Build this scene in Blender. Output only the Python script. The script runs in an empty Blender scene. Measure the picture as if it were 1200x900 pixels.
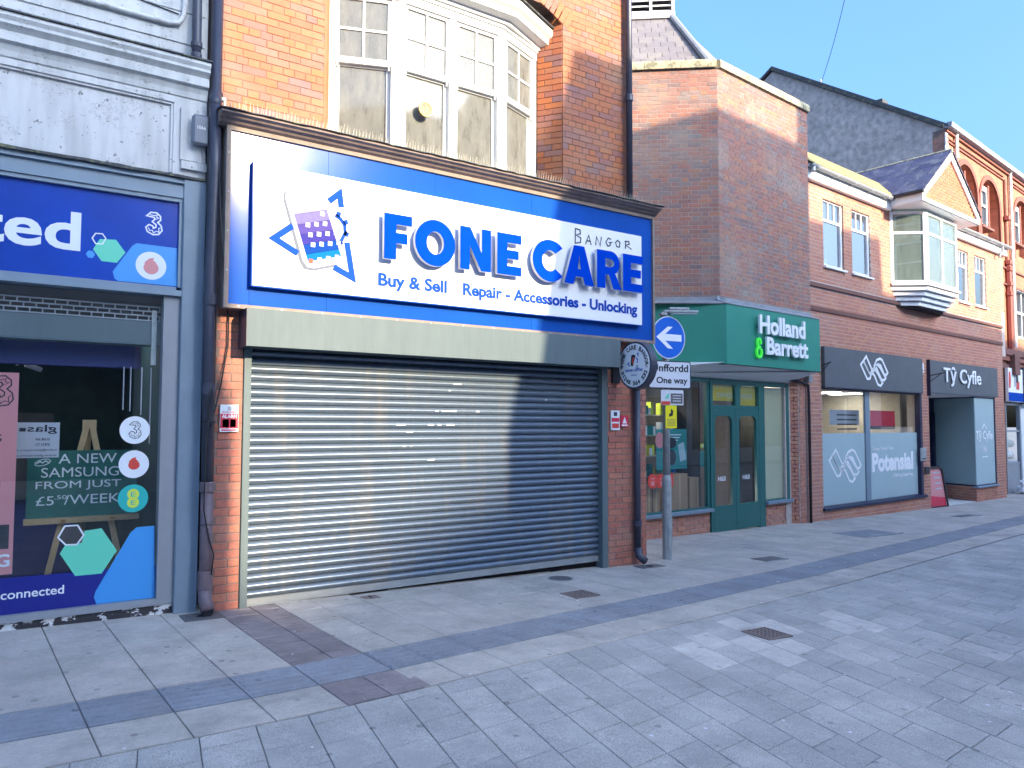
import bpy, bmesh, math, random
from mathutils import Matrix, Vector
R = math.radians
rnd = random.Random(7)
sc = bpy.context.scene
COL = sc.collection

# ------------------------------------------------------------------ camera
FPX = 895.0                      # focal length in pixels of a 1200 px wide picture
CAM = Vector((0, 0, 1.65))
YAW = math.atan(1306 / 896.2)    # view direction measured from the +X facade direction
PITCH = math.atan(47 / FPX)
ROLL = 38 / 17000.0
_fh = Vector((math.cos(YAW), math.sin(YAW), 0)); _r = Vector((math.sin(YAW), -math.cos(YAW), 0)); _u = Vector((0, 0, 1))
FW = _fh * math.cos(PITCH) + _u * math.sin(PITCH)
UP = -_fh * math.sin(PITCH) + _u * math.cos(PITCH)
RT = _r * math.cos(ROLL) + UP * math.sin(ROLL)
UP = UP * math.cos(ROLL) - _r * math.sin(ROLL)
cd = bpy.data.cameras.new('camera'); cam = bpy.data.objects.new('camera', cd); COL.objects.link(cam)
cd.sensor_width = 36; cd.lens = FPX / 1200 * 36; cd.clip_start = 0.05; cd.clip_end = 4000
cam.matrix_world = Matrix(((RT.x, UP.x, -FW.x, CAM.x), (RT.y, UP.y, -FW.y, CAM.y), (RT.z, UP.z, -FW.z, CAM.z), (0, 0, 0, 1)))
sc.camera = cam

# ------------------------------------------------------------------ sky and sun
SUN = Vector((1.73, -7.08, 2.60)).normalized()
elev = math.asin(SUN.z); az = math.atan2(SUN.x, SUN.y)
w = bpy.data.worlds.new('World'); sc.world = w; w.use_nodes = True
nt = w.node_tree; bg = nt.nodes['Background']
sky = nt.nodes.new('ShaderNodeTexSky'); sky.sky_type = 'NISHITA'; sky.sun_disc = False
sky.sun_elevation = elev; sky.sun_rotation = az
sky.air_density = 1.25; sky.dust_density = 8.0; sky.ozone_density = 8.2
nt.links.new(sky.outputs[0], bg.inputs[0]); bg.inputs[1].default_value = 0.15
sl = bpy.data.lights.new('sun', 'SUN'); sl.energy = 2.3; sl.angle = R(0.55); sl.color = (1.0, 0.81, 0.54)
so = bpy.data.objects.new('sun', sl); COL.objects.link(so); so.location = (0, 0, 30)
so.rotation_euler = SUN.to_track_quat('Z', 'Y').to_euler()
sc.view_settings.view_transform = 'Standard'; sc.view_settings.look = 'None'
sc.view_settings.gamma = 1; sc.view_settings.use_curve_mapping = False
sc.view_settings.exposure = 2.28

# ------------------------------------------------------------------ materials
MATS = {}
def mat(name, col, rough=0.6, metal=0.0, var=0.0, scale=6.0, bump=0.0, bscale=60.0, col2=None, emit=0, spec=0.5, coat=0, stretch=None, thr=(0.45, 0.6)):
    """plain procedural paint/stone: base colour, a noise that mixes in col2, and fine relief"""
    if name in MATS: return MATS[name]
    m = bpy.data.materials.new(name); m.use_nodes = True; n = m.node_tree.nodes; l = m.node_tree.links
    b = n['Principled BSDF']; b.inputs['Roughness'].default_value = rough; b.inputs['Metallic'].default_value = metal
    b.inputs['Specular IOR Level'].default_value = spec; b.inputs['Coat Weight'].default_value = coat
    b.inputs['Base Color'].default_value = (*col, 1)
    geo = n.new('ShaderNodeNewGeometry'); src = geo.outputs['Position']
    if stretch:
        mp = n.new('ShaderNodeMapping'); mp.inputs['Scale'].default_value = stretch; l.new(src, mp.inputs[0]); src = mp.outputs[0]
    if var > 0 or col2:
        t = n.new('ShaderNodeTexNoise'); t.inputs['Scale'].default_value = scale; t.inputs['Detail'].default_value = 6; t.inputs['Roughness'].default_value = 0.65
        l.new(src, t.inputs['Vector'])
        mr = n.new('ShaderNodeMapRange')
        if col2:
            mr.inputs[1].default_value, mr.inputs[2].default_value = thr
        else:
            mr.inputs[1].default_value, mr.inputs[2].default_value = 0.3, 0.7
        l.new(t.outputs[0], mr.inputs[0])
        mx = n.new('ShaderNodeMix'); mx.data_type = 'RGBA'
        l.new(mr.outputs[0], mx.inputs[0]); mx.inputs[6].default_value = (*col, 1)
        c2 = col2 if col2 else tuple(c * (1 - var) for c in col)
        mx.inputs[7].default_value = (*c2, 1)
        out = mx.outputs[2]
        if col2 and var > 0:
            t2 = n.new('ShaderNodeTexNoise'); t2.inputs['Scale'].default_value = scale * 4.3; t2.inputs['Detail'].default_value = 4; l.new(src, t2.inputs['Vector'])
            hs = n.new('ShaderNodeMapRange'); hs.inputs[1].default_value = .3; hs.inputs[2].default_value = .7; hs.inputs[3].default_value = 1 - var; hs.inputs[4].default_value = 1 + var
            l.new(t2.outputs[0], hs.inputs[0])
            mm = n.new('ShaderNodeVectorMath'); mm.operation = 'SCALE'; l.new(out, mm.inputs[0]); l.new(hs.outputs[0], mm.inputs[3]); out = mm.outputs[0]
        l.new(out, b.inputs['Base Color'])
        rr = n.new('ShaderNodeMapRange'); rr.inputs[3].default_value = max(0.02, rough * .85); rr.inputs[4].default_value = min(1, rough * 1.2)
        l.new(t.outputs[0], rr.inputs[0]); l.new(rr.outputs[0], b.inputs['Roughness'])
    if bump > 0:
        tb = n.new('ShaderNodeTexNoise'); tb.inputs['Scale'].default_value = bscale; tb.inputs['Detail'].default_value = 5
        l.new(src, tb.inputs['Vector'])
        bp = n.new('ShaderNodeBump'); bp.inputs['Strength'].default_value = bump; bp.inputs['Distance'].default_value = 0.01
        l.new(tb.outputs[0], bp.inputs['Height']); l.new(bp.outputs[0], b.inputs['Normal'])
    if emit:
        b.inputs['Emission Color'].default_value = (*col, 1); b.inputs['Emission Strength'].default_value = emit
    MATS[name] = m; return m

def piece_mat(name, cols, rough=0.8, var=0.18, bump=0.35, bscale=90, grime=None, gscale=1.3, spec=0.35, fleck=0.0, streak=None, gum=False):
    """bricks, slabs, tiles: every piece draws its own tone (object random + per-face value), plus grain and stains"""
    m = bpy.data.materials.new(name); m.use_nodes = True; n = m.node_tree.nodes; l = m.node_tree.links
    b = n['Principled BSDF']; b.inputs['Roughness'].default_value = rough; b.inputs['Specular IOR Level'].default_value = spec
    oi = n.new('ShaderNodeObjectInfo'); at = n.new('ShaderNodeAttribute'); at.attribute_name = 'tone'
    ad = n.new('ShaderNodeMath'); ad.operation = 'ADD'; l.new(oi.outputs['Random'], ad.inputs[0]); l.new(at.outputs['Fac'], ad.inputs[1])
    fr = n.new('ShaderNodeMath'); fr.operation = 'FRACT'; l.new(ad.outputs[0], fr.inputs[0])
    cr = n.new('ShaderNodeValToRGB'); cr.color_ramp.interpolation = 'LINEAR'
    els = cr.color_ramp.elements
    while len(els) < len(cols): els.new(0.5)
    for i, c in enumerate(cols): els[i].position = i / (len(cols) - 1); els[i].color = (*c, 1)
    l.new(fr.outputs[0], cr.inputs[0])
    geo = n.new('ShaderNodeNewGeometry')
    t = n.new('ShaderNodeTexNoise'); t.inputs['Scale'].default_value = 28; t.inputs['Detail'].default_value = 6; t.inputs['Roughness'].default_value = .7; l.new(geo.outputs['Position'], t.inputs['Vector'])
    mr = n.new('ShaderNodeMapRange'); mr.inputs[1].default_value = .3; mr.inputs[2].default_value = .7; mr.inputs[3].default_value = 1 - var; mr.inputs[4].default_value = 1 + var; l.new(t.outputs[0], mr.inputs[0])
    sc_ = n.new('ShaderNodeVectorMath'); sc_.operation = 'SCALE'; l.new(cr.outputs[0], sc_.inputs[0]); l.new(mr.outputs[0], sc_.inputs[3]); out = sc_.outputs[0]
    if fleck:
        v = n.new('ShaderNodeTexNoise'); v.inputs['Scale'].default_value = 170; v.inputs['Detail'].default_value = 3; l.new(geo.outputs['Position'], v.inputs['Vector'])
        vr = n.new('ShaderNodeMapRange'); vr.inputs[1].default_value = .32; vr.inputs[2].default_value = .68; vr.inputs[3].default_value = 1 - fleck; vr.inputs[4].default_value = 1 + fleck; l.new(v.outputs[0], vr.inputs[0])
        s2 = n.new('ShaderNodeVectorMath'); s2.operation = 'SCALE'; l.new(out, s2.inputs[0]); l.new(vr.outputs[0], s2.inputs[3]); out = s2.outputs[0]
    if gum:
        vo = n.new('ShaderNodeTexVoronoi'); vo.inputs['Scale'].default_value = 4.5; l.new(geo.outputs['Position'], vo.inputs['Vector'])
        a1 = n.new('ShaderNodeMapRange'); a1.inputs[1].default_value = .085; a1.inputs[2].default_value = .105; a1.inputs[3].default_value = .62; a1.inputs[4].default_value = 1; l.new(vo.outputs['Distance'], a1.inputs[0])
        nz = n.new('ShaderNodeTexNoise'); nz.inputs['Scale'].default_value = 2.1; nz.inputs['Detail'].default_value = 8; nz.inputs['Roughness'].default_value = .72; l.new(geo.outputs['Position'], nz.inputs['Vector'])
        a2 = n.new('ShaderNodeMapRange'); a2.inputs[1].default_value = .38; a2.inputs[2].default_value = .66; a2.inputs[3].default_value = .80; a2.inputs[4].default_value = 1.13; l.new(nz.outputs[0], a2.inputs[0])
        m9 = n.new('ShaderNodeMath'); m9.operation = 'MULTIPLY'; l.new(a1.outputs[0], m9.inputs[0]); l.new(a2.outputs[0], m9.inputs[1])
        s9 = n.new('ShaderNodeVectorMath'); s9.operation = 'SCALE'; l.new(out, s9.inputs[0]); l.new(m9.outputs[0], s9.inputs[3]); out = s9.outputs[0]
    if grime:
        g = n.new('ShaderNodeTexNoise'); g.inputs['Scale'].default_value = gscale; g.inputs['Detail'].default_value = 7; g.inputs['Roughness'].default_value = .6
        if streak:
            mp = n.new('ShaderNodeMapping'); mp.inputs['Scale'].default_value = streak; l.new(geo.outputs['Position'], mp.inputs[0]); l.new(mp.outputs[0], g.inputs['Vector'])
        else: l.new(geo.outputs['Position'], g.inputs['Vector'])
        gr = n.new('ShaderNodeMapRange'); gr.inputs[1].default_value = .5; gr.inputs[2].default_value = .72; gr.inputs[4].default_value = .7; l.new(g.outputs[0], gr.inputs[0])
        mx = n.new('ShaderNodeMix'); mx.data_type = 'RGBA'; l.new(gr.outputs[0], mx.inputs[0]); l.new(out, mx.inputs[6]); mx.inputs[7].default_value = (*grime, 1); out = mx.outputs[2]
    l.new(out, b.inputs['Base Color'])
    tb = n.new('ShaderNodeTexNoise'); tb.inputs['Scale'].default_value = bscale; tb.inputs['Detail'].default_value = 5; l.new(geo.outputs['Position'], tb.inputs['Vector'])
    bp = n.new('ShaderNodeBump'); bp.inputs['Strength'].default_value = bump; bp.inputs['Distance'].default_value = 0.008
    l.new(tb.outputs[0], bp.inputs['Height']); l.new(bp.outputs[0], b.inputs['Normal'])
    MATS[name] = m; return m

def glass_mat(name, tint=(0.75, 0.82, 0.85), refl=1.0, base=0.10, dirt=0.0, dirtcol=(.5, .5, .48), rough=0.01):
    m = bpy.data.materials.new(name); m.use_nodes = True; n = m.node_tree.nodes; l = m.node_tree.links
    for x in list(n): n.remove(x)
    o = n.new('ShaderNodeOutputMaterial'); tr = n.new('ShaderNodeBsdfTransparent'); tr.inputs[0].default_value = (*tint, 1)
    gl = n.new('ShaderNodeBsdfGlossy'); gl.inputs['Roughness'].default_value = rough; gl.inputs[0].default_value = (refl, refl, refl, 1)
    fr = n.new('ShaderNodeFresnel'); fr.inputs[0].default_value = 1.52
    ad = n.new('ShaderNodeMath'); ad.operation = 'ADD'; ad.inputs[1].default_value = base; ad.use_clamp = True; l.new(fr.outputs[0], ad.inputs[0])
    g0 = n.new('ShaderNodeNewGeometry'); nb = n.new('ShaderNodeMath'); nb.operation = 'SUBTRACT'; nb.inputs[0].default_value = 1; l.new(g0.outputs['Backfacing'], nb.inputs[1])
    ml = n.new('ShaderNodeMath'); ml.operation = 'MULTIPLY'; l.new(ad.outputs[0], ml.inputs[0]); l.new(nb.outputs[0], ml.inputs[1]); ad = ml
    mx = n.new('ShaderNodeMixShader'); l.new(ad.outputs[0], mx.inputs[0]); l.new(tr.outputs[0], mx.inputs[1]); l.new(gl.outputs[0], mx.inputs[2]); out = mx.outputs[0]
    if dirt:
        df = n.new('ShaderNodeBsdfDiffuse'); df.inputs[0].default_value = (*dirtcol, 1)
        geo = n.new('ShaderNodeNewGeometry'); mp = n.new('ShaderNodeMapping'); mp.inputs['Scale'].default_value = (3, 3, .9); l.new(geo.outputs['Position'], mp.inputs[0])
        t = n.new('ShaderNodeTexNoise'); t.inputs['Scale'].default_value = 3.5; t.inputs['Detail'].default_value = 8; t.inputs['Roughness'].default_value = .7; l.new(mp.outputs[0], t.inputs['Vector'])
        mr = n.new('ShaderNodeMapRange'); mr.inputs[1].default_value = .25; mr.inputs[2].default_value = .8; mr.inputs[3].default_value = dirt * .5; mr.inputs[4].default_value = min(1, dirt * 1.5); l.new(t.outputs[0], mr.inputs[0])
        m2 = n.new('ShaderNodeMixShader'); l.new(mr.outputs[0], m2.inputs[0]); l.new(out, m2.inputs[1]); l.new(df.outputs[0], m2.inputs[2]); out = m2.outputs[0]
    l.new(out, o.inputs[0]); MATS[name] = m; return m

M = lambda k: MATS[k]
piece_mat('brick_orange', [(.20, .115, .12), (.36, .115, .048), (.40, .13, .048), (.34, .105, .052), (.38, .14, .06), (.25, .105, .09), (.40, .12, .042), (.30, .14, .115)], rough=.62, var=.10, bump=.25, grime=(.31, .175, .115), gscale=1.6)
piece_mat('brick_pier', [(.34, .12, .09), (.41, .15, .10), (.37, .13, .10), (.43, .17, .11), (.30, .12, .10)], rough=.75, var=.2, bump=.4, grime=(.34, .22, .17), gscale=3)
piece_mat('brick_purple', [(.20, .14, .14), (.37, .16, .12), (.27, .14, .12), (.40, .19, .12), (.22, .16, .16), (.34, .16, .125), (.24, .20, .19)], rough=.85, var=.18, bump=.5, grime=(.36, .32, .27), gscale=1.1)
piece_mat('brick_red', [(.48, .21, .14), (.40, .17, .13), (.50, .24, .15), (.42, .19, .145), (.47, .21, .14)], rough=.85, var=.12, bump=.35, grime=(.44, .28, .23), gscale=.9)
piece_mat('brick_terracotta', [(.44, .15, .08), (.48, .18, .09), (.42, .15, .09), (.46, .16, .08)], rough=.8, var=.15, bump=.4)
mat('mortar_dark', (.24, .17, .145), .95, var=.3, scale=14)
mat('mortar_pale', (.50, .43, .39), .95, var=.25, scale=10)
mat('mortar_pink', (.56, .47, .43), .95, var=.2, scale=10)
piece_mat('slab_pale', [(.43, .40, .355), (.48, .44, .385), (.45, .405, .365), (.49, .44, .39), (.45, .405, .365)], rough=.72, var=.10, bump=.3, bscale=120, grime=(.33, .31, .28), gscale=1.3, fleck=.2, gum=True)
piece_mat('slab_edge', [(.46, .425, .37), (.50, .46, .405), (.47, .43, .38), (.50, .455, .40)], rough=.7, var=.10, bump=.3, bscale=120, grime=(.24, .22, .21), gscale=2.3, fleck=.15, gum=True)
piece_mat('slab_tactile', [(.24, .255, .28), (.27, .285, .31), (.25, .265, .29)], rough=.75, var=.12, bump=.3, bscale=140, grime=(.24, .24, .25), gscale=3, fleck=.12, gum=True)
piece_mat('slab_purple', [(.24, .20, .205), (.29, .245, .24), (.26, .22, .225), (.31, .265, .26)], rough=.65, var=.14, bump=.35, grime=(.13, .12, .12), gscale=4, fleck=.12, gum=True)
piece_mat('sett_grey', [(.38, .38, .35), (.46, .45, .41), (.41, .405, .375), (.49, .47, .43), (.43, .42, .385)], rough=.68, var=.08, bump=.4, bscale=110, grime=(.31, .30, .285), gscale=.9, fleck=.38, gum=True)
piece_mat('sett_pale', [(.55, .52, .47), (.59, .555, .50), (.56, .53, .48)], rough=.7, var=.1, bump=.35, fleck=.15, gum=True)
mat('joint_dark', (.19, .185, .18), .95, var=.3, scale=9)
mat('ground_far', (.22, .22, .225), .9, var=.2, scale=.8)
piece_mat('slate_grey', [(.16, .145, .16), (.21, .19, .205), (.18, .165, .18), (.24, .22, .225)], rough=.6, var=.15, bump=.3, grime=(.27, .26, .22), gscale=3)
piece_mat('slate_blue', [(.06, .06, .11), (.10, .10, .17), (.075, .075, .13), (.13, .13, .19)], rough=.55, var=.2, bump=.3, grime=(.28, .28, .27), gscale=4.0)
piece_mat('slate_moss', [(.25, .22, .10), (.33, .29, .13), (.21, .19, .12)], rough=.9, var=.3, bump=.6, grime=(.12, .11, .10), gscale=8)
mat('render_white', (.60, .61, .61), .7, var=.10, scale=5, col2=(.38, .37, .36), bump=.25, bscale=30, thr=(.54, .68))
mat('render_flaking', (.58, .59, .59), .7, var=.12, scale=11, col2=(.24, .23, .23), bump=.6, bscale=22, thr=(.585, .60))
def flaking(name, base, dark):
    m = bpy.data.materials.new(name); m.use_nodes = True; n = m.node_tree.nodes; l = m.node_tree.links; b = n['Principled BSDF']; b.inputs['Roughness'].default_value = .75
    g = n.new('ShaderNodeNewGeometry')
    def noise(sc, det=6, st=None, ro=.6):
        t = n.new('ShaderNodeTexNoise'); t.inputs['Scale'].default_value = sc; t.inputs['Detail'].default_value = det; t.inputs['Roughness'].default_value = ro
        if st:
            mp = n.new('ShaderNodeMapping'); mp.inputs['Scale'].default_value = st; l.new(g.outputs['Position'], mp.inputs[0]); l.new(mp.outputs[0], t.inputs['Vector'])
        else: l.new(g.outputs['Position'], t.inputs['Vector'])
        return t.outputs[0]
    def rng(x, a, c, lo=0, hi=1):
        q = n.new('ShaderNodeMapRange'); q.inputs[1].default_value = a; q.inputs[2].default_value = c; q.inputs[3].default_value = lo; q.inputs[4].default_value = hi; l.new(x, q.inputs[0]); return q.outputs[0]
    def mul(x, y):
        q = n.new('ShaderNodeMath'); q.operation = 'MULTIPLY'; l.new(x, q.inputs[0]); l.new(y, q.inputs[1]); return q.outputs[0]
    vo = n.new('ShaderNodeTexVoronoi'); vo.feature = 'DISTANCE_TO_EDGE'; vo.inputs['Scale'].default_value = 26; vo.inputs['Randomness'].default_value = 1
    mp = n.new('ShaderNodeMapping'); mp.inputs['Scale'].default_value = (1, 1, 2.0); l.new(g.outputs['Position'], mp.inputs[0])
    ds = n.new('ShaderNodeVectorMath'); ds.operation = 'ADD'; nn_ = n.new('ShaderNodeTexNoise'); nn_.inputs['Scale'].default_value = 14; l.new(mp.outputs[0], nn_.inputs['Vector']); sc_ = n.new('ShaderNodeVectorMath'); sc_.operation = 'SCALE'; sc_.inputs[3].default_value = .12; l.new(nn_.outputs['Color'], sc_.inputs[0]); l.new(mp.outputs[0], ds.inputs[0]); l.new(sc_.outputs[0], ds.inputs[1]); l.new(ds.outputs[0], vo.inputs['Vector'])
    crack = rng(vo.outputs['Distance'], .035, .015)
    clump = rng(noise(2.2, 3), .50, .55); broken = rng(noise(30, 4), .46, .50)
    mask = mul(mul(crack, clump), broken)
    chip = rng(noise(24, 5), .655, .67)
    mx0 = n.new('ShaderNodeMath'); mx0.operation = 'MAXIMUM'; l.new(mask, mx0.inputs[0]); l.new(chip, mx0.inputs[1])
    stain = rng(noise(1.0, 5, (7, 1, .9)), .45, .75, 1.0, .72)
    c0 = n.new('ShaderNodeVectorMath'); c0.operation = 'SCALE'; c0.inputs[0].default_value = base; l.new(stain, c0.inputs[3])
    mx = n.new('ShaderNodeMix'); mx.data_type = 'RGBA'; l.new(mx0.outputs[0], mx.inputs[0]); l.new(c0.outputs[0], mx.inputs[6]); mx.inputs[7].default_value = (*dark, 1); l.new(mx.outputs[2], b.inputs['Base Color'])
    bp = n.new('ShaderNodeBump'); bp.inputs['Strength'].default_value = .5; bp.inputs['Distance'].default_value = .006; bp.invert = True; l.new(mx0.outputs[0], bp.inputs['Height']); l.new(bp.outputs[0], b.inputs['Normal'])
    MATS[name] = m
del MATS['render_flaking']; flaking('render_flaking', (.60, .60, .59), (.20, .19, .19))
flaking('render_weathered', (.60, .61, .60), (.30, .29, .28))
mat('render_cement', (.42, .365, .335), .9, var=.25, scale=1.6, col2=(.52, .45, .41), bump=.6, bscale=12, thr=(.4, .65))
mat('frame_slate_blue', (.20, .27, .34), .42, var=.12, scale=5, bump=.05, bscale=20)
mat('frame_pale_grey', (.28, .30, .33), .45, var=.1, scale=6)
mat('sign_blue_vinyl', (.006, .060, .42), .22, var=.25, scale=2.0, spec=.5)
mat('board_blue', (.012, .088, .43), .14, var=.22, scale=1.3, bump=.03, bscale=3, spec=.14)
mat('panel_white', (.80, .80, .80), .6, var=.04, scale=3, spec=.2)
mat('letter_blue', (.002, .052, .50), .8, var=.10, scale=8, spec=.0)
mat('letter_side', (.60, .62, .66), .4)
mat('print_blue', (.015, .07, .38), .85, spec=.0)
mat('matte_screen', (.20, .19, .42), .85, var=.25, scale=6, spec=0)
mat('matte_pale', (.48, .48, .62), .85, spec=0)
mat('matte_sky', (.03, .22, .55), .85, spec=0)
mat('matte_white', (.75, .76, .78), .85, spec=0)
mat('matte_red', (.6, .12, .08), .85, spec=0)
mat('matte_green', (.05, .45, .25), .85, spec=0)
mat('matte_grey', (.16, .18, .22), .85, spec=0)
mat('ink_black', (.015, .018, .03), .5)
mat('white_print', (.85, .86, .87), .45)
mat('trim_brown', (.30, .24, .21), .6, spec=.2, var=.25, scale=9)
mat('cornice_brown', (.22, .165, .15), .55, var=.4, scale=7, bump=.3)
mat('lead_dark', (.06, .062, .068), .7, var=.4, scale=12, col2=(.16, .17, .10), bump=.5, bscale=40, thr=(.52, .62))
mat('steel_greygreen', (.115, .155, .17), .55, spec=.25, var=.14, scale=2.5, stretch=(4, 1, .6), bump=.04, bscale=2)
piece_mat('slat_metal', [(.10, .14, .195), (.115, .155, .21), (.105, .145, .20)], rough=.33, var=.10, bump=.05, bscale=5, grime=(.19, .19, .19), gscale=1.6, spec=.6, streak=(5, 1, .7))
MATS['slat_metal'].node_tree.nodes['Principled BSDF'].inputs['Metallic'].default_value = .35
mat('slat_bar', (.30, .325, .34), .45, metal=.3, var=.2, scale=5)
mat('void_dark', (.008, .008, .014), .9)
mat('pipe_navy', (.05, .055, .085), .4, var=.3, scale=8)
mat('pipe_mauve', (.17, .125, .145), .5, var=.35, scale=9, bump=.2)
mat('pipe_black', (.02, .02, .026), .45)
mat('cable_black', (.015, .015, .018), .6)
mat('cable_white', (.5, .5, .52), .6)
mat('paint_white', (.72, .72, .70), .45, var=.10, scale=8, bump=.06, bscale=30)
mat('upvc_white', (.82, .84, .86), .3)
mat('galvanised', (.42, .45, .46), .5, metal=.25, var=.35, scale=14, bump=.15)
mat('cover_iron', (.19, .185, .19), .6, metal=.5, var=.3, scale=20)
mat('cover_rust', (.27, .21, .19), .7, metal=.3, var=.3, scale=20)
mat('plastic_grey', (.16, .18, .22), .5)
mat('stone_coping', (.42, .37, .25), .85, var=.3, scale=7, col2=(.20, .19, .13), bump=.5, bscale=18, thr=(.5, .62))
mat('green_fascia', (.02, .25, .18), .5, var=.06, scale=2)
mat('green_frame', (.02, .125, .115), .35, var=.1, scale=5)
mat('canopy_soffit', (.68, .68, .68), .6)
mat('lead_flash', (.30, .33, .37), .6, var=.3, scale=6, bump=.3)
mat('glow_green', (.06, .75, .06), .4, emit=.10)  # faint emission put into the green; the ampersand is no lamp
mat('charcoal_fascia', (.10, .11, .125), .6, var=.1, scale=3)
mat('navy_frame', (.012, .014, .05), .4)
mat('frost_film', (.30, .42, .44), .45, var=.08, scale=.7, spec=.4)
mat('frost_film_pale', (.38, .50, .52), .45, var=.06, scale=.7, spec=.4)
mat('cream_panel', (.55, .52, .33), .5, var=.08, scale=1.2)
mat('sticker_white', (.72, .76, .80), .4)
mat('sticker_red', (.62, .06, .045), .4)
mat('notice_red', (.62, .03, .07), .4)
mat('teal_badge', (.02, .42, .40), .4)
mat('lime_badge', (.62, .72, .08), .4)
mat('hex_green', (.13, .62, .43), .35)
mat('hex_sky', (.05, .30, .70), .35)
mat('band_navy', (.01, .018, .22), .3)
mat('poster_pink', (.62, .24, .25), .5)
mat('poster_grey', (.42, .43, .47), .5)
mat('board_green', (.02, .15, .125), .55, var=.3, scale=5)
mat('wood_pine', (.55, .38, .20), .55, var=.35, scale=20, stretch=(6, 6, 1))
mat('interior_dark', (.07, .07, .075), .9, var=.5, scale=1.5)
mat('interior_green', (.012, .065, .062), .8, var=.5, scale=1.2)
mat('interior_blue', (.012, .02, .14), .6)
mat('interior_wall', (.42, .38, .32), .9, var=.2)
mat('cardboard', (.36, .22, .12), .85, var=.15, scale=4)
mat('poster_teal', (.02, .24, .23), .5, var=.2, scale=3)
mat('poster_yellow', (.50, .40, .05), .5)
mat('notice_yellow', (.85, .75, .02), .4)
mat('road_blue', (.01, .13, .62), .35)
mat('plate_white', (.66, .68, .74), .4)
mat('arch_red', (.25, .085, .06), .7, var=.2, scale=6, bump=.3)
mat('pipe_red', (.26, .05, .035), .5, var=.2)
mat('string_red', (.19, .085, .07), .8, var=.2, scale=5)
mat('clock_tan', (.34, .22, .09), .5)
mat('gold', (.34, .20, .05), .35, metal=.6)
mat('spike', (.52, .50, .44), .5)
mat('skin_tone', (.45, .25, .2), .6)
mat('screen_glow', (.30, .30, .62), .25, var=.3, scale=6)
mat('icon_mix', (.75, .70, .70), .4)
mat('stall_black', (.03, .028, .035), .5, var=.1, scale=9, col2=(.62, .63, .64), bump=.4, bscale=15, thr=(.53, .54), stretch=(1, 1, 1.6))
mat('opposite_render', (.66, .63, .58), .9, var=.15, scale=.5)
mat('opposite_brick', (.42, .28, .22), .9, var=.2, scale=1.5)
mat('opposite_dark', (.05, .055, .065), .3)
mat('roof_dark', (.10, .10, .115), .8, var=.2)
mat('step_stone', (.62, .62, .60), .7, var=.1)
mat('fabric_white', (.72, .74, .78), .8)
glass_mat('glass_shop', (.94, .97, .98), base=.035)
glass_mat('glass_old', (.50, .52, .52), refl=.42, base=.12, dirt=.42, dirtcol=(.34, .34, .31), rough=.05)
glass_mat('glass_sky', (.45, .55, .62), base=.42, refl=.95, rough=.02)
glass_mat('glass_oriel', (.62, .72, .70), base=.16, dirt=.15, dirtcol=(.55, .66, .62))

# ------------------------------------------------------------------ frames, things, parts
class Fr:
    def __init__(s, o, ang):
        s.o = Vector(o); s.a = ang; s.m = Matrix.Translation(s.o) @ Matrix.Rotation(ang, 4, 'Z'); s.i = s.m.inverted()
    def px(s, x, y, v):
        """point (u, w) where the sight line through a pixel meets the plane v of this frame"""
        d = s.i.to_3x3() @ (FW * FPX + RT * (x - 600) - UP * (y - 450)); c = s.i @ CAM
        t = (v - c.y) / d.y; p = c + d * t
        return (p.x, p.z)
A = Fr((0, 0, 0), 0)
B = Fr((13.05, 8.95, 0), R(5.2))
C = Fr((23.6, 10.2, 0), R(7.5))
def gz(x):
    if x < -4: return .118
    if x < 19: return -.02 * (x - 1.9)
    return -.342 - .006 * min(x - 19, 30)
BASE = {}; FRM = {}
def tag(o, label=None, cat=None, group=None, kind=None):
    if label: o['label'] = label
    if cat: o['category'] = cat
    if group: o['group'] = group
    if kind: o['kind'] = kind
    return o
def thing(name, label, cat, fr=A, base=(0, 0, 0), group=None, kind=None):
    o = bpy.data.objects.new(name, None); COL.objects.link(o); o.empty_display_size = .2
    o.matrix_world = fr.m @ Matrix.Translation(base)
    BASE[o.name] = Vector(base); FRM[o.name] = fr
    return tag(o, label, cat, group, kind)
def link(name, me, m, parent, smooth=False):
    if m is not None:
        for x in (m if isinstance(m, (list, tuple)) else [m]): me.materials.append(MATS[x] if isinstance(x, str) else x)
    o = bpy.data.objects.new(name, me); COL.objects.link(o)
    if parent is not None:
        o.parent = parent; BASE[o.name] = BASE[parent.name]; FRM[o.name] = FRM[parent.name]
    if smooth:
        for p in me.polygons: p.use_smooth = True
    return o
def part(name, bm, m, parent, M4=None, smooth=False, label=None):
    if M4 is not None: bmesh.ops.transform(bm, matrix=M4, verts=bm.verts)
    b = BASE[parent.name]; bmesh.ops.translate(bm, vec=-b, verts=bm.verts)
    me = bpy.data.meshes.new(name); bm.to_mesh(me); bm.free()
    o = link(name, me, m, parent, smooth)
    if label: o['label'] = label
    return o
def BM(): return bmesh.new()
def box(bm, u0, u1, v0, v1, w0, w1, bev=0):
    if u0 > u1: u0, u1 = u1, u0
    if v0 > v1: v0, v1 = v1, v0
    if w0 > w1: w0, w1 = w1, w0
    vs = [bm.verts.new(p) for p in ((u0, v0, w0), (u1, v0, w0), (u1, v1, w0), (u0, v1, w0), (u0, v0, w1), (u1, v0, w1), (u1, v1, w1), (u0, v1, w1))]
    fs = [bm.faces.new([vs[i] for i in q]) for q in ((3, 2, 1, 0), (4, 5, 6, 7), (0, 1, 5, 4), (1, 2, 6, 5), (2, 3, 7, 6), (3, 0, 4, 7))]
    if bev:
        es = list({e for f in fs for e in f.edges})
        bmesh.ops.bevel(bm, geom=es, offset=bev, segments=1, affect='EDGES')
    return bm
def B1(*a, **k): return box(BM(), *a, **k)
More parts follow.
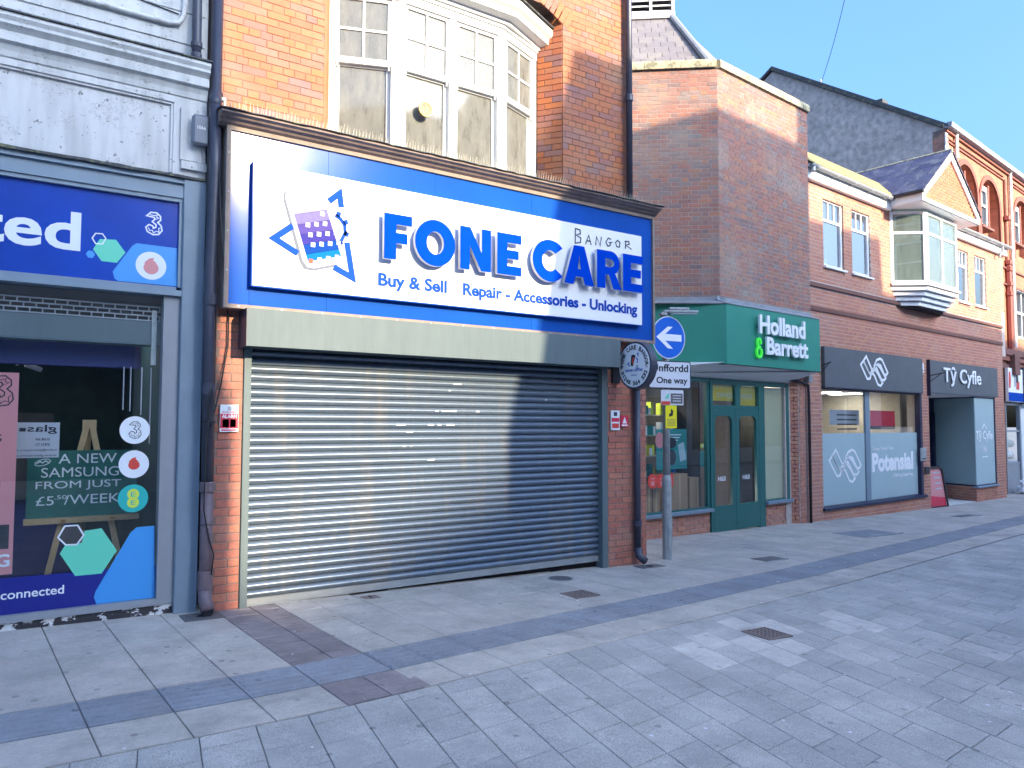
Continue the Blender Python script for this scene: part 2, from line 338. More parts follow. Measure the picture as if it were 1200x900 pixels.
def quadprism(bm, pts, w0, w1):
    """vertical prism over a plan polygon (counter-clockwise)"""
    lo = [bm.verts.new((p[0], p[1], w0 if not callable(w0) else w0(p))) for p in pts]; hi = [bm.verts.new((p[0], p[1], w1 if not callable(w1) else w1(p))) for p in pts]
    bm.faces.new(lo[::-1]); bm.faces.new(hi)
    for i in range(len(pts)):
        j = (i + 1) % len(pts); bm.faces.new((lo[i], lo[j], hi[j], hi[i]))
    return bm
def facepoly(bm, pts, v0, v1):
    """polygon in (u, w) with thickness from v0 (front) to v1"""
    a = [bm.verts.new((p[0], v0, p[1])) for p in pts]; b = [bm.verts.new((p[0], v1, p[1])) for p in pts]
    bm.faces.new(a); bm.faces.new(b[::-1])
    for i in range(len(pts)):
        j = (i + 1) % len(pts); bm.faces.new((a[j], a[i], b[i], b[j]))
    bmesh.ops.recalc_face_normals(bm, faces=bm.faces[:])
    return bm
def sweep(bm, prof, u0, u1, cap=True):
    """profile [(v, w)...] swept along u"""
    a = [bm.verts.new((u0, p[0], p[1])) for p in prof]; b = [bm.verts.new((u1, p[0], p[1])) for p in prof]
    n = len(prof)
    for i in range(n):
        j = (i + 1) % n; bm.faces.new((a[i], b[i], b[j], a[j]))
    if cap: bm.faces.new(a); bm.faces.new(b[::-1])
    bmesh.ops.recalc_face_normals(bm, faces=bm.faces[:])
    return bm
def sweep_path(bm, path, prof, closed=False):
    """profile [(d, w)] (d = distance out to the right of travel... towards the street) swept along a plan path with mitres"""
    n = len(path); rings = []
    for i, p in enumerate(path):
        p = Vector(p[:2]); 
        a = (p - Vector(path[i - 1][:2])).normalized() if i > 0 else None
        b = (Vector(path[i + 1][:2]) - p).normalized() if i < n - 1 else None
        if a is None: a = b
        if b is None: b = a
        na = Vector((a.y, -a.x)); nb = Vector((b.y, -b.x)); m = (na + nb); m = m / max(.2, m.dot(na))
        rings.append([bm.verts.new((p.x + m.x * d, p.y + m.y * d, w_)) for d, w_ in prof])
    k = len(prof)
    for i in range(n - 1):
        for j in range(k):
            q = (j + 1) % k; bm.faces.new((rings[i][j], rings[i + 1][j], rings[i + 1][q], rings[i][q]))
    bm.faces.new(rings[0]); bm.faces.new(rings[-1][::-1])
    bmesh.ops.recalc_face_normals(bm, faces=bm.faces[:])
    return bm
def tube(bm, pts, r, seg=10, caps=True):
    pts = [Vector(p) for p in pts]; rings = []
    rr = r if isinstance(r, (list, tuple)) else [r] * len(pts)
    up = None
    for i, p in enumerate(pts):
        a = (p - pts[i - 1]).normalized() if i > 0 else None
        b = (pts[i + 1] - p).normalized() if i < len(pts) - 1 else None
        d = ((a or b) + (b or a)); d = d.normalized() if d.length > 1e-6 else (a or b)
        if up is None:
            up = d.cross(Vector((0.31, 0.2, 0.93)) if abs(d.z) < .9 else Vector((1, 0, 0))).normalized()
        x = (up - d * up.dot(d)).normalized(); y = d.cross(x); up = x
        rings.append([bm.verts.new(p + (x * math.cos(t) + y * math.sin(t)) * rr[i]) for t in (2 * math.pi * k / seg for k in range(seg))])
    for i in range(len(rings) - 1):
        for k in range(seg):
            q = (k + 1) % seg; bm.faces.new((rings[i][k], rings[i][q], rings[i + 1][q], rings[i + 1][k]))
    if caps: bm.faces.new(rings[0][::-1]); bm.faces.new(rings[-1])
    bmesh.ops.recalc_face_normals(bm, faces=bm.faces[:])
    return bm
def disc_pts(cx, cy, r, n=32, ry=None): return [(cx + r * math.cos(2 * math.pi * k / n), cy + (ry or r) * math.sin(2 * math.pi * k / n)) for k in range(n)]
def stroke(bm, pts, wd, v0, v1, closed=False):
    """ribbon of width wd along (u, w) points, as a thin solid"""
    n = len(pts); P = [Vector(p) for p in pts]; L = []; Rr = []
    for i in range(n):
        a = P[i] - P[i - 1] if (i > 0 or closed) else P[1] - P[0]
        b = P[(i + 1) % n] - P[i] if (i < n - 1 or closed) else P[-1] - P[-2]
        a.normalize(); b.normalize(); na = Vector((-a.y, a.x)); nb = Vector((-b.y, b.x)); m = na + nb
        m = m / max(.45, m.dot(na)) if m.length > .01 else na
        L.append(P[i] + m * wd / 2); Rr.append(P[i] - m * wd / 2)
    rng = range(n if closed else n - 1)
    for i in rng:
        j = (i + 1) % n
        q = [L[i], Rr[i], Rr[j], L[j]]
        a = [bm.verts.new((p.x, v0, p.y)) for p in q]; b = [bm.verts.new((p.x, v1, p.y)) for p in q]
        bm.faces.new(a); 
        for k in range(4):
            z = (k + 1) % 4; bm.faces.new((a[z], a[k], b[k], b[z]))
    bmesh.ops.recalc_face_normals(bm, faces=bm.faces[:])
    return bm
def loops_mesh(loops, depth):
    """2D outline(s) with holes, filled and extruded: returns a mesh in the xy plane, z = thickness"""
    cu = bpy.data.curves.new('outline', 'CURVE'); cu.dimensions = '2D'; cu.fill_mode = 'BOTH'; cu.extrude = depth / 2
    for lp in loops:
        s = cu.splines.new('POLY'); s.points.add(len(lp) - 1); s.use_cyclic_u = True
        for i, p in enumerate(lp): s.points[i].co = (p[0], p[1], 0, 1)
    ob = bpy.data.objects.new('outline', cu); me = bpy.data.meshes.new_from_object(ob)
    bpy.data.objects.remove(ob); bpy.data.curves.remove(cu)
    return me
def stand(me):
    """xy mesh -> upright in the (u, w) plane facing -v"""
    me.transform(Matrix(((1, 0, 0, 0), (0, 0, -1, 0), (0, 1, 0, 0), (0, 0, 0, 1))))
    return me
def outline(name, loops, v, depth, m, parent, M4=None, side=None):
    me = stand(loops_mesh(loops, depth)); me.transform(Matrix.Translation((0, v - depth / 2, 0)))
    if M4 is not None: me.transform(M4)
    me.transform(Matrix.Translation(-BASE[parent.name]))
    me.name = name; me.materials.clear()
    if side:
        me.materials.append(MATS[m]); me.materials.append(MATS[side])
        for p in me.polygons: p.material_index = 0 if abs(p.normal.y) > .8 else 1
        return link(name, me, None, parent)
    return link(name, me, m, parent)
def text_mesh(s, box_uw=None, bold=0.0, depth=.004, height=None, at=None, spacing=1.0, res=4, shear=0, align='LEFT'):
    cu = bpy.data.curves.new('lettering', 'FONT'); cu.body = s; cu.size = 1; cu.offset = bold; cu.extrude = 0.0; cu.resolution_u = res
    cu.space_character = spacing; cu.shear = shear; cu.align_x = align; cu.fill_mode = 'BOTH' if depth > 0 else 'FRONT'
    cu.extrude = .5
    ob = bpy.data.objects.new('lettering', cu); me = bpy.data.meshes.new_from_object(ob)
    bpy.data.objects.remove(ob); bpy.data.curves.remove(cu)
    xs = [v.co.x for v in me.vertices]; ys = [v.co.y for v in me.vertices]
    x0, x1, y0, y1 = min(xs), max(xs), min(ys), max(ys)
    if box_uw:
        u0, u1, w0, w1 = box_uw; sx = (u1 - u0) / (x1 - x0); sy = (w1 - w0) / (y1 - y0)
        T = Matrix.Translation((u0, w0, 0)) @ Matrix.Diagonal((sx, sy, depth, 1)) @ Matrix.Translation((-x0, -y0, 0))
    me.transform(T); return me
def text(name, s, uw, v, m, parent, bold=.0, depth=.004, M4=None, label=None, mirror=False, **k):
    me = stand(text_mesh(s, uw, bold, depth, **k)); me.transform(Matrix.Translation((0, v - depth / 2, 0)))
    if mirror:
        c = (uw[0] + uw[1]) / 2; me.transform(Matrix.Translation((c, 0, 0)) @ Matrix.Scale(-1, 4, (1, 0, 0)) @ Matrix.Translation((-c, 0, 0))); me.flip_normals()
    if M4 is not None: me.transform(M4)
    me.transform(Matrix.Translation(-BASE[parent.name])); me.name = name; me.materials.clear()
    o = link(name, me, m, parent)
    if label: o['label'] = label
    return o

# ------------------------------------------------------------------ pieces: bricks, slabs, tiles
def unit_brick(name, L, H, D, ch=.003):
    """unit piece: x 0..1 (scaled), front at y 0, height 0..1 (scaled)"""
    cx = ch / L; cz = ch / H
    vs = [(0, ch, 0), (1, ch, 0), (1, ch, 1), (0, ch, 1), (cx, 0, cz), (1 - cx, 0, cz), (1 - cx, 0, 1 - cz), (cx, 0, 1 - cz), (0, D, 0), (1, D, 0), (1, D, 1), (0, D, 1)]
    fs = [(4, 5, 6, 7), (0, 1, 5, 4), (1, 2, 6, 5), (2, 3, 7, 6), (3, 0, 4, 7), (8, 9, 1, 0), (9, 10, 2, 1), (10, 11, 3, 2), (11, 8, 0, 3)]
    me = bpy.data.meshes.new(name); me.from_pydata(vs, [], fs); return me
class Pieces:
    """gathers pieces for one thing; the 300 that show largest become parts, the rest one stuff part"""
    def __init__(s, parent, name, m, limit=300): s.p = parent; s.n = name; s.m = m; s.items = []; s.limit = limit; s.fr = FRM[parent.name]
    def add(s, M4, sx, sz, D=.03):
        s.items.append((M4, sx, sz, D))
    def flush(s):
        b = BASE[s.p.name]; sc_ = []
        for it in s.items:
            M4, sx, sz, D = it
            c = s.fr.m @ (M4 @ Vector((sx / 2, 0, sz / 2))); d = c - CAM; z = d.dot(FW)
            vis = 0
            if z > .3:
                x = 600 + FPX * d.dot(RT) / z; y = 450 - FPX * d.dot(UP) / z
                if -20 < x < 1220 and -20 < y < 920:
                    nrm = (s.fr.m.to_3x3() @ (M4.to_3x3() @ Vector((0, -1, 0)))); vis = max(0.02, -nrm.normalized().dot(d.normalized())) / z / z * sx * sz
            sc_.append(vis)
        order = sorted(range(len(s.items)), key=lambda i: -sc_[i])
        keep = [i for i in order[:s.limit] if sc_[i] > 0]; rest = [i for i in order if i not in set(keep)]
        base_me = {}
        for i in keep:
            M4, sx, sz, D = s.items[i]
            key = (round(sx, 2) > .15, D)
            if key not in base_me:
                me = unit_brick(s.n, .215 if key[0] else .105, .065, D); me.materials.append(MATS[s.m]); base_me[key] = me
            o = bpy.data.objects.new(s.n, base_me[key]); COL.objects.link(o); o.parent = s.p
            o.matrix_local = Matrix.Translation(-b) @ M4 @ Matrix.Diagonal((sx, 1, sz, 1))
        if rest:
            V = []; F_ = []; T_ = []
            for i in rest:
                M4, sx, sz, D = s.items[i]; k = len(V)
                for q in ((0, 0, 0), (sx, 0, 0), (sx, 0, sz), (0, 0, sz), (0, D, 0), (sx, D, 0), (sx, D, sz), (0, D, sz)):
                    V.append(tuple(M4 @ Vector(q) - b))
                F_ += [(k, k + 1, k + 2, k + 3), (k + 4, k + 5, k + 1, k), (k + 5, k + 6, k + 2, k + 1), (k + 6, k + 7, k + 3, k + 2), (k + 7, k + 4, k, k + 3)]
                T_ += [rnd.random()] * 5
            me = bpy.data.meshes.new(s.n + '_work'); me.from_pydata(V, [], F_); at = me.attributes.new('tone', 'FLOAT', 'FACE'); at.data.foreach_set('value', T_)
            o = link(s.n + '_work', me, s.m, s.p); o['kind'] = 'stuff'
def course_wall(P, spans, w0, w1, M4=None, v=0.0, bond='stretcher', seed=0, jog=.0035, D=.03, H=.065, J=.010, L=.215):
    """bricks laid in courses over spans(w) -> [(u0, u1)...]; M4 places the (u, v, w) plane in the thing's frame"""
    r = random.Random(seed); M4 = M4 or Matrix.Identity(4); pit = H + J
    k = math.floor(w0 / pit)
    while k * pit < w1:
        z0 = k * pit + J / 2; z1 = z0 + H; k += 1
        a, b = max(z0, w0), min(z1, w1)
        if b - a < .018: continue
        for (u0, u1) in spans((a + b) / 2):
            full = L + J; head = (L - J) / 2
            if bond == 'flemish':
                unit = [L, head]; off = 0 if k % 2 else (L + head + 2 * J) / 2
            elif bond == 'garden' and k % 4 == 0: unit = [head]; off = head / 2
            else: unit = [L]; off = (full / 2 if k % 2 else 0)
            tot = sum(unit) + J * len(unit)
            x = math.floor((u0 - off) / tot) * tot + off - tot; i = 0
            while x < u1:
                l = unit[i % len(unit)]; i += 1
                p, q = max(x, u0), min(x + l, u1); x += l + J
                if q - p < .02: continue
                T = Matrix.Translation((p, v + r.uniform(-jog, jog), a))
                P.add(M4 @ T, q - p, b - a, D)
def rects_spans(rects):
    def f(w_):
        return [(a, b) for (a, b, c, d) in rects if c <= w_ <= d]
    return f
def backing(bm, rects, v0, v1):
    for (a, b, c, d) in rects: box(bm, a, b, v0, v1, c, d)
    return bm

# ================================================================== THE GROUND
KP = [(-30, 4.1), (-5, 4.24), (1.6, 4.29), (2.34, 4.36), (4.43, 4.61), (8.2, 5.05), (15.1, 6.08), (25, 7.6), (60, 13.2)]
def kerb(x):
    for (a, b), (c, d) in zip(KP, KP[1:]):
        if x <= c: return b + (d - b) * (x - a) / (c - a)
    return KP[-1][1]
def wall_y(x):
    if x < 1.60: return 7.20
    if x < 6.95: return 7.10
    if x < 9: return 8.98
    return 9.10 + math.tan(R(5.2)) * (x - 13.05)
def sheet(name, xs, ylo, yhi, dz, m):
    V = []; F_ = []
    for i, x in enumerate(xs):
        V += [(x, ylo(x), gz(x) + dz), (x, yhi(x), gz(x) + dz)]
        if i: k = 2 * i; F_.append((k - 2, k, k + 1, k - 1))
    me = bpy.data.meshes.new(name); me.from_pydata(V, [], F_); o = link(name, me, m, None); o['kind'] = 'structure'; BASE[name] = Vector((0, 0, 0)); FRM[name] = A
    return o
xs = [-60, -30, -12, -6, -4] + [x * .5 for x in range(-7, 80)] + [45, 60]
ground = sheet('ground', [-900, -200, -60, -4, 2, 8, 14, 19, 25, 40, 60, 200, 900], lambda x: -900, lambda x: 900, -.09, 'ground_far')
pavement = sheet('pavement', xs, kerb, lambda x: wall_y(x) + (1.2 if x > 6.9 else .5), -.009, 'joint_dark')
street = sheet('street', xs, lambda x: -6.3, kerb, -.010, 'joint_dark')

def slab_geo(q, j, lift, r, th=.03, ch=.003, ribs=None, tilt=.0012):
    """one slab from four plan corners (counter-clockwise), inset by the joint"""
    c = sum((Vector(p) for p in q), Vector((0, 0))) / 4
    P = []
    for i, p in enumerate(q):
        p = Vector(p); a = Vector(q[i - 1]) - p; b = Vector(q[(i + 1) % 4]) - p
        a.normalize(); b.normalize(); P.append(p + (a + b) * j)
    t = [r.uniform(-tilt, tilt) for _ in range(4)]
    V = []; top = []
    for i, p in enumerate(P):
        d = (c - p).normalized() * ch * 1.4; z = gz(p.x) + lift + t[i]
        V.append((p.x, p.y, z - th)); 
    for i, p in enumerate(P): V.append((p.x, p.y, gz(p.x) + lift + t[i] - ch * .8))
    for i, p in enumerate(P):
        d = (c - p).normalized() * ch * 1.4; V.append((p.x + d.x, p.y + d.y, gz(p.x) + lift + t[i]))
    F_ = [(8, 9, 10, 11)]
    for i in range(4):
        k = (i + 1) % 4; F_ += [(4 + i, 4 + k, 8 + k, 8 + i), (i, k, 4 + k, 4 + i)]
    if ribs:
        p0, p1, p2, p3 = [Vector((V[8 + i][0], V[8 + i][1])) for i in range(4)]
        for n in range(ribs):
            f0 = (n + .32) / ribs; f1 = (n + .68) / ribs; k = len(V)
            a = p0.lerp(p3, f0); b = p1.lerp(p2, f0); c_ = p1.lerp(p2, f1); d = p0.lerp(p3, f1)
            e = .05; 
            a, b = a.lerp(b, e), b.lerp(a, e); d, c_ = d.lerp(c_, e), c_.lerp(d, e)
            for (s, zz) in ((0, 0), (.18, .0055)):
                m_ = (a + b + c_ + d) / 4
                for p in (a, b, c_, d):
                    pp = p + (Vector((p.x, m_.y + (p.y - m_.y))) - p) * 0
                    qy = (a.lerp(d, .5) if p in (a, d) else b.lerp(c_, .5)); pp = p.lerp(qy, s * 1.6)
                    V.append((pp.x, pp.y, gz(pp.x) + lift + zz))
            F_.append((k + 4, k + 5, k + 6, k + 7))
            for i in range(4):
                z = (i + 1) % 4; F_.append((k + i, k + z, k + 4 + z, k + 4 + i))
    return V, F_
class Slabs:
    def __init__(s, parent, name, limit=300): s.p = parent; s.n = name; s.items = []; s.limit = limit
    def add(s, q, m, j=.0035, lift=0, ribs=None): s.items.append((q, m, j, lift, ribs))
    def flush(s):
        def vis(it):
            c = sum((Vector(p) for p in it[0]), Vector((0, 0))) / 4; p = Vector((c.x, c.y, gz(c.x))); d = p - CAM; z = d.dot(FW)
            if z < .5: return 0
            x = 600 + FPX * d.dot(RT) / z; y = 450 - FPX * d.dot(UP) / z
            if not (-60 < x < 1260 and y < 960): return 0
            a = (Vector(it[0][1]) - Vector(it[0][0])).length * (Vector(it[0][3]) - Vector(it[0][0])).length
            return a / z ** 3
        sc_ = [vis(i) for i in s.items]; order = sorted(range(len(s.items)), key=lambda i: -sc_[i])
        keep = set(i for i in order[:s.limit] if sc_[i] > 0); r = random.Random(3); rest = {}
        for i, it in enumerate(s.items):
            q, m, j, lift, ribs = it; V, F_ = slab_geo(q, j, lift, r, ribs=ribs)
            if i in keep:
                me = bpy.data.meshes.new(s.n); me.from_pydata(V, [], F_); me.materials.append(MATS[m])
                o = bpy.data.objects.new(s.n, me); COL.objects.link(o); o.parent = s.p
            else:
                W = rest.setdefault('x', ([], [], [], [], [])); k = len(W[0]); W[0].extend(V); W[1].extend(tuple(a + k for a in f) for f in F_)
                if m not in W[4]: W[4].append(m)
                t = r.random(); W[2].extend([t] * len(F_)); W[3].extend([W[4].index(m)] * len(F_))
        for W in rest.values():
            me = bpy.data.meshes.new(s.n + '_paving'); me.from_pydata(W[0], [], W[1]); at = me.attributes.new('tone', 'FLOAT', 'FACE'); at.data.foreach_set('value', W[2])
            o = link(s.n + '_paving', me, W[4], s.p); me.polygons.foreach_set('material_index', W[3]); o['kind'] = 'stuff'
r = random.Random(11)
SL = Slabs(pavement, 'paving_slab')
lines = [.07 - .43 * k for k in range(16, 0, -1)] + [.07, .50, .93, 1.36, 1.79, 2.32, 2.64] + [2.64 + .432 * k for k in range(1, 75)]
def lean(x): return .035 if x < 4 else min(.13, .035 + (x - 4) * .019)
def L2(x, y): return (x - lean(x) * (y - 4.6), y)
covers = [(2.98, 3.22, 6.83, 7.05), (4.80, 5.14, 5.88, 6.18), (8.46, 8.80, 6.42, 6.68)]
for x0, x1 in zip(lines, lines[1:]):
    k0, k1 = kerb(x0), kerb(x1); purple = abs(x0 - 1.79) < .01
    def quad(a, b, c, d): return [L2(x0, a), L2(x1, b), L2(x1, c), L2(x0, d)]
    if purple:
        xm = (x0 + x1) / 2
        for (p, q) in ((x0, xm + .03), (xm + .03, x1 + .06)):
            SL.add([L2(p, kerb(p) + .005), L2(q, kerb(q) + .005), L2(q, kerb(q) + .42), L2(p, kerb(p) + .43)], 'slab_purple')
        SL.add(quad(k0 + .44, k1 + .44, k1 + .90, k0 + .90), 'slab_tactile', ribs=5)
        for (p, q, ph) in ((x0, x0 + .30, 0), (x0 + .30, x1, .17)):
            y = kerb(p) + .91 
            yy = y + ph if ph else y
            if ph: SL.add([L2(p, y), L2(q, y), L2(q, yy), L2(p, yy)], 'slab_purple')
            while yy < 7.1:
                n_ = min(7.12, yy + r.choice([.22, .30, .36, .28])); 
                SL.add([L2(p, yy), L2(q, yy), L2(q, n_ - r.uniform(0, .02)), L2(p, n_)], 'slab_purple'); yy = n_
        continue
    SL.add(quad(k0 + .004, k1 + .004, k1 + .43, k0 + .43), 'slab_edge')
    SL.add(quad(k0 + .44, k1 + .44, k1 + .90, k0 + .90), 'slab_tactile', ribs=5 if x0 < 6 else None)
    y0, y1 = k0 + .91, k1 + .91; top = wall_y((x0 + x1) / 2) + (.6 if x0 > 6.9 else 0)
    if x0 < 6.95 < x1 + .3: top = 9.2
    while min(y0, y1) < top:
        n_ = r.choice([.45, .50, .56, .62, .76, .80]); a, b = min(y0 + n_, top + .2), min(y1 + n_, top + .2)
        SL.add(quad(y0, y1, b, a), 'slab_pale', j=r.uniform(.002, .0045)); y0, y1 = a, b
SL.flush()
SP = Slabs(street, 'street_paver')
kx = -4.0; cl = []
while kx < 42:
    cl.append(kx); kx += .292
def lean2(x): return .17 if x < 1.6 else min(.27, .17 + (x - 1.6) * .04)
palespots = [(5.55, 4.30), (4.75, 4.10), (4.50, 4.20), (5.0, 3.98), (4.80, 3.62), (5.25, 3.65), (5.7, 3.58), (6.25, 3.9), (6.4, 4.28), (4.40, 3.78)]
for i, (x0, x1) in enumerate(zip(cl, cl[1:])):
    l0, l1 = lean2(x0), lean2(x1); k0, k1 = kerb(x0), kerb(x1)
    def P2(x, k, l, d): return (x - l * d * 1.0, k - d)
    d = .006; first = True
    lim = 10.5 if x0 < 14 else 14
    while d < lim:
        n_ = r.choice([.29, .36, .44, .33]) if not first else r.uniform(.12, .40); first = False
        q = [P2(x0, k0, l0, d + n_), P2(x1, k1, l1, d + n_), P2(x1, k1, l1, d), P2(x0, k0, l0, d)]
        c = (sum(p[0] for p in q) / 4, sum(p[1] for p in q) / 4)
        m_ = 'sett_pale' if any(abs(c[0] - a) < .17 and abs(c[1] - b) < .17 for a, b in palespots) else 'sett_grey'
        SP.add(q, m_, j=r.uniform(.0018, .0038), lift=-.002); d += n_
SP.flush()

# covers, grates and gully plates set in the paving (things of their own)
def ground_plate(name, label, pts, m, holes=None, h=.006, group=None, M_=None):
    cx = sum(p[0] for p in pts) / len(pts); cy = sum(p[1] for p in pts) / len(pts)
    t = thing(name, label, 'drain cover', A, (cx, cy, gz(cx)), group)
    part('frame', quadprism(BM(), pts, lambda p: gz(p[0]) - .01, lambda p: gz(p[0]) + h), m, t)
    return t
c1 = thing('manhole_cover', 'small round dark inspection cover in the pale slabs near the right end of the shutter', 'manhole cover', A, (5.33, 6.80, gz(5.33)))
def gp(pts): return [(p[0], p[1]) for p in pts]
part('lid', quadprism(BM(), disc_pts(5.33, 6.80, .125, 28), lambda p: gz(p[0]) - .01, lambda p: gz(p[0]) + .006), 'cover_iron', c1)
rim = BM(); 
for k in range(28):
    a, b = 2 * math.pi * k / 28, 2 * math.pi * (k + 1) / 28
    quadprism(rim, [(5.33 + .150 * math.cos(a), 6.80 + .150 * math.sin(a)), (5.33 + .150 * math.cos(b), 6.80 + .150 * math.sin(b)), (5.33 + .13 * math.cos(b), 6.80 + .13 * math.sin(b)), (5.33 + .13 * math.cos(a), 6.80 + .13 * math.sin(a))], lambda p: gz(p[0]) - .01, lambda p: gz(p[0]) + .004)
part('rim', rim, 'galvanised', c1)
def grate(name, label, cx, cy, sx, sy, ang, nx, ny, m):
    t = thing(name, label, 'drain grate', A, (cx, cy, gz(cx)))
    Z = Matrix.Translation((cx, cy, gz(cx))) @ Matrix.Rotation(ang, 4, 'Z')
    part('pit', box(BM(), -sx / 2, sx / 2, -sy / 2, sy / 2, -.01, .001), 'void_dark', t, Z)
    fb = BM(); e = .018
    for q in ((-sx / 2, sx / 2, -sy / 2, -sy / 2 + e), (-sx / 2, sx / 2, sy / 2 - e, sy / 2), (-sx / 2, -sx / 2 + e, -sy / 2 + e, sy / 2 - e), (sx / 2 - e, sx / 2, -sy / 2 + e, sy / 2 - e)): box(fb, *q, -.01, .009)
    part('frame', fb, m, t, Z)
    gb = BM()
    for k in range(1, nx): x = -sx / 2 + sx * k / nx; box(gb, x - .009, x + .009, -sy / 2 + e, sy / 2 - e, 0, .0075)
    for k in range(1, ny): y = -sy / 2 + sy * k / ny; box(gb, -sx / 2 + e, sx / 2 - e, y - .009, y + .009, 0, .0065)
    part('grid', gb, m, t, Z)
    return t
grate('drain_grate', 'square iron grate in the pale slabs in front of the shutter', 4.97, 6.03, .30, .27, 0, 7, 6, 'cover_rust')
grate('road_gully', 'rectangular rusty gully grate among pale pavers out in the street', 5.34, 4.07, .27, .30, -.1, 6, 7, 'cover_rust')
q = thing('stopcock_cover', 'small rusty square cover in the slabs at the foot of the shutter', 'drain cover', A, (3.10, 6.93, gz(3.1)))
part('lid', B1(3.02, 3.18, 6.86, 7.00, gz(3.1) - .01, gz(3.1) + .007, bev=.003), 'cover_rust', q); part('slot', B1(3.09, 3.11, 6.89, 6.97, gz(3.1), gz(3.1) + .009), 'void_dark', q)
for (x0, x1, y0, y1, lab, nm) in ((8.42, 8.86, 6.40, 6.66, 'grey recessed metal cover in the pavement before the green shopfront', 'pavement_hatch'), (11.95, 13.1, 7.15, 7.75, 'large grey double cover in the pavement before the frosted shop window', 'pavement_hatch'), (17.1, 17.95, 8.05, 8.3, 'long narrow dark cover in the pavement before the recessed doorway', 'pavement_hatch')):
    q = thing(nm, lab, 'drain cover', A, ((x0 + x1) / 2, (y0 + y1) / 2, gz(x0)))
    part('lid', quadprism(BM(), [(x0, y0), (x1, y0), (x1, y1), (x0, y1)], lambda p: gz(p[0]) - .01, lambda p: gz(p[0]) + .005), 'cover_iron' if x0 != 11.95 else 'slab_tactile', q)
    part('lid_rim', sweep(BM(), [(y0 - .012, gz(x0) - .02), (y0, gz(x0) - .02), (y0, gz(x0) + .006), (y0 - .012, gz(x0) + .006)], x0, x1), 'galvanised', q)
for (x0, x1, y0, y1, lab) in ((1.40, 1.72, 6.80, 7.06, 'dark gully plate under the foot of the left downpipe'), (6.60, 6.98, 6.80, 6.97, 'dark gully plate under the foot of the right downpipe')):
    q = thing('gully_plate', lab, 'drain cover', A, ((x0 + x1) / 2, (y0 + y1) / 2, gz(x0)))
    part('plate', quadprism(BM(), [(x0, y0), (x1, y0), (x1, y1), (x0, y1)], lambda p: gz(p[0]) - .01, lambda p: gz(p[0]) + .006), 'cover_iron', q)
    part('gully_hole', quadprism(BM(), disc_pts((x0 + x1) / 2, (y0 + y1) / 2, .045, 14), lambda p: gz(p[0]), lambda p: gz(p[0]) + .008), 'void_dark', q)
# splashes of bird lime and gum on the paving
sp = thing('droppings', 'white bird droppings and gum spots scattered over the paving', 'droppings', A, (5, 4, gz(5)), kind='stuff')
bmx = BM(); r = random.Random(5)
for k in range(85):
    x = r.uniform(.5, 12); y = r.uniform(1.5, 7.0 if x < 6.9 else 8.5); s = r.uniform(.004, .014) * (1 + (x > 6) * .5)
    pts = [(x + s * r.uniform(.6, 1.3) * math.cos(a), y + s * r.uniform(.6, 1.3) * math.sin(a)) for a in (2 * math.pi * i / 7 for i in range(7))]
    vs = [bmx.verts.new((p[0], p[1], gz(p[0]) + .0035)) for p in pts]; bmx.faces.new(vs)
o_ = part('spots', bmx, 'plate_white', sp); o_['kind'] = 'stuff'
del sp['label']; sp['label'] = 'white bird droppings and gum spots scattered over the paving'

# ================================================================== THE SHUTTERED BRICK SHOP (frame A)
W0, WU = 7.08, 7.23          # pier face, upper wall face
shop = thing('brick_shop', 'orange brick shop with a closed grey shutter and white sash bay above', 'building', A, (4.3, W0, gz(4.3)))
# backing walls
bk = BM()
backing(bk, [(1.66, 1.90, -.2, 2.72)], W0 + .005, 7.6)
backing(bk, [(6.27, 6.93, -.3, 2.72)], W0 + .005, 7.6)
backing(bk, [(1.66, 6.93, 2.72, 4.36)], 7.10, 7.6)
OPL, OPR, OPB, OPT = 2.745, 5.65, 4.40, 6.62
backing(bk, [(1.66, OPL - .075, 4.36, 10.5), (OPR + .06, 6.80, 4.36, 10.5), (OPL - .075, OPR + .06, 6.75, 10.5)], WU + .005, 7.95)
part('wall', bk, 'mortar_dark', shop)
flank = BM(); box(flank, 6.60, 6.92, 7.6, 14, -.3, 4.36); box(flank, 6.60, 6.79, 7.96, 14, 4.36, 10.5); box(flank, 1.66, 6.6, 13.7, 14, -.2, 10.5); box(flank, 1.66, 1.75, 7.96, 13.7, -.2, 10.5); box(flank, 1.66, 6.79, 7.96, 14, 10.3, 10.6)
part('flank_wall', flank, 'mortar_dark', shop)
PB = Pieces(shop, 'brick', 'brick_orange')
course_wall(PB, rects_spans([(1.662, OPL - .075, 4.42, 10.4), (OPR + .06, 6.795, 4.42, 10.4), (OPL - .075, OPR + .06, 6.72, 10.4)]), 4.42, 8.2, v=WU, bond='garden', seed=1, jog=.002, J=.006, H=.069)
PB.flush()
PP = Pieces(shop, 'pier_brick', 'brick_pier')
course_wall(PP, rects_spans([(1.665, 1.895, -.05, 2.70), (6.285, 6.93, -.2, 2.70)]), -.16, 2.70, v=W0, seed=2, jog=.004)
PP.flush()
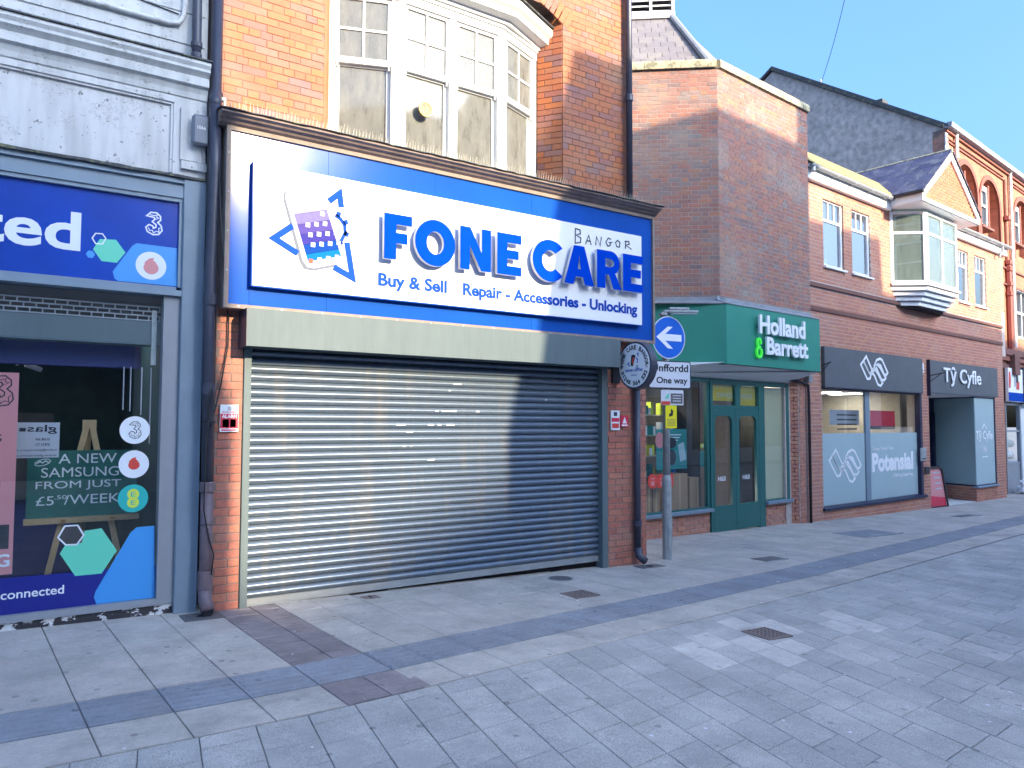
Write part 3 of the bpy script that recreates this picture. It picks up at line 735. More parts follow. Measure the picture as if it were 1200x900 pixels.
# rounded bullnose jambs and reveals of the opening, soldier arch over it
for s, x in ((-1, OPL), (1, OPR)):
    PJ = Pieces(shop, 'jamb_brick', 'brick_orange')
    for k in range(30):
        w_ = 4.42 + .075 * k
        if w_ > 6.62: break
        if s > 0:   # the visible splayed reveal on the right, in header and stretcher turns
            T = Matrix.Translation((x - .13, 7.51, w_)) @ Matrix.Rotation(-math.atan2(.275, .185), 4, 'Z')
            ln = .328
            cut = .10 if k % 2 else .20
            PJ.add(T, cut - .008, .069); PJ.add(T @ Matrix.Translation((cut, 0, 0)), ln - cut, .069)
    if PJ.items: PJ.flush()
bj = BM()
for s, x in ((-1, OPL), (1, OPR + .06)):
    rr_ = .075 if s < 0 else .06
    cx = x - rr_ if s < 0 else x + 0.0
    pl = []
    if s < 0:
        for k in range(7): a = math.pi / 2 * k / 6; pl.append((cx - .0 + rr_ * math.sin(a), WU + rr_ - rr_ * math.cos(a)))
        pl += [(x, 7.6), (cx, 7.6)]
        quadprism(bj, pl, 4.40, 6.74)
part('jamb', bj, 'brick_orange', shop, smooth=False)
bj2 = BM(); quadprism(bj2, [(OPR - .125, 7.515), (OPR + .06, WU + .02), (OPR + .075, WU + .02), (OPR + .075, 7.9), (OPR - .125, 7.9)], 4.40, 6.74); part('reveal_core', bj2, 'mortar_dark', shop)
ar = Pieces(shop, 'arch_brick', 'brick_orange')
cxA, RA = 4.17, 3.2; zA = 6.70 - RA + .30
for k in range(-21, 22):
    a = k * .0245; T = Matrix.Translation((cxA + RA * math.sin(a) - .033, WU - .005, zA + RA * math.cos(a))) @ Matrix.Rotation(-0, 4, 'Y') @ Matrix.Rotation(a, 4, 'Y')
    ar.add(T, .068, .225, .03)
ar.flush()
# the bay window ------------------------------------------------------
bay = [(2.81, 7.50), (3.49, 7.24), (4.83, 7.24), (5.50, 7.50)]
wb = BM(); box(wb, 2.70, 5.62, 7.54, 7.60, 4.40, 4.46)
win = part('bay_window', sweep_path(wb, bay, [(-.10, 4.38), (.05, 4.38), (.05, 4.44), (.02, 4.47), (-.10, 4.47)]), 'paint_white', shop)
hd = sweep_path(BM(), bay, [(-.10, 6.17), (.012, 6.17), (.012, 6.26), (.03, 6.26), (.03, 6.30), (-.10, 6.30)]); part('head_frame', hd, 'paint_white', win)
# hood over the bay: soffit, mouldings and drip
hood = sweep_path(BM(), [(2.72, 7.56), (3.44, 7.235), (4.88, 7.235), (5.60, 7.56)], [(-.25, 6.30), (.05, 6.30), (.06, 6.34), (.16, 6.36), (.17, 6.42), (.21, 6.45), (.22, 6.52), (.20, 6.55), (-.25, 6.60)]); part('hood', hood, 'paint_white', win)
lead = sweep_path(BM(), [(2.70, 7.56), (3.43, 7.235), (4.89, 7.235), (5.62, 7.56)], [(-.25, 6.602), (.205, 6.552), (.235, 6.548), (.235, 6.562), (-.25, 6.63)]); part('lead_flashing', lead, 'lead_dark', win)
def seg_frame(p, q): 
    p = Vector(p); q = Vector(q); d = (q - p); L_ = d.length; a = math.atan2(d.y, d.x)
    return Matrix.Translation((p.x, p.y, 0)) @ Matrix.Rotation(a, 4, 'Z'), L_
lights = [(0, 1, .0, 1.0), (1, 2, .0, .5), (1, 2, .5, 1.0), (2, 3, 0, 1.0)]
for (i, j, f0, f1) in lights:
    T, L_ = seg_frame(bay[i], bay[j]); a, b = L_ * f0, L_ * f1
    pl = .075 if f0 == 0 else .045; pr_ = .075 if f1 == 1 else .045
    fb = BM(); box(fb, a, a + pl, 0, .11, 4.47, 6.17); box(fb, b - pr_, b, 0, .11, 4.47, 6.17)
    part('post', fb, 'paint_white', win, T)
    x0, x1 = a + pl, b - pr_; e = .038
    # upper sash (outer plane), lower sash set back
    us = BM(); v0, v1 = .012, .05
    box(us, x0, x0 + e, v0, v1, 5.44, 6.17); box(us, x1 - e, x1, v0, v1, 5.44, 6.17); box(us, x0 + e, x1 - e, v0, v1, 6.13, 6.17); box(us, x0 + e, x1 - e, v0, v1, 5.44, 5.505)
    xm = (x0 + x1) / 2; box(us, xm - .012, xm + .012, v0 + .004, v1 - .006, 5.505, 6.13); box(us, x0 + e, xm - .012, v0 + .005, v1 - .006, 5.80, 5.825); box(us, xm + .012, x1 - e, v0 + .005, v1 - .006, 5.80, 5.825)
    for xx in (x0 + .01, x1 - .03): box(us, xx, xx + .02, v0 + .004, v1, 5.40, 5.44)
    part('upper_sash', us, 'paint_white', win, T)
    ls = BM(); v0, v1 = .055, .095; e2 = .045
    box(ls, x0, x0 + e2, v0, v1, 4.50, 5.47); box(ls, x1 - e2, x1, v0, v1, 4.50, 5.47); box(ls, x0 + e2, x1 - e2, v0, v1, 4.50, 4.58); box(ls, x0 + e2, x1 - e2, v0, v1, 5.42, 5.47)
    part('lower_sash', ls, 'paint_white', win, T)
    for (p0, p1, q0, q1) in ((x0 + e, xm - .012, 5.505, 5.80), (xm + .012, x1 - e, 5.505, 5.80), (x0 + e, xm - .012, 5.825, 6.13), (xm + .012, x1 - e, 5.825, 6.13)):
        part('pane', B1(p0, p1, .03, .034, q0, q1), 'glass_old', win, T)
    part('pane', B1(x0 + e2, x1 - e2, .074, .078, 4.58, 5.42), 'glass_old', win, T)
rm = BM(); box(rm, 2.3, 6.1, 9.6, 9.7, 4.2, 7.0); box(rm, 2.3, 2.4, 7.7, 9.6, 4.2, 7.0); box(rm, 6.0, 6.1, 7.7, 9.6, 4.2, 7.0); box(rm, 2.4, 6.0, 7.7, 9.6, 4.2, 4.3); box(rm, 2.4, 6.0, 7.7, 9.6, 6.9, 7.0)
part('room_walls', rm, 'interior_wall', shop)
# cornice under the bay, with lead, moss and spikes
cor = sweep(BM(), [(7.24, 4.46), (6.79, 4.395), (6.785, 4.372), (6.82, 4.36), (6.83, 4.345), (6.865, 4.335), (6.88, 4.315), (6.915, 4.30), (6.93, 4.29), (7.2, 4.29)], 1.60, 6.96)
part('cornice', cor, 'cornice_brown', shop)
ld = BM(); r = random.Random(9); n = 60; us_ = [1.59 + (6.98 - 1.59) * i / n for i in range(n + 1)]
ring = []
for u in us_:
    j = r.uniform(-.006, .006); k = r.uniform(-.006, .004)
    ring.append([ld.verts.new((u, v, w_)) for v, w_ in ((7.235, 4.478), (6.785 + j, 4.412 + k * .3), (6.765 + j, 4.398 + k), (6.785, 4.396), (7.235, 4.462))])
for a, b in zip(ring, ring[1:]):
    for k in range(4): ld.faces.new((a[k], b[k], b[k + 1], a[k + 1]))
part('lead_capping', ld, 'lead_dark', shop)
spk = BM(); u = 1.66
while u < 6.92:
    for v_ in (6.90, 6.99):
        h = r.uniform(.075, .105); t = r.uniform(-.012, .012); z = 4.42 + (v_ - 6.785) * .14
        box_ = [spk.verts.new(p) for p in ((u - .0035, v_, z), (u + .0035, v_, z), (u + .0015 + t, v_ - .02, z + h), (u - .0015 + t, v_ - .02, z + h))]
        spk.faces.new(box_)
        bx = [spk.verts.new(p) for p in ((u, v_ - .0035, z), (u, v_ + .0035, z), (u + t, v_ - .018, z + h), (u + t, v_ - .022, z + h))]; spk.faces.new(bx)
    u += .034
o = part('bird_spikes', spk, 'spike', shop); o['kind'] = 'stuff'
tf = BM()
for k in range(420):
    u = r.uniform(1.62, 6.9); v_ = r.uniform(6.79, 6.85); h = r.uniform(.004, .016); z = 4.405
    vs = [tf.verts.new(p) for p in ((u - .006, v_, z), (u + .006, v_, z), (u + r.uniform(-.01, .01), v_ - .006, z + h))]; tf.faces.new(vs)
mat('moss', (.16, .15, .05), .95, var=.4, scale=30); o = part('moss', tf, 'moss', shop); o['kind'] = 'stuff'

# roller shutter ------------------------------------------------------
g = BM(); box(g, 1.905, 1.972, 7.065, 7.20, -.02, 2.33, bev=.004); gl_ = part('roller_shutter', g, 'steel_greygreen', shop)
g = BM(); box(g, 6.185, 6.272, 7.065, 7.20, -.12, 2.33, bev=.004); part('guide_rail', g, 'steel_greygreen', gl_)
PIT = .0735; prof = []
for k in range(9):
    t = k / 8; prof.append((7.163 - .022 * math.sin(math.pi * min(1, t * 1.12)) ** .8 if t < .89 else 7.163, .004 + t * .066))
sl_bm = BM(); pv = [(7.175, .0695), (7.163, .0695)] 
P_ = [(7.170, .001), (7.158, .004), (7.147, .013), (7.139, .026), (7.137, .036), (7.140, .046), (7.149, .058), (7.162, .067), (7.170, .0725), (7.180, .0725), (7.180, .001)]
sweep(sl_bm, P_, 1.965, 6.20)
me = bpy.data.meshes.new('slat'); bmesh.ops.translate(sl_bm, vec=-BASE[shop.name] , verts=sl_bm.verts); sl_bm.to_mesh(me); sl_bm.free(); me.materials.append(MATS['slat_metal'])
for p in me.polygons: p.use_smooth = len(p.vertices) == 4
try: me.set_sharp_from_angle(angle=R(50))
except Exception: pass
rs_j = random.Random(77)
for k in range(31):
    o = bpy.data.objects.new('slat', me); COL.objects.link(o); o.parent = gl_; o.location = (rs_j.uniform(-.002, .002), rs_j.uniform(-.0012, .0012), .062 + k * PIT + rs_j.uniform(-.0008, .0008)); o.rotation_euler = (rs_j.uniform(-.02, .02) * 0, rs_j.uniform(-.0003, .0003), rs_j.uniform(-.0003, .0003))
bb = BM(); sweep(bb, [(7.185, -.008), (7.135, -.008), (7.135, .004), (7.148, .006), (7.148, .052), (7.158, .060), (7.185, .060)], 1.968, 6.19)
part('bottom_bar', bb, 'slat_bar', gl_)
hb = BM(); sweep(hb, [(6.82, 2.333), (6.82, 2.668), (7.09, 2.668), (7.09, 2.333), (7.05, 2.333), (7.05, 2.345), (6.84, 2.345), (6.84, 2.333)], 1.855, 6.265)
part('shutter_box', hb, 'steel_greygreen', gl_)
for e_ in (1.851, 6.265): part('end_plate', B1(e_, e_ + .004, 6.818, 7.088, 2.330, 2.669), 'pipe_navy', gl_)  # navy instead of the box's grey-green: shade on the ends put into the colour
vd = BM(); box(vd, 1.90, 6.27, 7.21, 7.30, -.15, 2.65); part('void_back', vd, 'void_dark', shop)
# left-over adhesive and scuffs on the slats
r = random.Random(21); ad = BM()
for (x, y) in ((512, 478), (522, 480), (531, 485), (505, 495), (515, 497), (528, 495), (470, 500), (480, 505), (462, 513), (474, 520), (482, 523), (515, 515), (505, 543), (527, 455), (536, 452), (560, 480), (640, 690), (640, 465)):
    u, w_ = A.px(x, y, 7.138); l_ = r.uniform(.01, .06)
    k = round((w_ - .062 - .034) / PIT); w_ = .062 + k * PIT + .034
    box(ad, u - l_, u + l_, 7.1375, 7.139, w_ - .006, w_ + .008)
o = part('glue_residue', ad, 'sticker_white', gl_); o['kind'] = 'stuff'

# ================================================================== THE FONE CARE SIGN
sign = thing('shop_sign', 'wide blue fascia sign with raised blue FONE CARE letters on a white panel', 'sign', A, (4.3, 7.0, 2.67))
vb = 6.935
fr_ = BM(); box(fr_, 1.672, 1.712, 6.905, 7.10, 2.668, 4.300); box(fr_, 6.905, 6.935, 6.905, 7.10, 2.668, 4.300); box(fr_, 1.712, 6.905, 6.905, 7.10, 2.668, 2.705); box(fr_, 1.712, 6.905, 6.912, 7.10, 4.262, 4.300)
part('sign_frame', fr_, 'trim_brown', sign)
xs_ = [1.712, 2.62, 3.78, 5.02, 5.93, 6.905]
for i, (a, b) in enumerate(zip(xs_, xs_[1:])): part('backing_board', B1(a + .001, b - .001, vb + (.0 if i % 2 else .0015), 6.98, 2.705, 4.262), 'board_blue', sign)
part('backing_board', B1(1.90, 1.935, vb - .004, vb + .001, 2.72, 3.99), 'board_blue', sign)
sc_bm = BM()
for k in range(14):
    u = 1.80 + k * .385
    for w_ in (2.687,):
        quadprism(sc_bm, [], 0, 0) if False else box(sc_bm, u - .007, u + .007, 6.899, 6.906, w_ - .007, w_ + .007)
for w_ in (3.0, 3.35, 3.7, 4.05):
    box(sc_bm, 1.685, 1.699, 6.899, 6.906, w_ - .007, w_ + .007); box(sc_bm, 6.913, 6.927, 6.899, 6.906, w_ - .007, w_ + .007)
part('screw', sc_bm, 'galvanised', sign)
pn = BM(); box(pn, 1.905, 6.672, 6.868, 6.934, 2.880, 3.998, bev=.003); pnl = part('white_panel', pn, 'panel_white', sign)
pe = BM(); box(pe, 1.895, 1.905, 6.866, 6.934, 2.872, 4.004); box(pe, 1.905, 6.672, 6.866, 6.934, 2.870, 2.880); part('panel_edge', pe, 'board_blue', pnl)
VL = 6.822
def lx(px_): return A.px(px_, 300, VL)[0]
def arc(cx, cy, rx, ry, a0, a1, n): return [(cx + rx * math.cos(R(a0 + (a1 - a0) * k / n)), cy + ry * math.sin(R(a0 + (a1 - a0) * k / n))) for k in range(n + 1)]
W_0, W_1 = 3.262, 3.715; HH = W_1 - W_0; ST = .132
def gF(a, b): return [[(a, W_0), (a + ST, W_0), (a + ST, W_0 + .165), (b - .05, W_0 + .165), (b - .05, W_0 + .27), (a + ST, W_0 + .27), (a + ST, W_1 - .10), (b, W_1 - .10), (b, W_1), (a, W_1)]]
def gE(a, b): return [[(a, W_0), (b, W_0), (b, W_0 + .10), (a + ST, W_0 + .10), (a + ST, W_0 + .178), (b - .035, W_0 + .178), (b - .035, W_0 + .275), (a + ST, W_0 + .275), (a + ST, W_1 - .10), (b, W_1 - .10), (b, W_1), (a, W_1)]]
def gN(a, b): return [[(a, W_0), (a + .118, W_0), (a + .118, W_0 + .26), (b - .125, W_0), (b, W_0), (b, W_1), (b - .118, W_1), (b - .118, W_0 + .195), (a + .125, W_1), (a, W_1)]]
def gO(a, b):
    cx, cy, rx, ry = (a + b) / 2, (W_0 + W_1) / 2, (b - a) / 2, HH / 2 + .012
    return [arc(cx, cy, rx, ry, 0, 360, 48)[:-1], arc(cx, cy, rx - .134, ry - .120, 0, 360, 40)[:-1]]
def gC(a, b):
    rx = (b - a) / 1.743; cx, cy, ry = a + rx, (W_0 + W_1) / 2, HH / 2 + .012
    return [arc(cx, cy, rx, ry, 42, 318, 40) + arc(cx, cy, rx - .134, ry - .120, 314, 46, 34)]
def gA(a, b):
    c = (a + b) / 2; t = .138; wd = b - a
    def ed(w_): return (w_ - W_0) / HH
    out = [(a, W_0), (a + t, W_0), (a + t + .03, W_0 + .09), (b - t - .03, W_0 + .09), (b - t, W_0), (b, W_0), (c + .078, W_1), (c - .078, W_1)]
    hole = [(a + t + .062, W_0 + .18), (b - t - .062, W_0 + .18), (c, W_1 - .11)]
    return [out, hole]
def gR(a, b):
    my = W_0 + .165; ry = (W_1 - my) / 2; cy = my + ry; rx = .14; cx = b - .025 - rx
    bowl = arc(cx, cy, rx, ry, 90, -62, 16)
    out = [(a, W_0), (a + ST, W_0), (a + ST, my), (a + ST + .055, my), (b - .125, W_0), (b + .012, W_0)] + [(cx + rx * math.cos(R(-62)) + .0, my + .028)] + bowl[::-1][1:] + [(a, W_1)]
    iy = ry - .094
    hole = [(a + ST, cy - iy), (cx - .02, cy - iy)] + arc(cx - .02, cy, .075, iy, -90, 90, 12)[1:-1] + [(cx - .02, cy + iy), (a + ST, cy + iy)]
    return [out, hole]
GL = [(gF, 447.8, 480.5), (gO, 484, 531), (gN, 536.9, 573), (gE, 580.2, 608.6), (gC, 621.6, 656.5), (gA, 658.5, 693.2), (gR, 696.8, 725), (gE, 727.2, 750.6)]
for f, a, b in GL: outline('letter', f(lx(a), lx(b)), VL, .042, 'letter_blue', sign, side='letter_side')
for s, x0, x1 in (('Buy & Sell', 443, 523.5), ('Repair - Accessories - Unlocking', 542.5, 746.5)):
    u0, u1 = A.px(x0, 335, 6.866)[0], A.px(x1, 355, 6.866)[0]
    text('lettering', s, (u0, u1, 2.965, 3.135), 6.866, 'print_blue', sign, bold=.034, depth=.003)
hand = {'B': [[(0, 0), (.02, 1)], [(0, 1), (.5, .95), (.55, .7), (.1, .55), (.6, .4), (.55, .1), (-.05, -.02)]],
        'A': [[(0, 0), (.35, .85), (.6, 0)], [(.12, .32), (.5, .34)]], 'N': [[(0, 0), (.08, .8), (.5, .02), (.62, .85)]],
        'G': [[(.6, .72), (.3, .8), (.02, .4), (.25, .05), (.5, .15), (.52, .42), (.28, .42), (.75, .46)]],
        'O': [[(.25, .7), (.02, .45), (.15, .1), (.45, .1), (.52, .5), (.25, .7)]],
        'R': [[(.05, 0), (.08, .68)], [(-.02, .66), (.45, .7), (.5, .45), (.12, .34), (.75, .02)]]}
p0 = A.px(674, 284, 6.866); p1 = A.px(742, 296, 6.866); uu = p0[0]; adv = (p1[0] - p0[0]) / 6.05
for k, ch in enumerate('BANGOR'):
    hs = BM()
    h = .175 if ch == "B" else .135; wd = adv * .95; ox = p0[0] + k * adv * 1.03; oz = 3.766 + .008 * k
    for st in hand[ch]: stroke(hs, [(ox + x * wd, oz + y * h) for x, y in st], .014, 6.8635, 6.866)
    part('handwritten_letter', hs, 'ink_black', sign)
# printed picture of a phone with chevrons and a cog
def P(x, y, v=6.866): return A.px(x, y, v)
ph = [(334, 231), (336, 222), (342, 217), (368, 214.5), (374, 217), (379, 226), (400, 293), (401, 303), (396, 309), (368, 314.5), (360, 313), (355, 306)]
phs = [(333.5, 222), (335, 221), (362, 312), (372, 315), (396, 311), (394, 314), (366, 318), (357, 314), (352, 306), (334, 236)]
facepoly_ = lambda name, pts, v, m, par, d=.003: part(name, facepoly(BM(), [P(*p) for p in pts], v, v + d), m, par)
shd = facepoly_('phone_edge', [(332.5, 226), (338, 220), (362, 312), (395, 310), (396, 312), (366, 317.5), (356, 315), (351, 306), (332.5, 236)], 6.864, 'matte_grey', sign)
TLp, TRp, BRp, BLp = (336.5, 224), (374.5, 219), (400.5, 303), (361.5, 309)
def lerp2(a, b, t): return (a[0] + (b[0] - a[0]) * t, a[1] + (b[1] - a[1]) * t)
scr = facepoly_('phone_screen', ph, 6.8628, 'matte_pale', sign, .0012)
for b0, b1, cN in ((.0, .18, (.50, .48, .56)), (.18, .32, (.34, .32, .48)), (.32, .46, (.18, .16, .36)), (.46, .60, (.09, .07, .28)), (.60, .74, (.05, .045, .26)), (.74, .87, (.012, .06, .30)), (.87, .965, (.01, .15, .42))):
    mN = 'screen_band_%02d' % int(b0 * 100); mat(mN, cN, .85, spec=0, var=.15, scale=25)
    facepoly_('phone_screen', [lerp2(TLp, BLp, b0), lerp2(TRp, BRp, b0), lerp2(TRp, BRp, b1 + .004), lerp2(TLp, BLp, b1 + .004)], 6.8618, mN, sign, .0008)
ib = {}; r = random.Random(4)
for row in range(5):
    for c_ in range(4):
        if row == 0 and c_ < 2: continue
        x = 357.5 + c_ * 10 + row * 3.0; y = 252 + row * 11.6 - c_ * .7 + (10 if row == 4 else 0)
        if row == 4: x = 364 + c_ * 10.2; y = 306 - c_ * 1.6
        m_ = r.choice(['matte_white', 'matte_white', 'matte_white', 'matte_red' if r.random() < .4 else 'matte_white', 'matte_green' if row == 0 else 'matte_pale'])
        u, w_ = P(x, y); part('app_icon', facepoly(BM(), [(u - .020, w_ - .021), (u + .020, w_ - .021), (u + .022, w_ + .02), (u - .018, w_ + .02)], 6.860, 6.8606), m_, sign)
cv = BM()
stroke(cv, [P(343, 264.5), P(321, 279), P(349, 297)], .058, 6.8635, 6.866); part('logo_chevron', cv, 'print_blue', sign); cv = BM(); stroke(cv, [P(385.5, 236), P(398, 226.5), P(400, 243)], .058, 6.8635, 6.866)
part('logo_chevron', cv, 'print_blue', sign); cv = BM(); stroke(cv, [P(406.5, 284), P(413, 325.5), P(391, 313)], .058, 6.8635, 6.866)
part('logo_chevron', cv, 'print_blue', sign); cv = BM(); gc = [P(393, 252), P(399, 256.5), P(404, 264), P(404.5, 273), P(400.5, 281), P(398, 284)]; stroke(cv, gc, .034, 6.8635, 6.866)
for a, b in (((396, 254), (397.5, 248.5)), ((402.5, 261.5), (407.5, 259.5)), ((403.5, 272.5), (408.5, 276)), ((398.5, 283), (400, 287))): stroke(cv, [P(*a), P(*b)], .045, 6.8635, 6.866)
part('logo_cog', cv, 'print_blue', sign)

# projecting round sign, perpendicular to the wall -------------------
rs = thing('round_hanging_sign', 'round black-rimmed white hanging sign with a phone picture at the right end of the shop', 'sign', A, (6.40, 7.0, 2.36))
TX = Matrix(((0, -1, 0, 0), (-1, 0, 0, 0), (0, 0, 1, 0), (0, 0, 0, 1)))   # local u -> -Y (towards street), local v(front -v) -> faces -X
# local (u, v, w): world x = -v' ... build with explicit matrix: face looks towards -X, its right hand side is the street side
TX = Matrix(((0, 1, 0, 6.40), (-1, 0, 0, 6.68), (0, 0, 1, 2.355), (0, 0, 0, 1)))
def ring_pts(rad, n=40): return disc_pts(0, 0, rad, n)
part('drum', facepoly(BM(), ring_pts(.285, 44), -.045, .055), 'pipe_navy', rs, TX)
part('sign_face', facepoly(BM(), ring_pts(.262, 44), -.049, -.044), 'white_print', rs, TX)
br = BM(); tube(br, [(6.40, 6.94, 2.36), (6.40, 7.09, 2.36)], .022, 8); box(br, 6.34, 6.46, 7.04, 7.085, 2.16, 2.56); part('bracket', br, 'pipe_black', rs)
def round_text(s, rad, a_mid, step, size, flip=False):
    n = len(s)
    for i, ch in enumerate(s):
        if ch == ' ': continue
        a = a_mid - (i - (n - 1) / 2) * step if not flip else a_mid + (i - (n - 1) / 2) * step
        me = text_mesh(ch, (-size * .36, size * .36, -size / 2, size / 2) if ch not in '1I' else (-size * .12, size * .12, -size / 2, size / 2), .03, .002)
        me = stand(me); 
        rot = Matrix.Rotation(-(R(a) - math.pi / 2 + (math.pi if flip else 0)), 4, 'Y')
        me.transform(TX @ Matrix.Translation((rad * math.cos(R(a)), -.0505, rad * math.sin(R(a)))) @ rot); me.transform(Matrix.Translation(-BASE[rs.name])); me.materials.clear()
        link('sign_letter', me, 'ink_black', rs)
round_text('FONE CARE BANGOR', .215, 90, 11.8, .055)
round_text('01248 564 532', .215, 270, 11.0, .052, flip=True)
round_text('*', .215, 187, 10, .03); round_text('*', .215, -7, 10, .03)
text('lettering', 'REPAIR CENTRE', (-.145, .145, -.075, -.045), -.0505, 'print_blue', rs, bold=.01, depth=.002, M4=TX)
text('lettering', 'CONTACT', (-.05, .05, -.125, -.11), -.0505, 'print_blue', rs, depth=.002, M4=TX)
part('phone_print', facepoly(BM(), [(-.055, .0), (-.02, -.012), (.03, .115), (-.01, .13), (-.045, .12)], -.0512, -.050), 'ink_black', rs, TX)
part('phone_print', facepoly(BM(), [(-.035, .02), (-.012, .012), (.012, .09), (-.018, .10)], -.0522, -.0512), 'sticker_red', rs, TX)
ck = BM()
for q in ([(-.075, .04), (-.105, .02), (-.07, -.01)], [(.05, .13), (.075, .14), (.07, .10)], [(.045, .0), (.08, -.045), (.03, -.03)], [(.04, .09), (.065, .06), (.055, .025)]): stroke(ck, q, .012, -.0512, -.050)
part('logo_print', ck, 'print_blue', rs, TX)

# alarm notices on the piers ------------------------------------------
def notice(fr, name, label, cat, x0, y0, x1, y1, v, m='sticker_white', rows=()):
    u0, wt = fr.px(x0, y0, v); u1, wb_ = fr.px(x1, y1, v)
    t = thing(name, label, cat, fr, ((u0 + u1) / 2, v, wb_))
    part('plate', B1(u0, u1, v - .004, v + .012, wb_, wt), m, t)
    for (a, b, c, d, mm) in rows:
        part('print_block', B1(u0 + (u1 - u0) * a, u0 + (u1 - u0) * b, v - .0052, v - .004, wb_ + (wt - wb_) * c, wb_ + (wt - wb_) * d), mm, t)
    return t, (u0, u1, wb_, wt)
t, q = notice(A, 'alarm_notice', 'red and white ALARM notice on the left brick pier beside the shutter', 'notice', 258, 474, 279, 506, 7.055, rows=((.02, .98, .13, .66, 'notice_red'), (.14, .48, .17, .46, 'sticker_white'), (.55, .86, .17, .46, 'sticker_white'), (.4, .6, .78, .93, 'poster_grey'), (.08, .92, .04, .09, 'notice_red')))
text('lettering', 'ALARM', (q[0] + .015, q[1] - .015, q[2] + (q[3] - q[2]) * .50, q[2] + (q[3] - q[2]) * .64), 7.0495, 'sticker_white', t, bold=.04, depth=.0012)
text('lettering', 'INTRUDER', (q[0] + .02, q[1] - .02, q[2] + (q[3] - q[2]) * .70, q[2] + (q[3] - q[2]) * .75), 7.0505, 'notice_red', t, bold=.02, depth=.0012)
t, q = notice(A, 'alarm_notice', 'pale ALARM notice high on the right brick pier beside the downpipe', 'notice', 716, 481, 726, 504, 7.055, rows=((.05, .95, .42, .62, 'notice_red'), (.1, .9, .10, .34, 'sticker_red'), (.3, .7, .72, .92, 'pipe_navy')))
t, q = notice(A, 'warning_notice', 'small red warning triangle notice on the right brick pier', 'notice', 727.5, 487, 736, 500, 7.055, m='notice_red', rows=((.1, .9, .06, .2, 'sticker_white'),))
part('triangle', facepoly(BM(), [((q[0] * .8 + q[1] * .2), q[2] + .04), ((q[0] * .2 + q[1] * .8), q[2] + .04), ((q[0] + q[1]) / 2, q[3] - .015)], 7.0495, 7.051), 'sticker_white', t)

# clock stuck behind a bay window pane
ckT = thing('round_clock', 'small round gilt clock face fixed in the second light of the bay window', 'clock', A, (3.80, 7.30, 5.06))
cT = Matrix.Translation((3.81, 7.225, 5.055))
part('clock_face', facepoly(BM(), ring_pts(.072, 28), -.006, .006), 'clock_tan', ckT, cT)
rb = BM()
for k in range(28):
    a, b = 2 * math.pi * k / 28, 2 * math.pi * (k + 1) / 28
    facepoly(rb, [(.082 * math.cos(a), .082 * math.sin(a)), (.082 * math.cos(b), .082 * math.sin(b)), (.066 * math.cos(b), .066 * math.sin(b)), (.066 * math.cos(a), .066 * math.sin(a))], -.014, .006)
part('bezel', rb, 'gold', ckT, cT)
nb = BM()
for k in range(12): a = R(30 * k); stroke(nb, [(.035 * math.cos(a), .035 * math.sin(a)), (.062 * math.cos(a), .062 * math.sin(a))], .007, -.009, -.006)
stroke(nb, [(0, 0), (.03, .035)], .008, -.011, -.008); stroke(nb, [(0, 0), (-.015, .05)], .006, -.011, -.008); part('hands', nb, 'cover_rust', ckT, cT)

# ================================================================== DOWNPIPES AND CABLES
def pipe(name, label, m, pts, rad, collars=(), shoe=None, fr=A, group=None):
    t = thing(name, label, 'downpipe', fr, (pts[-1][0], pts[-1][1], pts[-1][2]), group)
    part('pipe', tube(BM(), pts, rad, 14), m, t, smooth=True)
    for (p, h, k) in collars:
        cbm = BM(); tube(cbm, [(p[0], p[1], p[2] - h / 2), (p[0], p[1], p[2] - h / 2 + .008), (p[0], p[1], p[2] + h / 2 - .008), (p[0], p[1], p[2] + h / 2)], [rad * k * .96, rad * k, rad * k, rad * k * .96], 14)
        part('collar', cbm, m, t, smooth=False)
    if shoe: part('shoe', tube(BM(), shoe, rad * 1.1, 14), m, t, smooth=True)
    return t
lp = pipe('downpipe', 'large mauve cast iron downpipe with a shoe between the blue shopfront and the brick pier', 'pipe_mauve', [(1.595, 7.0, 1.12), (1.595, 7.0, .16)], .052, [((1.595, 7.0, 1.10), .09, 1.22), ((1.595, 7.0, .78), .012, 1.12), ((1.595, 7.0, .30), .16, 1.2)], [(1.595, 7.0, .24), (1.595, 6.985, .13), (1.60, 6.90, .055)])
part('pipe_upper', tube(BM(), [(1.59, 7.0, 4.48), (1.60, 7.0, 3.9), (1.575, 7.0, 2.7), (1.595, 7.0, 1.12)], .050, 14), 'pipe_navy', lp, smooth=True)
for z in (2.74, 1.95): part('collar', tube(BM(), [(1.583, 7.0, z - .05), (1.583, 7.0, z + .05)], .061, 14), 'pipe_navy', lp)
part('mouth', facepoly(BM(), disc_pts(1.60, .052, .047, 14), 6.893, 6.898), 'void_dark', lp)
p2 = pipe('downpipe', 'dark navy downpipe running up the joint between white render and orange brick', 'pipe_navy', [(1.62, 7.14, 9), (1.62, 7.14, 4.66), (1.60, 7.04, 4.55), (1.59, 7.0, 4.46)], .052, [((1.62, 7.14, 4.62), .08, 1.25), ((1.62, 7.14, 6.6), .06, 1.2)])
stp = BM(); box(stp, 1.63, 1.70, 7.09, 7.12, 4.58, 4.61); box(stp, 1.64, 1.70, 7.09, 7.12, 4.48, 4.50); box(stp, 1.68, 1.70, 7.085, 7.115, 4.48, 4.61); part('bracket', stp, 'galvanised', p2)
pipe('downpipe', 'slim navy downpipe on the white painted wall above the blue shopfront', 'pipe_navy', [(1.415, 7.10, 9), (1.44, 7.10, 5.05), (1.44, 7.10, 4.90)], .040, [((1.44, 7.10, 5.03), .05, 1.22), ((1.44, 7.10, 4.93), .05, 1.15)])
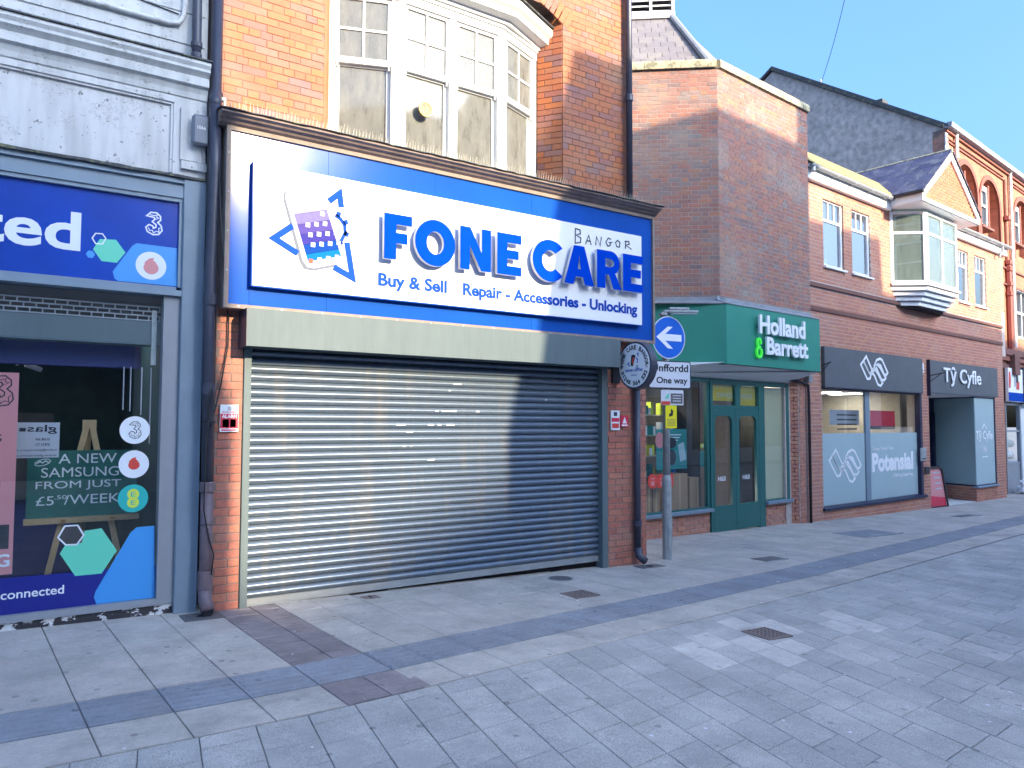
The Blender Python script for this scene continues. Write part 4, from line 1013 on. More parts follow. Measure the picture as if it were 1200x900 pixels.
pipe('downpipe', 'dark downpipe at the right edge of the orange brick wall above the sign', 'pipe_navy', [(6.74, 7.15, 10.0), (6.74, 7.15, 4.45)], .042, [((6.74, 7.15, 5.88), .09, 1.25), ((6.74, 7.15, 7.6), .08, 1.2)])
pipe('downpipe', 'dark downpipe on the right brick pier below the round hanging sign', 'pipe_navy', [(6.72, 7.02, 2.16), (6.72, 7.02, .10)], .043, [((6.72, 7.02, 2.12), .07, 1.3), ((6.72, 7.02, .42), .07, 1.22)], [(6.72, 7.02, .12), (6.72, 7.0, .02), (6.745, 6.91, -.035)])
cb = thing('cable', 'black cable looping down over the sign end to the downpipe by the left pier', 'cable', A, (1.70, 6.95, 2.0))
part('cable_run', tube(BM(), [(1.62, 6.96, 3.9), (1.645, 6.90, 3.3), (1.69, 6.93, 2.75), (1.755, 7.05, 2.62), (1.755, 7.05, 2.35), (1.70, 7.04, 2.0), (1.64, 7.0, 1.75), (1.60, 6.945, 1.62)], .007, 6), 'cable_black', cb, smooth=True)
part('cable_loop', tube(BM(), [(1.60, 6.94, 1.95), (1.55, 6.93, 1.85), (1.58, 6.93, 1.68), (1.63, 6.94, 1.78), (1.60, 6.94, 1.95), (1.56, 6.93, 1.5), (1.555, 6.93, .9), (1.60, 6.935, .68), (1.645, 6.935, .52), (1.63, 6.935, .35)], .0065, 6), 'cable_black', cb, smooth=True)
part('cable_tie', tube(BM(), [(1.595, 7.0, 1.655), (1.595, 7.0, 1.667)], .058, 12), 'cable_black', cb)

# ================================================================== LEFT BUILDING: white render over a blue-grey shopfront
lb = thing('white_rendered_building', 'old white painted building with flaking cornice above a blue-grey shopfront', 'building', A, (0, 7.15, .04))
LX = -3.2
bk = BM(); box(bk, LX, 1.555, 7.20, 7.9, 4.84, 10); part('wall', bk, 'render_weathered', lb)
sd = BM()
for k in range(12):
    z = 5.06 + k * .29
    box(sd, LX, 1.53, 7.188, 7.2, z, z + .275)
part('rustication', sd, 'render_weathered', lb)
cor = sweep(BM(), [(7.25, 4.93), (7.02, 4.865), (7.01, 4.83), (7.03, 4.80), (7.03, 4.775), (7.055, 4.755), (7.075, 4.735), (7.075, 4.66), (7.11, 4.645), (7.13, 4.60), (7.14, 4.555), (7.155, 4.545), (7.3, 4.545)], LX, 1.55)
part('cornice', cor, 'render_weathered', lb)
part('lead_capping', sweep(BM(), [(7.25, 4.945), (7.01, 4.885), (6.998, 4.868), (7.01, 4.864), (7.25, 4.93)], LX, 1.56), 'lead_dark', lb)
fz = BM(); box(fz, LX, 1.55, 7.19, 7.6, 3.80, 4.545); part('frieze', fz, 'render_flaking', lb)
fm = BM(); box(fm, 1.275, 1.55, 7.15, 7.19, 3.83, 4.545); box(fm, LX, 1.275, 7.15, 7.19, 4.49, 4.545); box(fm, 1.255, 1.275, 7.165, 7.19, 3.86, 4.49); box(fm, LX, 1.255, 7.165, 7.19, 4.47, 4.49)
box(fm, 1.33, 1.54, 7.125, 7.15, 3.98, 4.45); box(fm, 1.34, 1.55, 7.11, 7.15, 3.90, 3.97)
part('panel_moulding', fm, 'render_flaking', lb)
lbx = BM()
n = 40; prev = None
for i in range(n + 1):
    u = LX + (1.56 - LX) * i / n; j = r.uniform(-.006, .006)
    row = [lbx.verts.new((u, 7.12 + j, 3.815 + j)), lbx.verts.new((u, 7.118 + j, 3.838 + r.uniform(-.003, .006))), lbx.verts.new((u, 7.2, 3.85))]
    if prev:
        for k in range(2): lbx.faces.new((prev[k], row[k], row[k + 1], prev[k + 1]))
    prev = row
part('drip_flashing', lbx, 'lead_dark', lb)
sf = BM(); box(sf, LX, 1.372, 7.15, 7.35, 3.64, 3.815); box(sf, 1.372, 1.555, 7.135, 7.5, 0.0, 3.815, bev=.004); box(sf, LX, 1.372, 7.135, 7.30, 2.765, 2.815); box(sf, LX, 1.33, 7.155, 7.30, 2.815, 2.845)
box(sf, LX, 1.372, 7.165, 7.30, 3.605, 3.64); box(sf, 1.345, 1.372, 7.165, 7.3, 2.845, 3.605); box(sf, LX, 1.372, 7.12, 7.15, 3.765, 3.775)
shf = part('shopfront', sf, 'frame_slate_blue', lb)
pm = BM(); box(pm, 1.538, 1.553, 7.122, 7.135, .05, 3.78); box(pm, 1.378, 1.39, 7.127, 7.135, .05, 3.6); part('pilaster_bead', pm, 'frame_slate_blue', shf)
wf = BM(); box(wf, 1.24, 1.37, 7.18, 7.30, .10, 2.765); box(wf, LX, 1.24, 7.18, 7.30, .095, .15); box(wf, 1.24, 1.262, 7.168, 7.18, .15, 2.7); part('window_frame', wf, 'frame_pale_grey', shf)
st = BM(); box(st, LX, 1.372, 7.20, 7.34, -.02, .095); part('stall_riser', st, 'stall_black', shf)
part('pane', B1(LX, 1.24, 7.235, 7.243, .15, 2.765), 'glass_shop', shf)
gr_ = BM()
for k in range(4): z = 2.545 + k * .0405; box(gr_, LX, 1.235, 7.30, 7.312, z, z + .011)
for k in range(3):
    for i in range(48):
        u = 1.235 - i * .0885 - (k % 2) * .044
        if u > LX: box(gr_, u - .010, u, 7.301, 7.311, 2.556 + k * .0405, 2.5855 + k * .0405)
part('grille', gr_, 'frame_pale_grey', shf)
part('shutter_hood', B1(LX, 1.238, 7.30, 7.5, 2.335, 2.540), 'steel_greygreen', shf)
gs = BM(); box(gs, 1.165, 1.205, 7.285, 7.30, 2.16, 2.64); part('rail_bracket', gs, 'galvanised', shf)
inn = BM(); box(inn, LX, 1.3, 10.2, 10.3, 0, 2.9); box(inn, 1.3, 1.4, 7.35, 10.3, 0, 2.9); box(inn, LX - .1, LX, 7.3, 10.3, 0, 2.9)
part('interior_wall', inn, 'interior_green', shf)
part('interior_floor', B1(LX, 1.3, 7.35, 10.2, -.05, .12), 'interior_dark', shf); part('interior_ceiling', B1(LX, 1.3, 7.5, 10.2, 2.62, 2.7), 'interior_dark', shf); part('interior_ceiling', B1(LX, 1.37, 7.31, 10.3, 2.705, 3.79), 'interior_dark', shf)
for k, (x, y0, y1) in enumerate(((145, 445, 480), (153, 448, 482), (166, 446, 486), (177, 440, 520))): part('hanging_chain', tube(BM(), [(A.px(x, y0, 7.36)[0], 7.36, 2.14), (A.px(x, y0, 7.36)[0], 7.36, A.px(x, y1, 7.36)[1])], .005, 5), 'cable_white', shf)
part('inner_beam', B1(LX, 1.12, 7.52, 7.62, 2.14, 2.34), 'interior_blue', shf)
part('counter', B1(LX, .75, 9.0, 9.5, .1, 1.0), 'interior_blue', shf)
part('display_frame', B1(-.6, .55, 8.9, 8.93, .9, 1.75), 'interior_dark', shf)
spt = BM(); tube(spt, [(.42, 7.7, 2.36), (.42, 7.7, 2.24)], .012, 6); tube(spt, [(.36, 7.68, 2.24), (.50, 7.72, 2.20)], .022, 8); part('spotlight', spt, 'fabric_white', shf)
spt = BM(); tube(spt, [(.20, 7.9, 2.36), (.20, 7.9, 2.15)], .012, 6); tube(spt, [(.26, 7.88, 2.16), (.38, 7.92, 2.12)], .022, 8); part('spotlight', spt, 'fabric_white', shf)
# fascia sign of the left shop
ls_ = thing('fascia_sign', 'glossy blue shop sign ending in ted with a 3 logo and coloured hexagons', 'sign', A, (0, 7.2, 2.85))
part('panel', B1(LX, 1.345, 7.20, 7.24, 2.845, 3.605), 'sign_blue_vinyl', ls_)
vs_ = 7.1985
def Q(x, y): return A.px(x, y, 7.2)
text('lettering', 'connected', (Q(95, 249)[0] - 2.37, Q(95.5, 249)[0], 3.070, 3.395), vs_, 'sticker_white', ls_, bold=.022, depth=.0015)
def hexa(cx, cy, rx, ry, rot=0): return [(cx + rx * math.cos(R(60 * k + rot)), cy + ry * math.sin(R(60 * k + rot))) for k in range(6)]
def outl(name, pts, m, par, v, d=.0015): return part(name, facepoly(BM(), pts, v, v + d), m, par)
outl('hexagon', [Q(*p) for p in ((109, 292), (117, 280), (136, 281), (147, 296), (137, 308), (119, 306))], 'hex_green', ls_, vs_)
hxs = BM(); stroke(hxs, [Q(*p) for p in ((108, 279), (112, 273.5), (120, 274), (124, 279.5), (120, 286), (112, 285.5))], .009, vs_ - .002, vs_ - .0005, closed=True); part('hexagon_outline', hxs, 'sticker_white', ls_)
outl('hexagon', hexa(*Q(106, 298), .034, .034), 'hex_sky', ls_, vs_)
outl('corner_shape', [Q(*p) for p in ((132, 318), (155, 288), (160, 285), (207.5, 291), (207.5, 335.5), (138, 329), (134, 326))], 'hex_sky', ls_, vs_)
outl('badge_disc', disc_pts(*Q(177, 311.5), .122, 36), 'sticker_white', ls_, vs_ - .002)
def drop(name, cx, cy, s, m, par, v):
    pts = [(cx + s * .30, cy + s * 1.12), (cx - s * .25, cy + s * .95), (cx - s * .7, cy + s * .5)] + arc(cx, cy - s * .12, s * .80, s * .72, 150, 390, 20) + [(cx + s * .45, cy + s * .62), (cx + s * .20, cy + s * .82)]
    return outl(name, pts, m, par, v)
drop('drop_logo', *Q(177, 313), .075, 'poster_pink', ls_, vs_ - .004)
def three(cx, cy, s, wd, m, par, v, inner=True):
    b = BM(); o = [(-.62, .62), (-.25, .98), (.25, 1.0), (.58, .72), (.60, .38), (.35, .14), (.66, -.12), (.74, -.55), (.45, -.92), (-.05, -1.0), (-.52, -.78), (-.66, -.42), (-.40, -.14), (-.08, -.22), (.0, -.42), (.20, -.30), (.22, -.08), (-.12, .16), (.12, .42), (.02, .56), (-.62, .62)]
    stroke(b, [(cx + s * x * .95, cy + s * y) for x, y in o[:-1]], wd, v, v + .0015, closed=True)
    if inner:
        stroke(b, [(cx + s * x, cy + s * y) for x, y in ((-.3, .75), (.05, .72), (.28, .82), (.22, .6), (.44, .55), (.2, .42))], wd * .6, v, v + .0015)
        stroke(b, [(cx + s * x, cy + s * y) for x, y in ((-.42, -.4), (-.3, -.66), (-.08, -.62), (.0, -.84), (.22, -.66), (.46, -.72), (.42, -.4), (.56, -.3))], wd * .6, v, v + .0015)
    return part('three_logo', b, m, par)
three(*Q(180, 262), .098, .012, 'sticker_white', ls_, vs_)
# window vinyls and stickers
wv = thing('window_vinyl', 'dark blue window strip reading connected with green and sky blue hexagons', 'window sticker', A, (0, 7.23, .15))
def V_(x, y): return A.px(x, y, 7.233)
outl('navy_strip', [(LX, .152), (1.238, .152), (1.238, .43), (LX, .452)], 'band_navy', wv, 7.2325)
outl('sky_shape', [V_(*p) for p in ((110, 700), (112, 693), (153, 624), (160, 618), (181, 616), (181, 700), (113, 708))], 'hex_sky', wv, 7.231)
outl('hexagon', [V_(*p) for p in ((70, 649), (77, 638), (96, 636), (99, 622), (119, 619), (137, 645), (119, 672), (88, 675))], 'hex_green', wv, 7.2315)
hxs = BM(); hp = [V_(*p) for p in ((68, 630), (76, 616.5), (91, 615.5), (98, 627), (90, 638), (77, 638.5))]; stroke(hxs, hp, .012, 7.229, 7.2305, closed=True); part('hexagon_outline', hxs, 'sticker_white', wv)
outl('hexagon', hp, 'interior_dark', wv, 7.2305)
text('lettering', 'connected', (V_(0.5, 700)[0], V_(75, 690)[0], V_(60, 697)[1], V_(73, 685.5)[1]), 7.231, 'sticker_white', wv, bold=.012, depth=.001)
for (cx, cy, m_, lab) in ((158, 504, 'sticker_white', 'round white sticker with an outlined 3, topmost of three on the window'), (157, 544, 'sticker_white', 'round white sticker with a red drop, middle of three on the window'), (156, 584, 'teal_badge', 'round teal sticker with a yellow double disc, lowest of three on the window')):
    t = thing('window_sticker', lab, 'window sticker', A, (*V_(cx, cy)[:1], 7.23, V_(cx, cy)[1]), 'round stickers on the window')
    c = V_(cx, cy); outl('disc', disc_pts(*c, .118, 40), m_, t, 7.2325)
    if cy < 520: three(*c, .072, .006, 'ink_black', t, 7.231)
    elif cy < 560: drop('drop_logo', c[0], c[1], .055, 'sticker_red', t, 7.231)
    else:
        outl('lobe', disc_pts(c[0], c[1] + .035, .046, 24), 'lime_badge', t, 7.2312); outl('lobe', disc_pts(c[0], c[1] - .035, .046, 24), 'lime_badge', t, 7.2309)
        text('lettering', 'E', (c[0] - .018, c[0] + .018, c[1] + .015, c[1] + .055), 7.2302, 'teal_badge', t, bold=.0, depth=.0008); text('lettering', 'E', (c[0] - .018, c[0] + .018, c[1] - .055, c[1] - .015), 7.2302, 'teal_badge', t, bold=.0, depth=.0008)
pp = thing('pink_poster', 'tall pink poster with an outlined 3 at the left edge of the shop window', 'poster', A, (0, 7.26, .45))
part('sheet', B1(-.55, .200, 7.262, 7.266, .46, 2.05), 'poster_pink', pp)
three(*A.px(1, 458, 7.26), .12, .010, 'ink_black', pp, 7.2605); text('lettering', "It's", (-.10, .10, 1.50, 1.60), 7.2605, 'ink_black', pp, depth=.001)
text('lettering', 'speed', (-.50, .06, .80, .84), 7.2605, 'ink_black', pp, depth=.001); text('lettering', '5G', (.02, .18, .52, .62), 7.2605, 'sticker_white', pp, bold=.02, depth=.001)
text('lettering', 'G', (-.22, .10, 1.06, 1.30), 7.2605, 'ink_black', pp, bold=.04, depth=.001); text('lettering', 'network', (-.36, .10, .93, 1.03), 7.2605, 'ink_black', pp, depth=.001); part('badge', B1(.06, .17, 7.2605, 7.262, .66, .85), 'ink_black', pp)
gp_ = thing('reversed_poster', 'grey poster reading glas seen reversed behind the shop window', 'poster', A, (.2, 7.45, 1.25))
c0 = A.px(18, 495, 7.45); c1_ = A.px(69, 536, 7.45); part('sheet', B1(c0[0], c1_[0], 7.45, 7.455, c1_[1], c0[1]), 'poster_grey', gp_)
text('lettering', 'glas', (A.px(32, 500, 7.45)[0], A.px(67, 500, 7.45)[0], c0[1] - .095, c0[1] - .02), 7.449, 'ink_black', gp_, bold=.01, depth=.001, mirror=True)
part('print_bar', B1(c0[0] + .03, A.px(32, 500, 7.45)[0] - .01, 7.4485, 7.45, c0[1] - .075, c0[1] - .045), 'ink_black', gp_)
for k, s in enumerate(('01248 369', '07833 751', 'hello@glasrepairs.c', 'www.glasrepairs.c')): text('lettering', s, (c1_[0] - (.17 if k < 2 else .30), c1_[0] - .02 - (.05 if k < 2 else 0), c0[1] - .15 - .045 * k, c0[1] - .128 - .045 * k), 7.449, 'ink_black', gp_, depth=.001, mirror=True)
# chalkboard on an easel
VE = 7.9
bd = thing('chalkboard', 'dark green board lettered A NEW SAMSUNG FROM JUST resting on the easel', 'board', A, (.7, VE, .8))
part('board_panel', B1(.300, 1.170, VE, VE + .015, .815, 1.405), 'board_green', bd)
rows = (('A NEW', 68, 136, 554, 538), ('SAMSUNG', 48, 139, 562, 549.5), ('FROM JUST', 42, 142, 579, 565), ('/WEEK', 76, 141, 595, 581))
def E_(x, y): return A.px(x, y, VE)
z0 = 1.405
ys = [(1.290, 1.375), (1.170, 1.255), (1.050, 1.135), (.925, 1.010)]
for (s, x0, x1, yb, yt), (a, b) in zip(rows, ys): text('lettering', s, (E_(x0, 560)[0], E_(x1, 560)[0], a, b), VE - .001, 'sticker_white', bd, bold=.0, depth=.001)
text('lettering', '£5', (E_(42, 590)[0], E_(63, 590)[0], ys[3][0], ys[3][1] - .005), VE - .001, 'sticker_white', bd, depth=.001); text('lettering', '.50', (E_(63.5, 590)[0], E_(78, 590)[0], ys[3][1] - .035, ys[3][1] + .0), VE - .001, 'sticker_white', bd, depth=.001)
sc2 = BM(); c = E_(50, 542); stroke(sc2, [(c[0] + .06 * math.cos(t * .7), c[1] + .028 * math.sin(t * .7) + .012 * math.cos(t * .7)) for t in range(9)], .006, VE - .001, VE, closed=True); stroke(sc2, [(c[0] - .045, c[1] - .01), (c[0] - .02, c[1] + .01), (c[0], c[1] - .004), (c[0] + .02, c[1] + .014), (c[0] + .045, c[1])], .009, VE - .001, VE); part('badge_outline', sc2, 'sticker_white', bd)
ea = thing('easel', 'pale pine A-frame easel standing behind the shop window', 'easel', A, (.72, VE + .1, .12))
def bar(p, q, wx, wy, m='wood_pine', name='leg'):
    b_ = BM(); p = Vector(p); q = Vector(q)
    vs = []
    for c in (p, q):
        for dx, dy in ((-wx, -wy), (wx, -wy), (wx, wy), (-wx, wy)): vs.append(b_.verts.new((c.x + dx / 2, c.y + dy / 2, c.z)))
    for f in ((0, 3, 2, 1), (4, 5, 6, 7), (0, 1, 5, 4), (1, 2, 6, 5), (2, 3, 7, 6), (3, 0, 4, 7)): b_.faces.new([vs[i] for i in f])
    return b_
part('leg', bar((.44, VE + .03, .12), (.755, VE + .03, 1.66), .05, .03), 'wood_pine', ea); part('leg', bar((1.10, VE + .03, .12), (.785, VE + .03, 1.66), .05, .03), 'wood_pine', ea)
part('back_leg', bar((.77, VE + .5, .12), (.77, VE + .06, 1.60), .04, .03), 'wood_pine', ea)
part('top_block', B1(.715, .825, VE + .012, VE + .05, 1.60, 1.68), 'wood_pine', ea); part('ledge', B1(.285, 1.19, VE - .05, VE + .03, .765, .812), 'wood_pine', ea)
kn = BM(); box(kn, .56, .60, VE - .06, VE - .05, .78, .80); box(kn, .95, .99, VE - .06, VE - .05, .78, .80); part('hook', kn, 'gold', ea)
mat('lamp_panel', (1.0, .93, .80), .5, emit=7)
mat('added_fill_panel', (.8, .9, 1.0), .5, emit=2.2)
for u in (-1.6, -.2, .9): part('ceiling_light', B1(u - .25, u + .25, 8.2, 8.5, 2.60, 2.618), 'added_fill_panel', shf)  # glowing panels added to brighten the interior; the shop itself has spotlights
# alarm box and wiring on the left building
ab = thing('alarm_box', 'small grey rounded alarm box marked on the white console above the pilaster', 'alarm box', A, (1.485, 7.08, 4.1))
part('casing', B1(1.412, 1.555, 7.03, 7.105, 4.115, 4.385, bev=.018), 'plastic_grey', ab); text('lettering', '1066', (1.45, 1.52, 4.25, 4.28), 7.029, 'sticker_white', ab, depth=.001)
aw = thing('alarm_wires', 'thin pale wires hanging below the grey alarm box', 'cable', A, (1.48, 7.1, 3.9))
for dx in (0, .02, .045): part('wire', tube(BM(), [(1.465 + dx, 7.10, 4.12), (1.46 + dx * 1.5, 7.095, 4.0), (1.485 + dx, 7.10, 3.92), (1.49 + dx, 7.11, 3.85)], .003, 5), 'cable_white', aw)
cw = thing('conduit', 'rusty white conduit pipe running across the white painted wall above the cornice', 'conduit', A, (0, 7.15, 5.1))
part('pipe', tube(BM(), [(LX, 7.16, 5.205), (1.22, 7.16, 5.195), (1.30, 7.16, 5.22), (1.335, 7.16, 5.29), (1.345, 7.16, 5.4), (1.345, 7.16, 9)], .021, 8), 'render_white', cw, smooth=True)
for u in (-1, 0, .55, 1.1): part('clip', tube(BM(), [(u, 7.16, 5.20), (u + .03, 7.16, 5.20)], .027, 8), 'render_white', cw)
part('thin_wire', tube(BM(), [(LX, 7.18, 5.5), (.2, 7.18, 5.46), (.9, 7.18, 5.35), (1.3, 7.18, 5.31)], .005, 5), 'cable_black', cw)

# ================================================================== OPPOSITE SIDE OF THE STREET (behind the camera): it shades and is mirrored
YO = -6.0; SX = SUN.x / SUN.y     # side walls sheared along the sun's bearing to keep their shadow edges in place
def opposite(name, label, front, depth, m, yo=YO, wins=(), extra=0.0):
    t = thing(name, label, 'building', A, (front[0][0], yo, gz(front[0][0])))
    b = BM(); sk = SX * -depth
    lo = [b.verts.new((p[0], yo, p[1])) for p in front]; hi = [b.verts.new((p[0] + sk + (extra if k_ == 0 else 0), yo - depth, p[1])) for p in front for k_ in (0,)]
    n_ = len(front); b.faces.new(lo); b.faces.new(hi[::-1])
    for i in range(n_):
        j = (i + 1) % n_; b.faces.new((lo[j], lo[i], hi[i], hi[j]))
    bmesh.ops.recalc_face_normals(b, faces=b.faces[:]); part('wall', b, m, t)
    lo_, hi_ = max(-28, front[0][0] + .5), min(58, front[1][0] - .4)
    if yo > -50:
        x = lo_
        while x + 1.5 < hi_:
            e_ = min(x + 3.4, hi_); w_ = part('shop_window', B1(x, e_, yo - .02, yo + .04, .35, 3.0), 'navy_frame', t); part('pane', B1(x + .08, e_ - .08, yo + .04, yo + .045, .43, 2.5), 'opposite_dark', w_); part('fascia', B1(x, e_, yo + .0, yo + .10, 3.02, 3.6), r.choice(['charcoal_fascia', 'arch_red', 'green_frame', 'frame_slate_blue']), t); x = e_ + .6
    for (x0, x1, z0, z1) in wins:
        w_ = part('window', B1(x0, x1, yo - .02, yo + .03, z0, z1), 'paint_white', t)
        part('pane', B1(x0 + .08, x1 - .08, yo + .03, yo + .035, z0 + .08, (z0 + z1) / 2 - .03), 'opposite_dark', w_); part('pane', B1(x0 + .08, x1 - .08, yo + .03, yo + .035, (z0 + z1) / 2 + .03, z1 - .08), 'opposite_dark', w_)
    return t
def wgrid(x0, x1, zs, step=2.2, w_=1.1, h=1.7):
    o = []; x = x0
    while x + w_ < x1:
        for z in zs: o.append((x, x + w_, z, z + h))
        x += step
    return o
opposite('opposite_building', 'low cream shop across the street beyond the tall cream building', [(-30, -1), (-5.02, -1), (-5.02, 5.2), (-30, 5.2)], 6, 'opposite_render')  # unseen; kept low so more sky fill reaches faces turned left
opposite('opposite_building', 'tall cream building across the street on the left of the side street', [(-5, -1), (5.03, -1), (5.03, 6.6), (4.9, 7.0), (4.9, 10.9), (-5, 10.9)], 9, 'opposite_render', wins=wgrid(-4, 4.2, (5.0, 8.0)))
opposite('opposite_building', 'brick building across the street on the right of the side street with a sloping verge', [(8.05, -1), (12.6, -1), (12.6, 11.2), (9.12, 11.2), (8.5, 8.8), (8.22, 7.1), (8.05, 6.35)], 7, 'opposite_brick', wins=wgrid(9.4, 12.4, (4.2, 7.4)))
opposite('opposite_building', 'taller brick building across the street with a tall end chimney', [(12.6, -1), (16.9, -1), (16.9, 13.7), (16.22, 13.7), (16.22, 12.45), (12.6, 12.36)], 7, 'opposite_brick', wins=wgrid(13, 16, (4.2, 7.4, 9.8), 1.8))
opposite('opposite_building', 'long lower cream building across the street', [(16.9, -1), (60, -1), (60, 10.2), (20.1, 10.2), (20.0, 11.4), (16.9, 11.2)], 8, 'opposite_render', wins=wgrid(17.5, 58, (4.0, 7.2)))
opposite('unseen_far_block', 'unseen block added far behind the opposite buildings to hide the bright horizon', [(-160, -5), (9.9, -5), (9.9, 21), (-160, 24)], 12, 'opposite_brick', yo=-88)  # added to keep bright horizon sky out of the window reflections
opposite('unseen_far_block', 'large block far up the side street opposite', [(10, -5), (50, -5), (50, 38.0), (28.8, 36.75), (25.6, 35.65), (10, 35.3)], 12, 'opposite_render', yo=-90)

# ================================================================== HEALTH SHOP ON THE CORNER (frame B, splayed left end)
hb = thing('corner_brick_shop', 'dark red brick shop with splayed parapet, slate turret roof and green shopfront', 'building', B, (-1.5, 0, -.2))
SPA = R(-45)
CX, CV = -2.98, -.15                                   # upper front corner (u, v)
TS = Matrix.Translation((CX, CV, 0)) @ Matrix.Rotation(SPA, 4, 'Z')   # splay plane: local u runs along it, negative = away to the left
bk = BM(); box(bk, CX, -.06, CV + .0045, .55, 3.6, 7.74); part('wall', bk, 'mortar_pale', hb)
part('wall', box(BM(), -3.0, 0, .0045, .5, 3.6, 7.74), 'mortar_pale', hb, TS)
bk = BM(); box(bk, -.62, -.30, .10, .6, -.3, 2.66); box(bk, -.30, -.055, .004, .6, -.3, 2.66); box(bk, -1.38, -.62, .13, .4, -.3, .215); box(bk, -6.2, -2.95, .13, .4, -.3, .205); part('pier_core', bk, 'mortar_pale', hb)
PH = Pieces(hb, 'brick', 'brick_purple')
course_wall(PH, rects_spans([(CX + .004, -.062, 3.66, 7.73)]), 3.66, 7.73, v=CV, bond='flemish', seed=5, jog=.0015)
course_wall(PH, rects_spans([(-2.6, -.004, 3.66, 7.73)]), 3.66, 7.73, M4=TS, bond='flemish', seed=6, jog=.0015)
PH.flush()
PG = Pieces(hb, 'plinth_brick', 'brick_red')
course_wall(PG, rects_spans([(-6.0, -2.96, -.2, .205), (-1.37, -.56, -.25, .215)]), -.25, .215, v=.12, seed=7)
course_wall(PG, rects_spans([(-.27, -.06, -.25, 2.60)]), -.25, 2.60, v=-.005, seed=8, bond='stretcher')
course_wall(PG, rects_spans([(-.255, -.004, -.25, 2.60)]), -.25, 2.60, M4=Matrix.Translation((-.27, -.004, 0)) @ Matrix.Rotation(R(-32), 4, 'Z'), seed=9)
PG.flush()
# coping stones
cp = lambda a, b, T=None, v=CV: part('coping_stone', sweep(BM(), [(v - .05, 7.74), (v - .05, 7.84), (v - .03, 7.885), (v + .30, 7.93), (v + .30, 7.74)], a, b), 'stone_coping', hb, T)
for k in range(5): cp(CX + .024 + k * .585, CX + .018 + (k + 1) * .585)
for k in range(4): cp(-.0 - (k + 1) * .62 + .006, -.024 - k * .62 if k == 0 else -k * .62, TS, 0)
dp = BM(); box(dp, CX, -.02, CV - .012, CV + .05, 7.722, 7.74); part('drip_course', dp, 'lead_dark', hb); part('drip_course', box(BM(), -2.5, 0, -.012, .05, 7.722, 7.74), 'lead_dark', hb, TS)
# turret roof: slates on the splay and front faces, lead hip, louvred cupola
def Bp(x, y, z):
    d = B.i.to_3x3() @ (FW * FPX + RT * (x - 600) - UP * (y - 450)); c = B.i @ CAM; t = (z - c.z) / d.z; return c + d * t
import itertools
C1 = Vector((CX + .12, CV + .32, 7.97))
hipdir = Vector((math.tan(R(22.5)), 1, 0)).normalized()
def hip_at(x, y):      # the point of the hip line's vertical plane seen through a pixel
    n_ = Vector((hipdir.y, -hipdir.x, 0)); d = B.i.to_3x3() @ (FW * FPX + RT * (x - 600) - UP * (y - 450)); c = B.i @ CAM
    t = (C1 - c).dot(n_) / d.dot(n_); return c + d * t
HT = hip_at(787, 22)
run = (HT - C1).xy.length; rise = HT.z - C1.z
pitch_h = rise / run                                       # along the hip
tanp = pitch_h / math.cos(R(22.5))                         # on each face, perpendicular to its eave
def roof_face(T, u_lo, u_hi, sgn, zlim):
    """slates on a face whose eave runs along local u at v=0,w=0 and rises inwards; sgn>0: hip at left end (u_lo) else at right end"""
    ap = math.atan(tanp); g = .20; sw = .26; PR = Pieces(hb, 'roof_slate', 'slate_grey', limit=150); k = 0
    while True:
        s = k * g; run_ = s * math.cos(ap); z = s * math.sin(ap)
        if z > zlim: break
        cut = run_ * math.tan(R(22.5))
        a, b = (u_lo + cut, u_hi) if sgn > 0 else (u_lo, u_hi - cut)
        x = u_lo - (sw / 2 if k % 2 else 0)
        while x < b:
            p, q = max(x, a), min(x + sw - .006, b); x += sw
            if q - p > .03:
                Ts = T @ Matrix.Translation((p, run_, z)) @ Matrix.Rotation(-(math.pi / 2 - ap) + R(3.5), 4, 'X')
                PR.add(Ts, q - p, g + .05, .008)
        k += 1
    PR.flush()
TF = Matrix.Translation(C1); TSr = Matrix.Translation(C1) @ Matrix.Rotation(SPA, 4, 'Z')
zl = rise
# solid under the slates
L_ = 3.2; ap_r = run * math.cos(R(22.5))
def under(T, u0, u1, hip):
    b = BM(); c = ap_r * math.tan(R(22.5)); e = -.012
    pts = [(u0, 0, e), (u1, 0, e), (u1 - (c if hip < 0 else 0), ap_r, rise + e), (u0 + (c if hip > 0 else 0), ap_r, rise + e)]
    vs = [b.verts.new(p) for p in pts]; vs2 = [b.verts.new((p[0], p[1], p[2] - .08)) for p in pts]
    b.faces.new(vs); b.faces.new(vs2[::-1])
    for i in range(4): j = (i + 1) % 4; b.faces.new((vs[j], vs[i], vs2[i], vs2[j]))
    part('roof', b, 'lead_dark', hb, T)
under(TSr, -L_, 0, -1); roof_face(TSr, -L_, 0, -1, zl)
fw_ = 1.0; cfx = ap_r * math.tan(R(22.5)); b = BM()     # narrow front face of the turret, closing against the next hip
for dz_ in (0, -.06): pass
vs = [b.verts.new(p) for p in ((0, 0, -.012), (fw_, 0, -.012), (cfx + .15, ap_r, rise - .012), (cfx, ap_r, rise - .012))]; vs2 = [b.verts.new((p.co.x, p.co.y + .1, p.co.z - .1)) for p in vs]
b.faces.new(vs); b.faces.new(vs2[::-1])
for i in range(4): j = (i + 1) % 4; b.faces.new((vs[j], vs[i], vs2[i], vs2[j]))
part('roof', b, 'slate_grey', hb, TF)
b = BM(); vs = [b.verts.new(p) for p in ((fw_, 0, -.012), (fw_ + 2.2, 2.6, -.012), (cfx + .3, ap_r + .2, rise - .012), (cfx + .15, ap_r, rise - .012))]; b.faces.new(vs); part('roof', b, 'slate_grey', hb, TF)
part('hip_capping', tube(BM(), [C1 + Vector((-.03, -.07, .0)), HT + Vector((0, 0, .05))], .06, 8), 'lead_flash', hb)
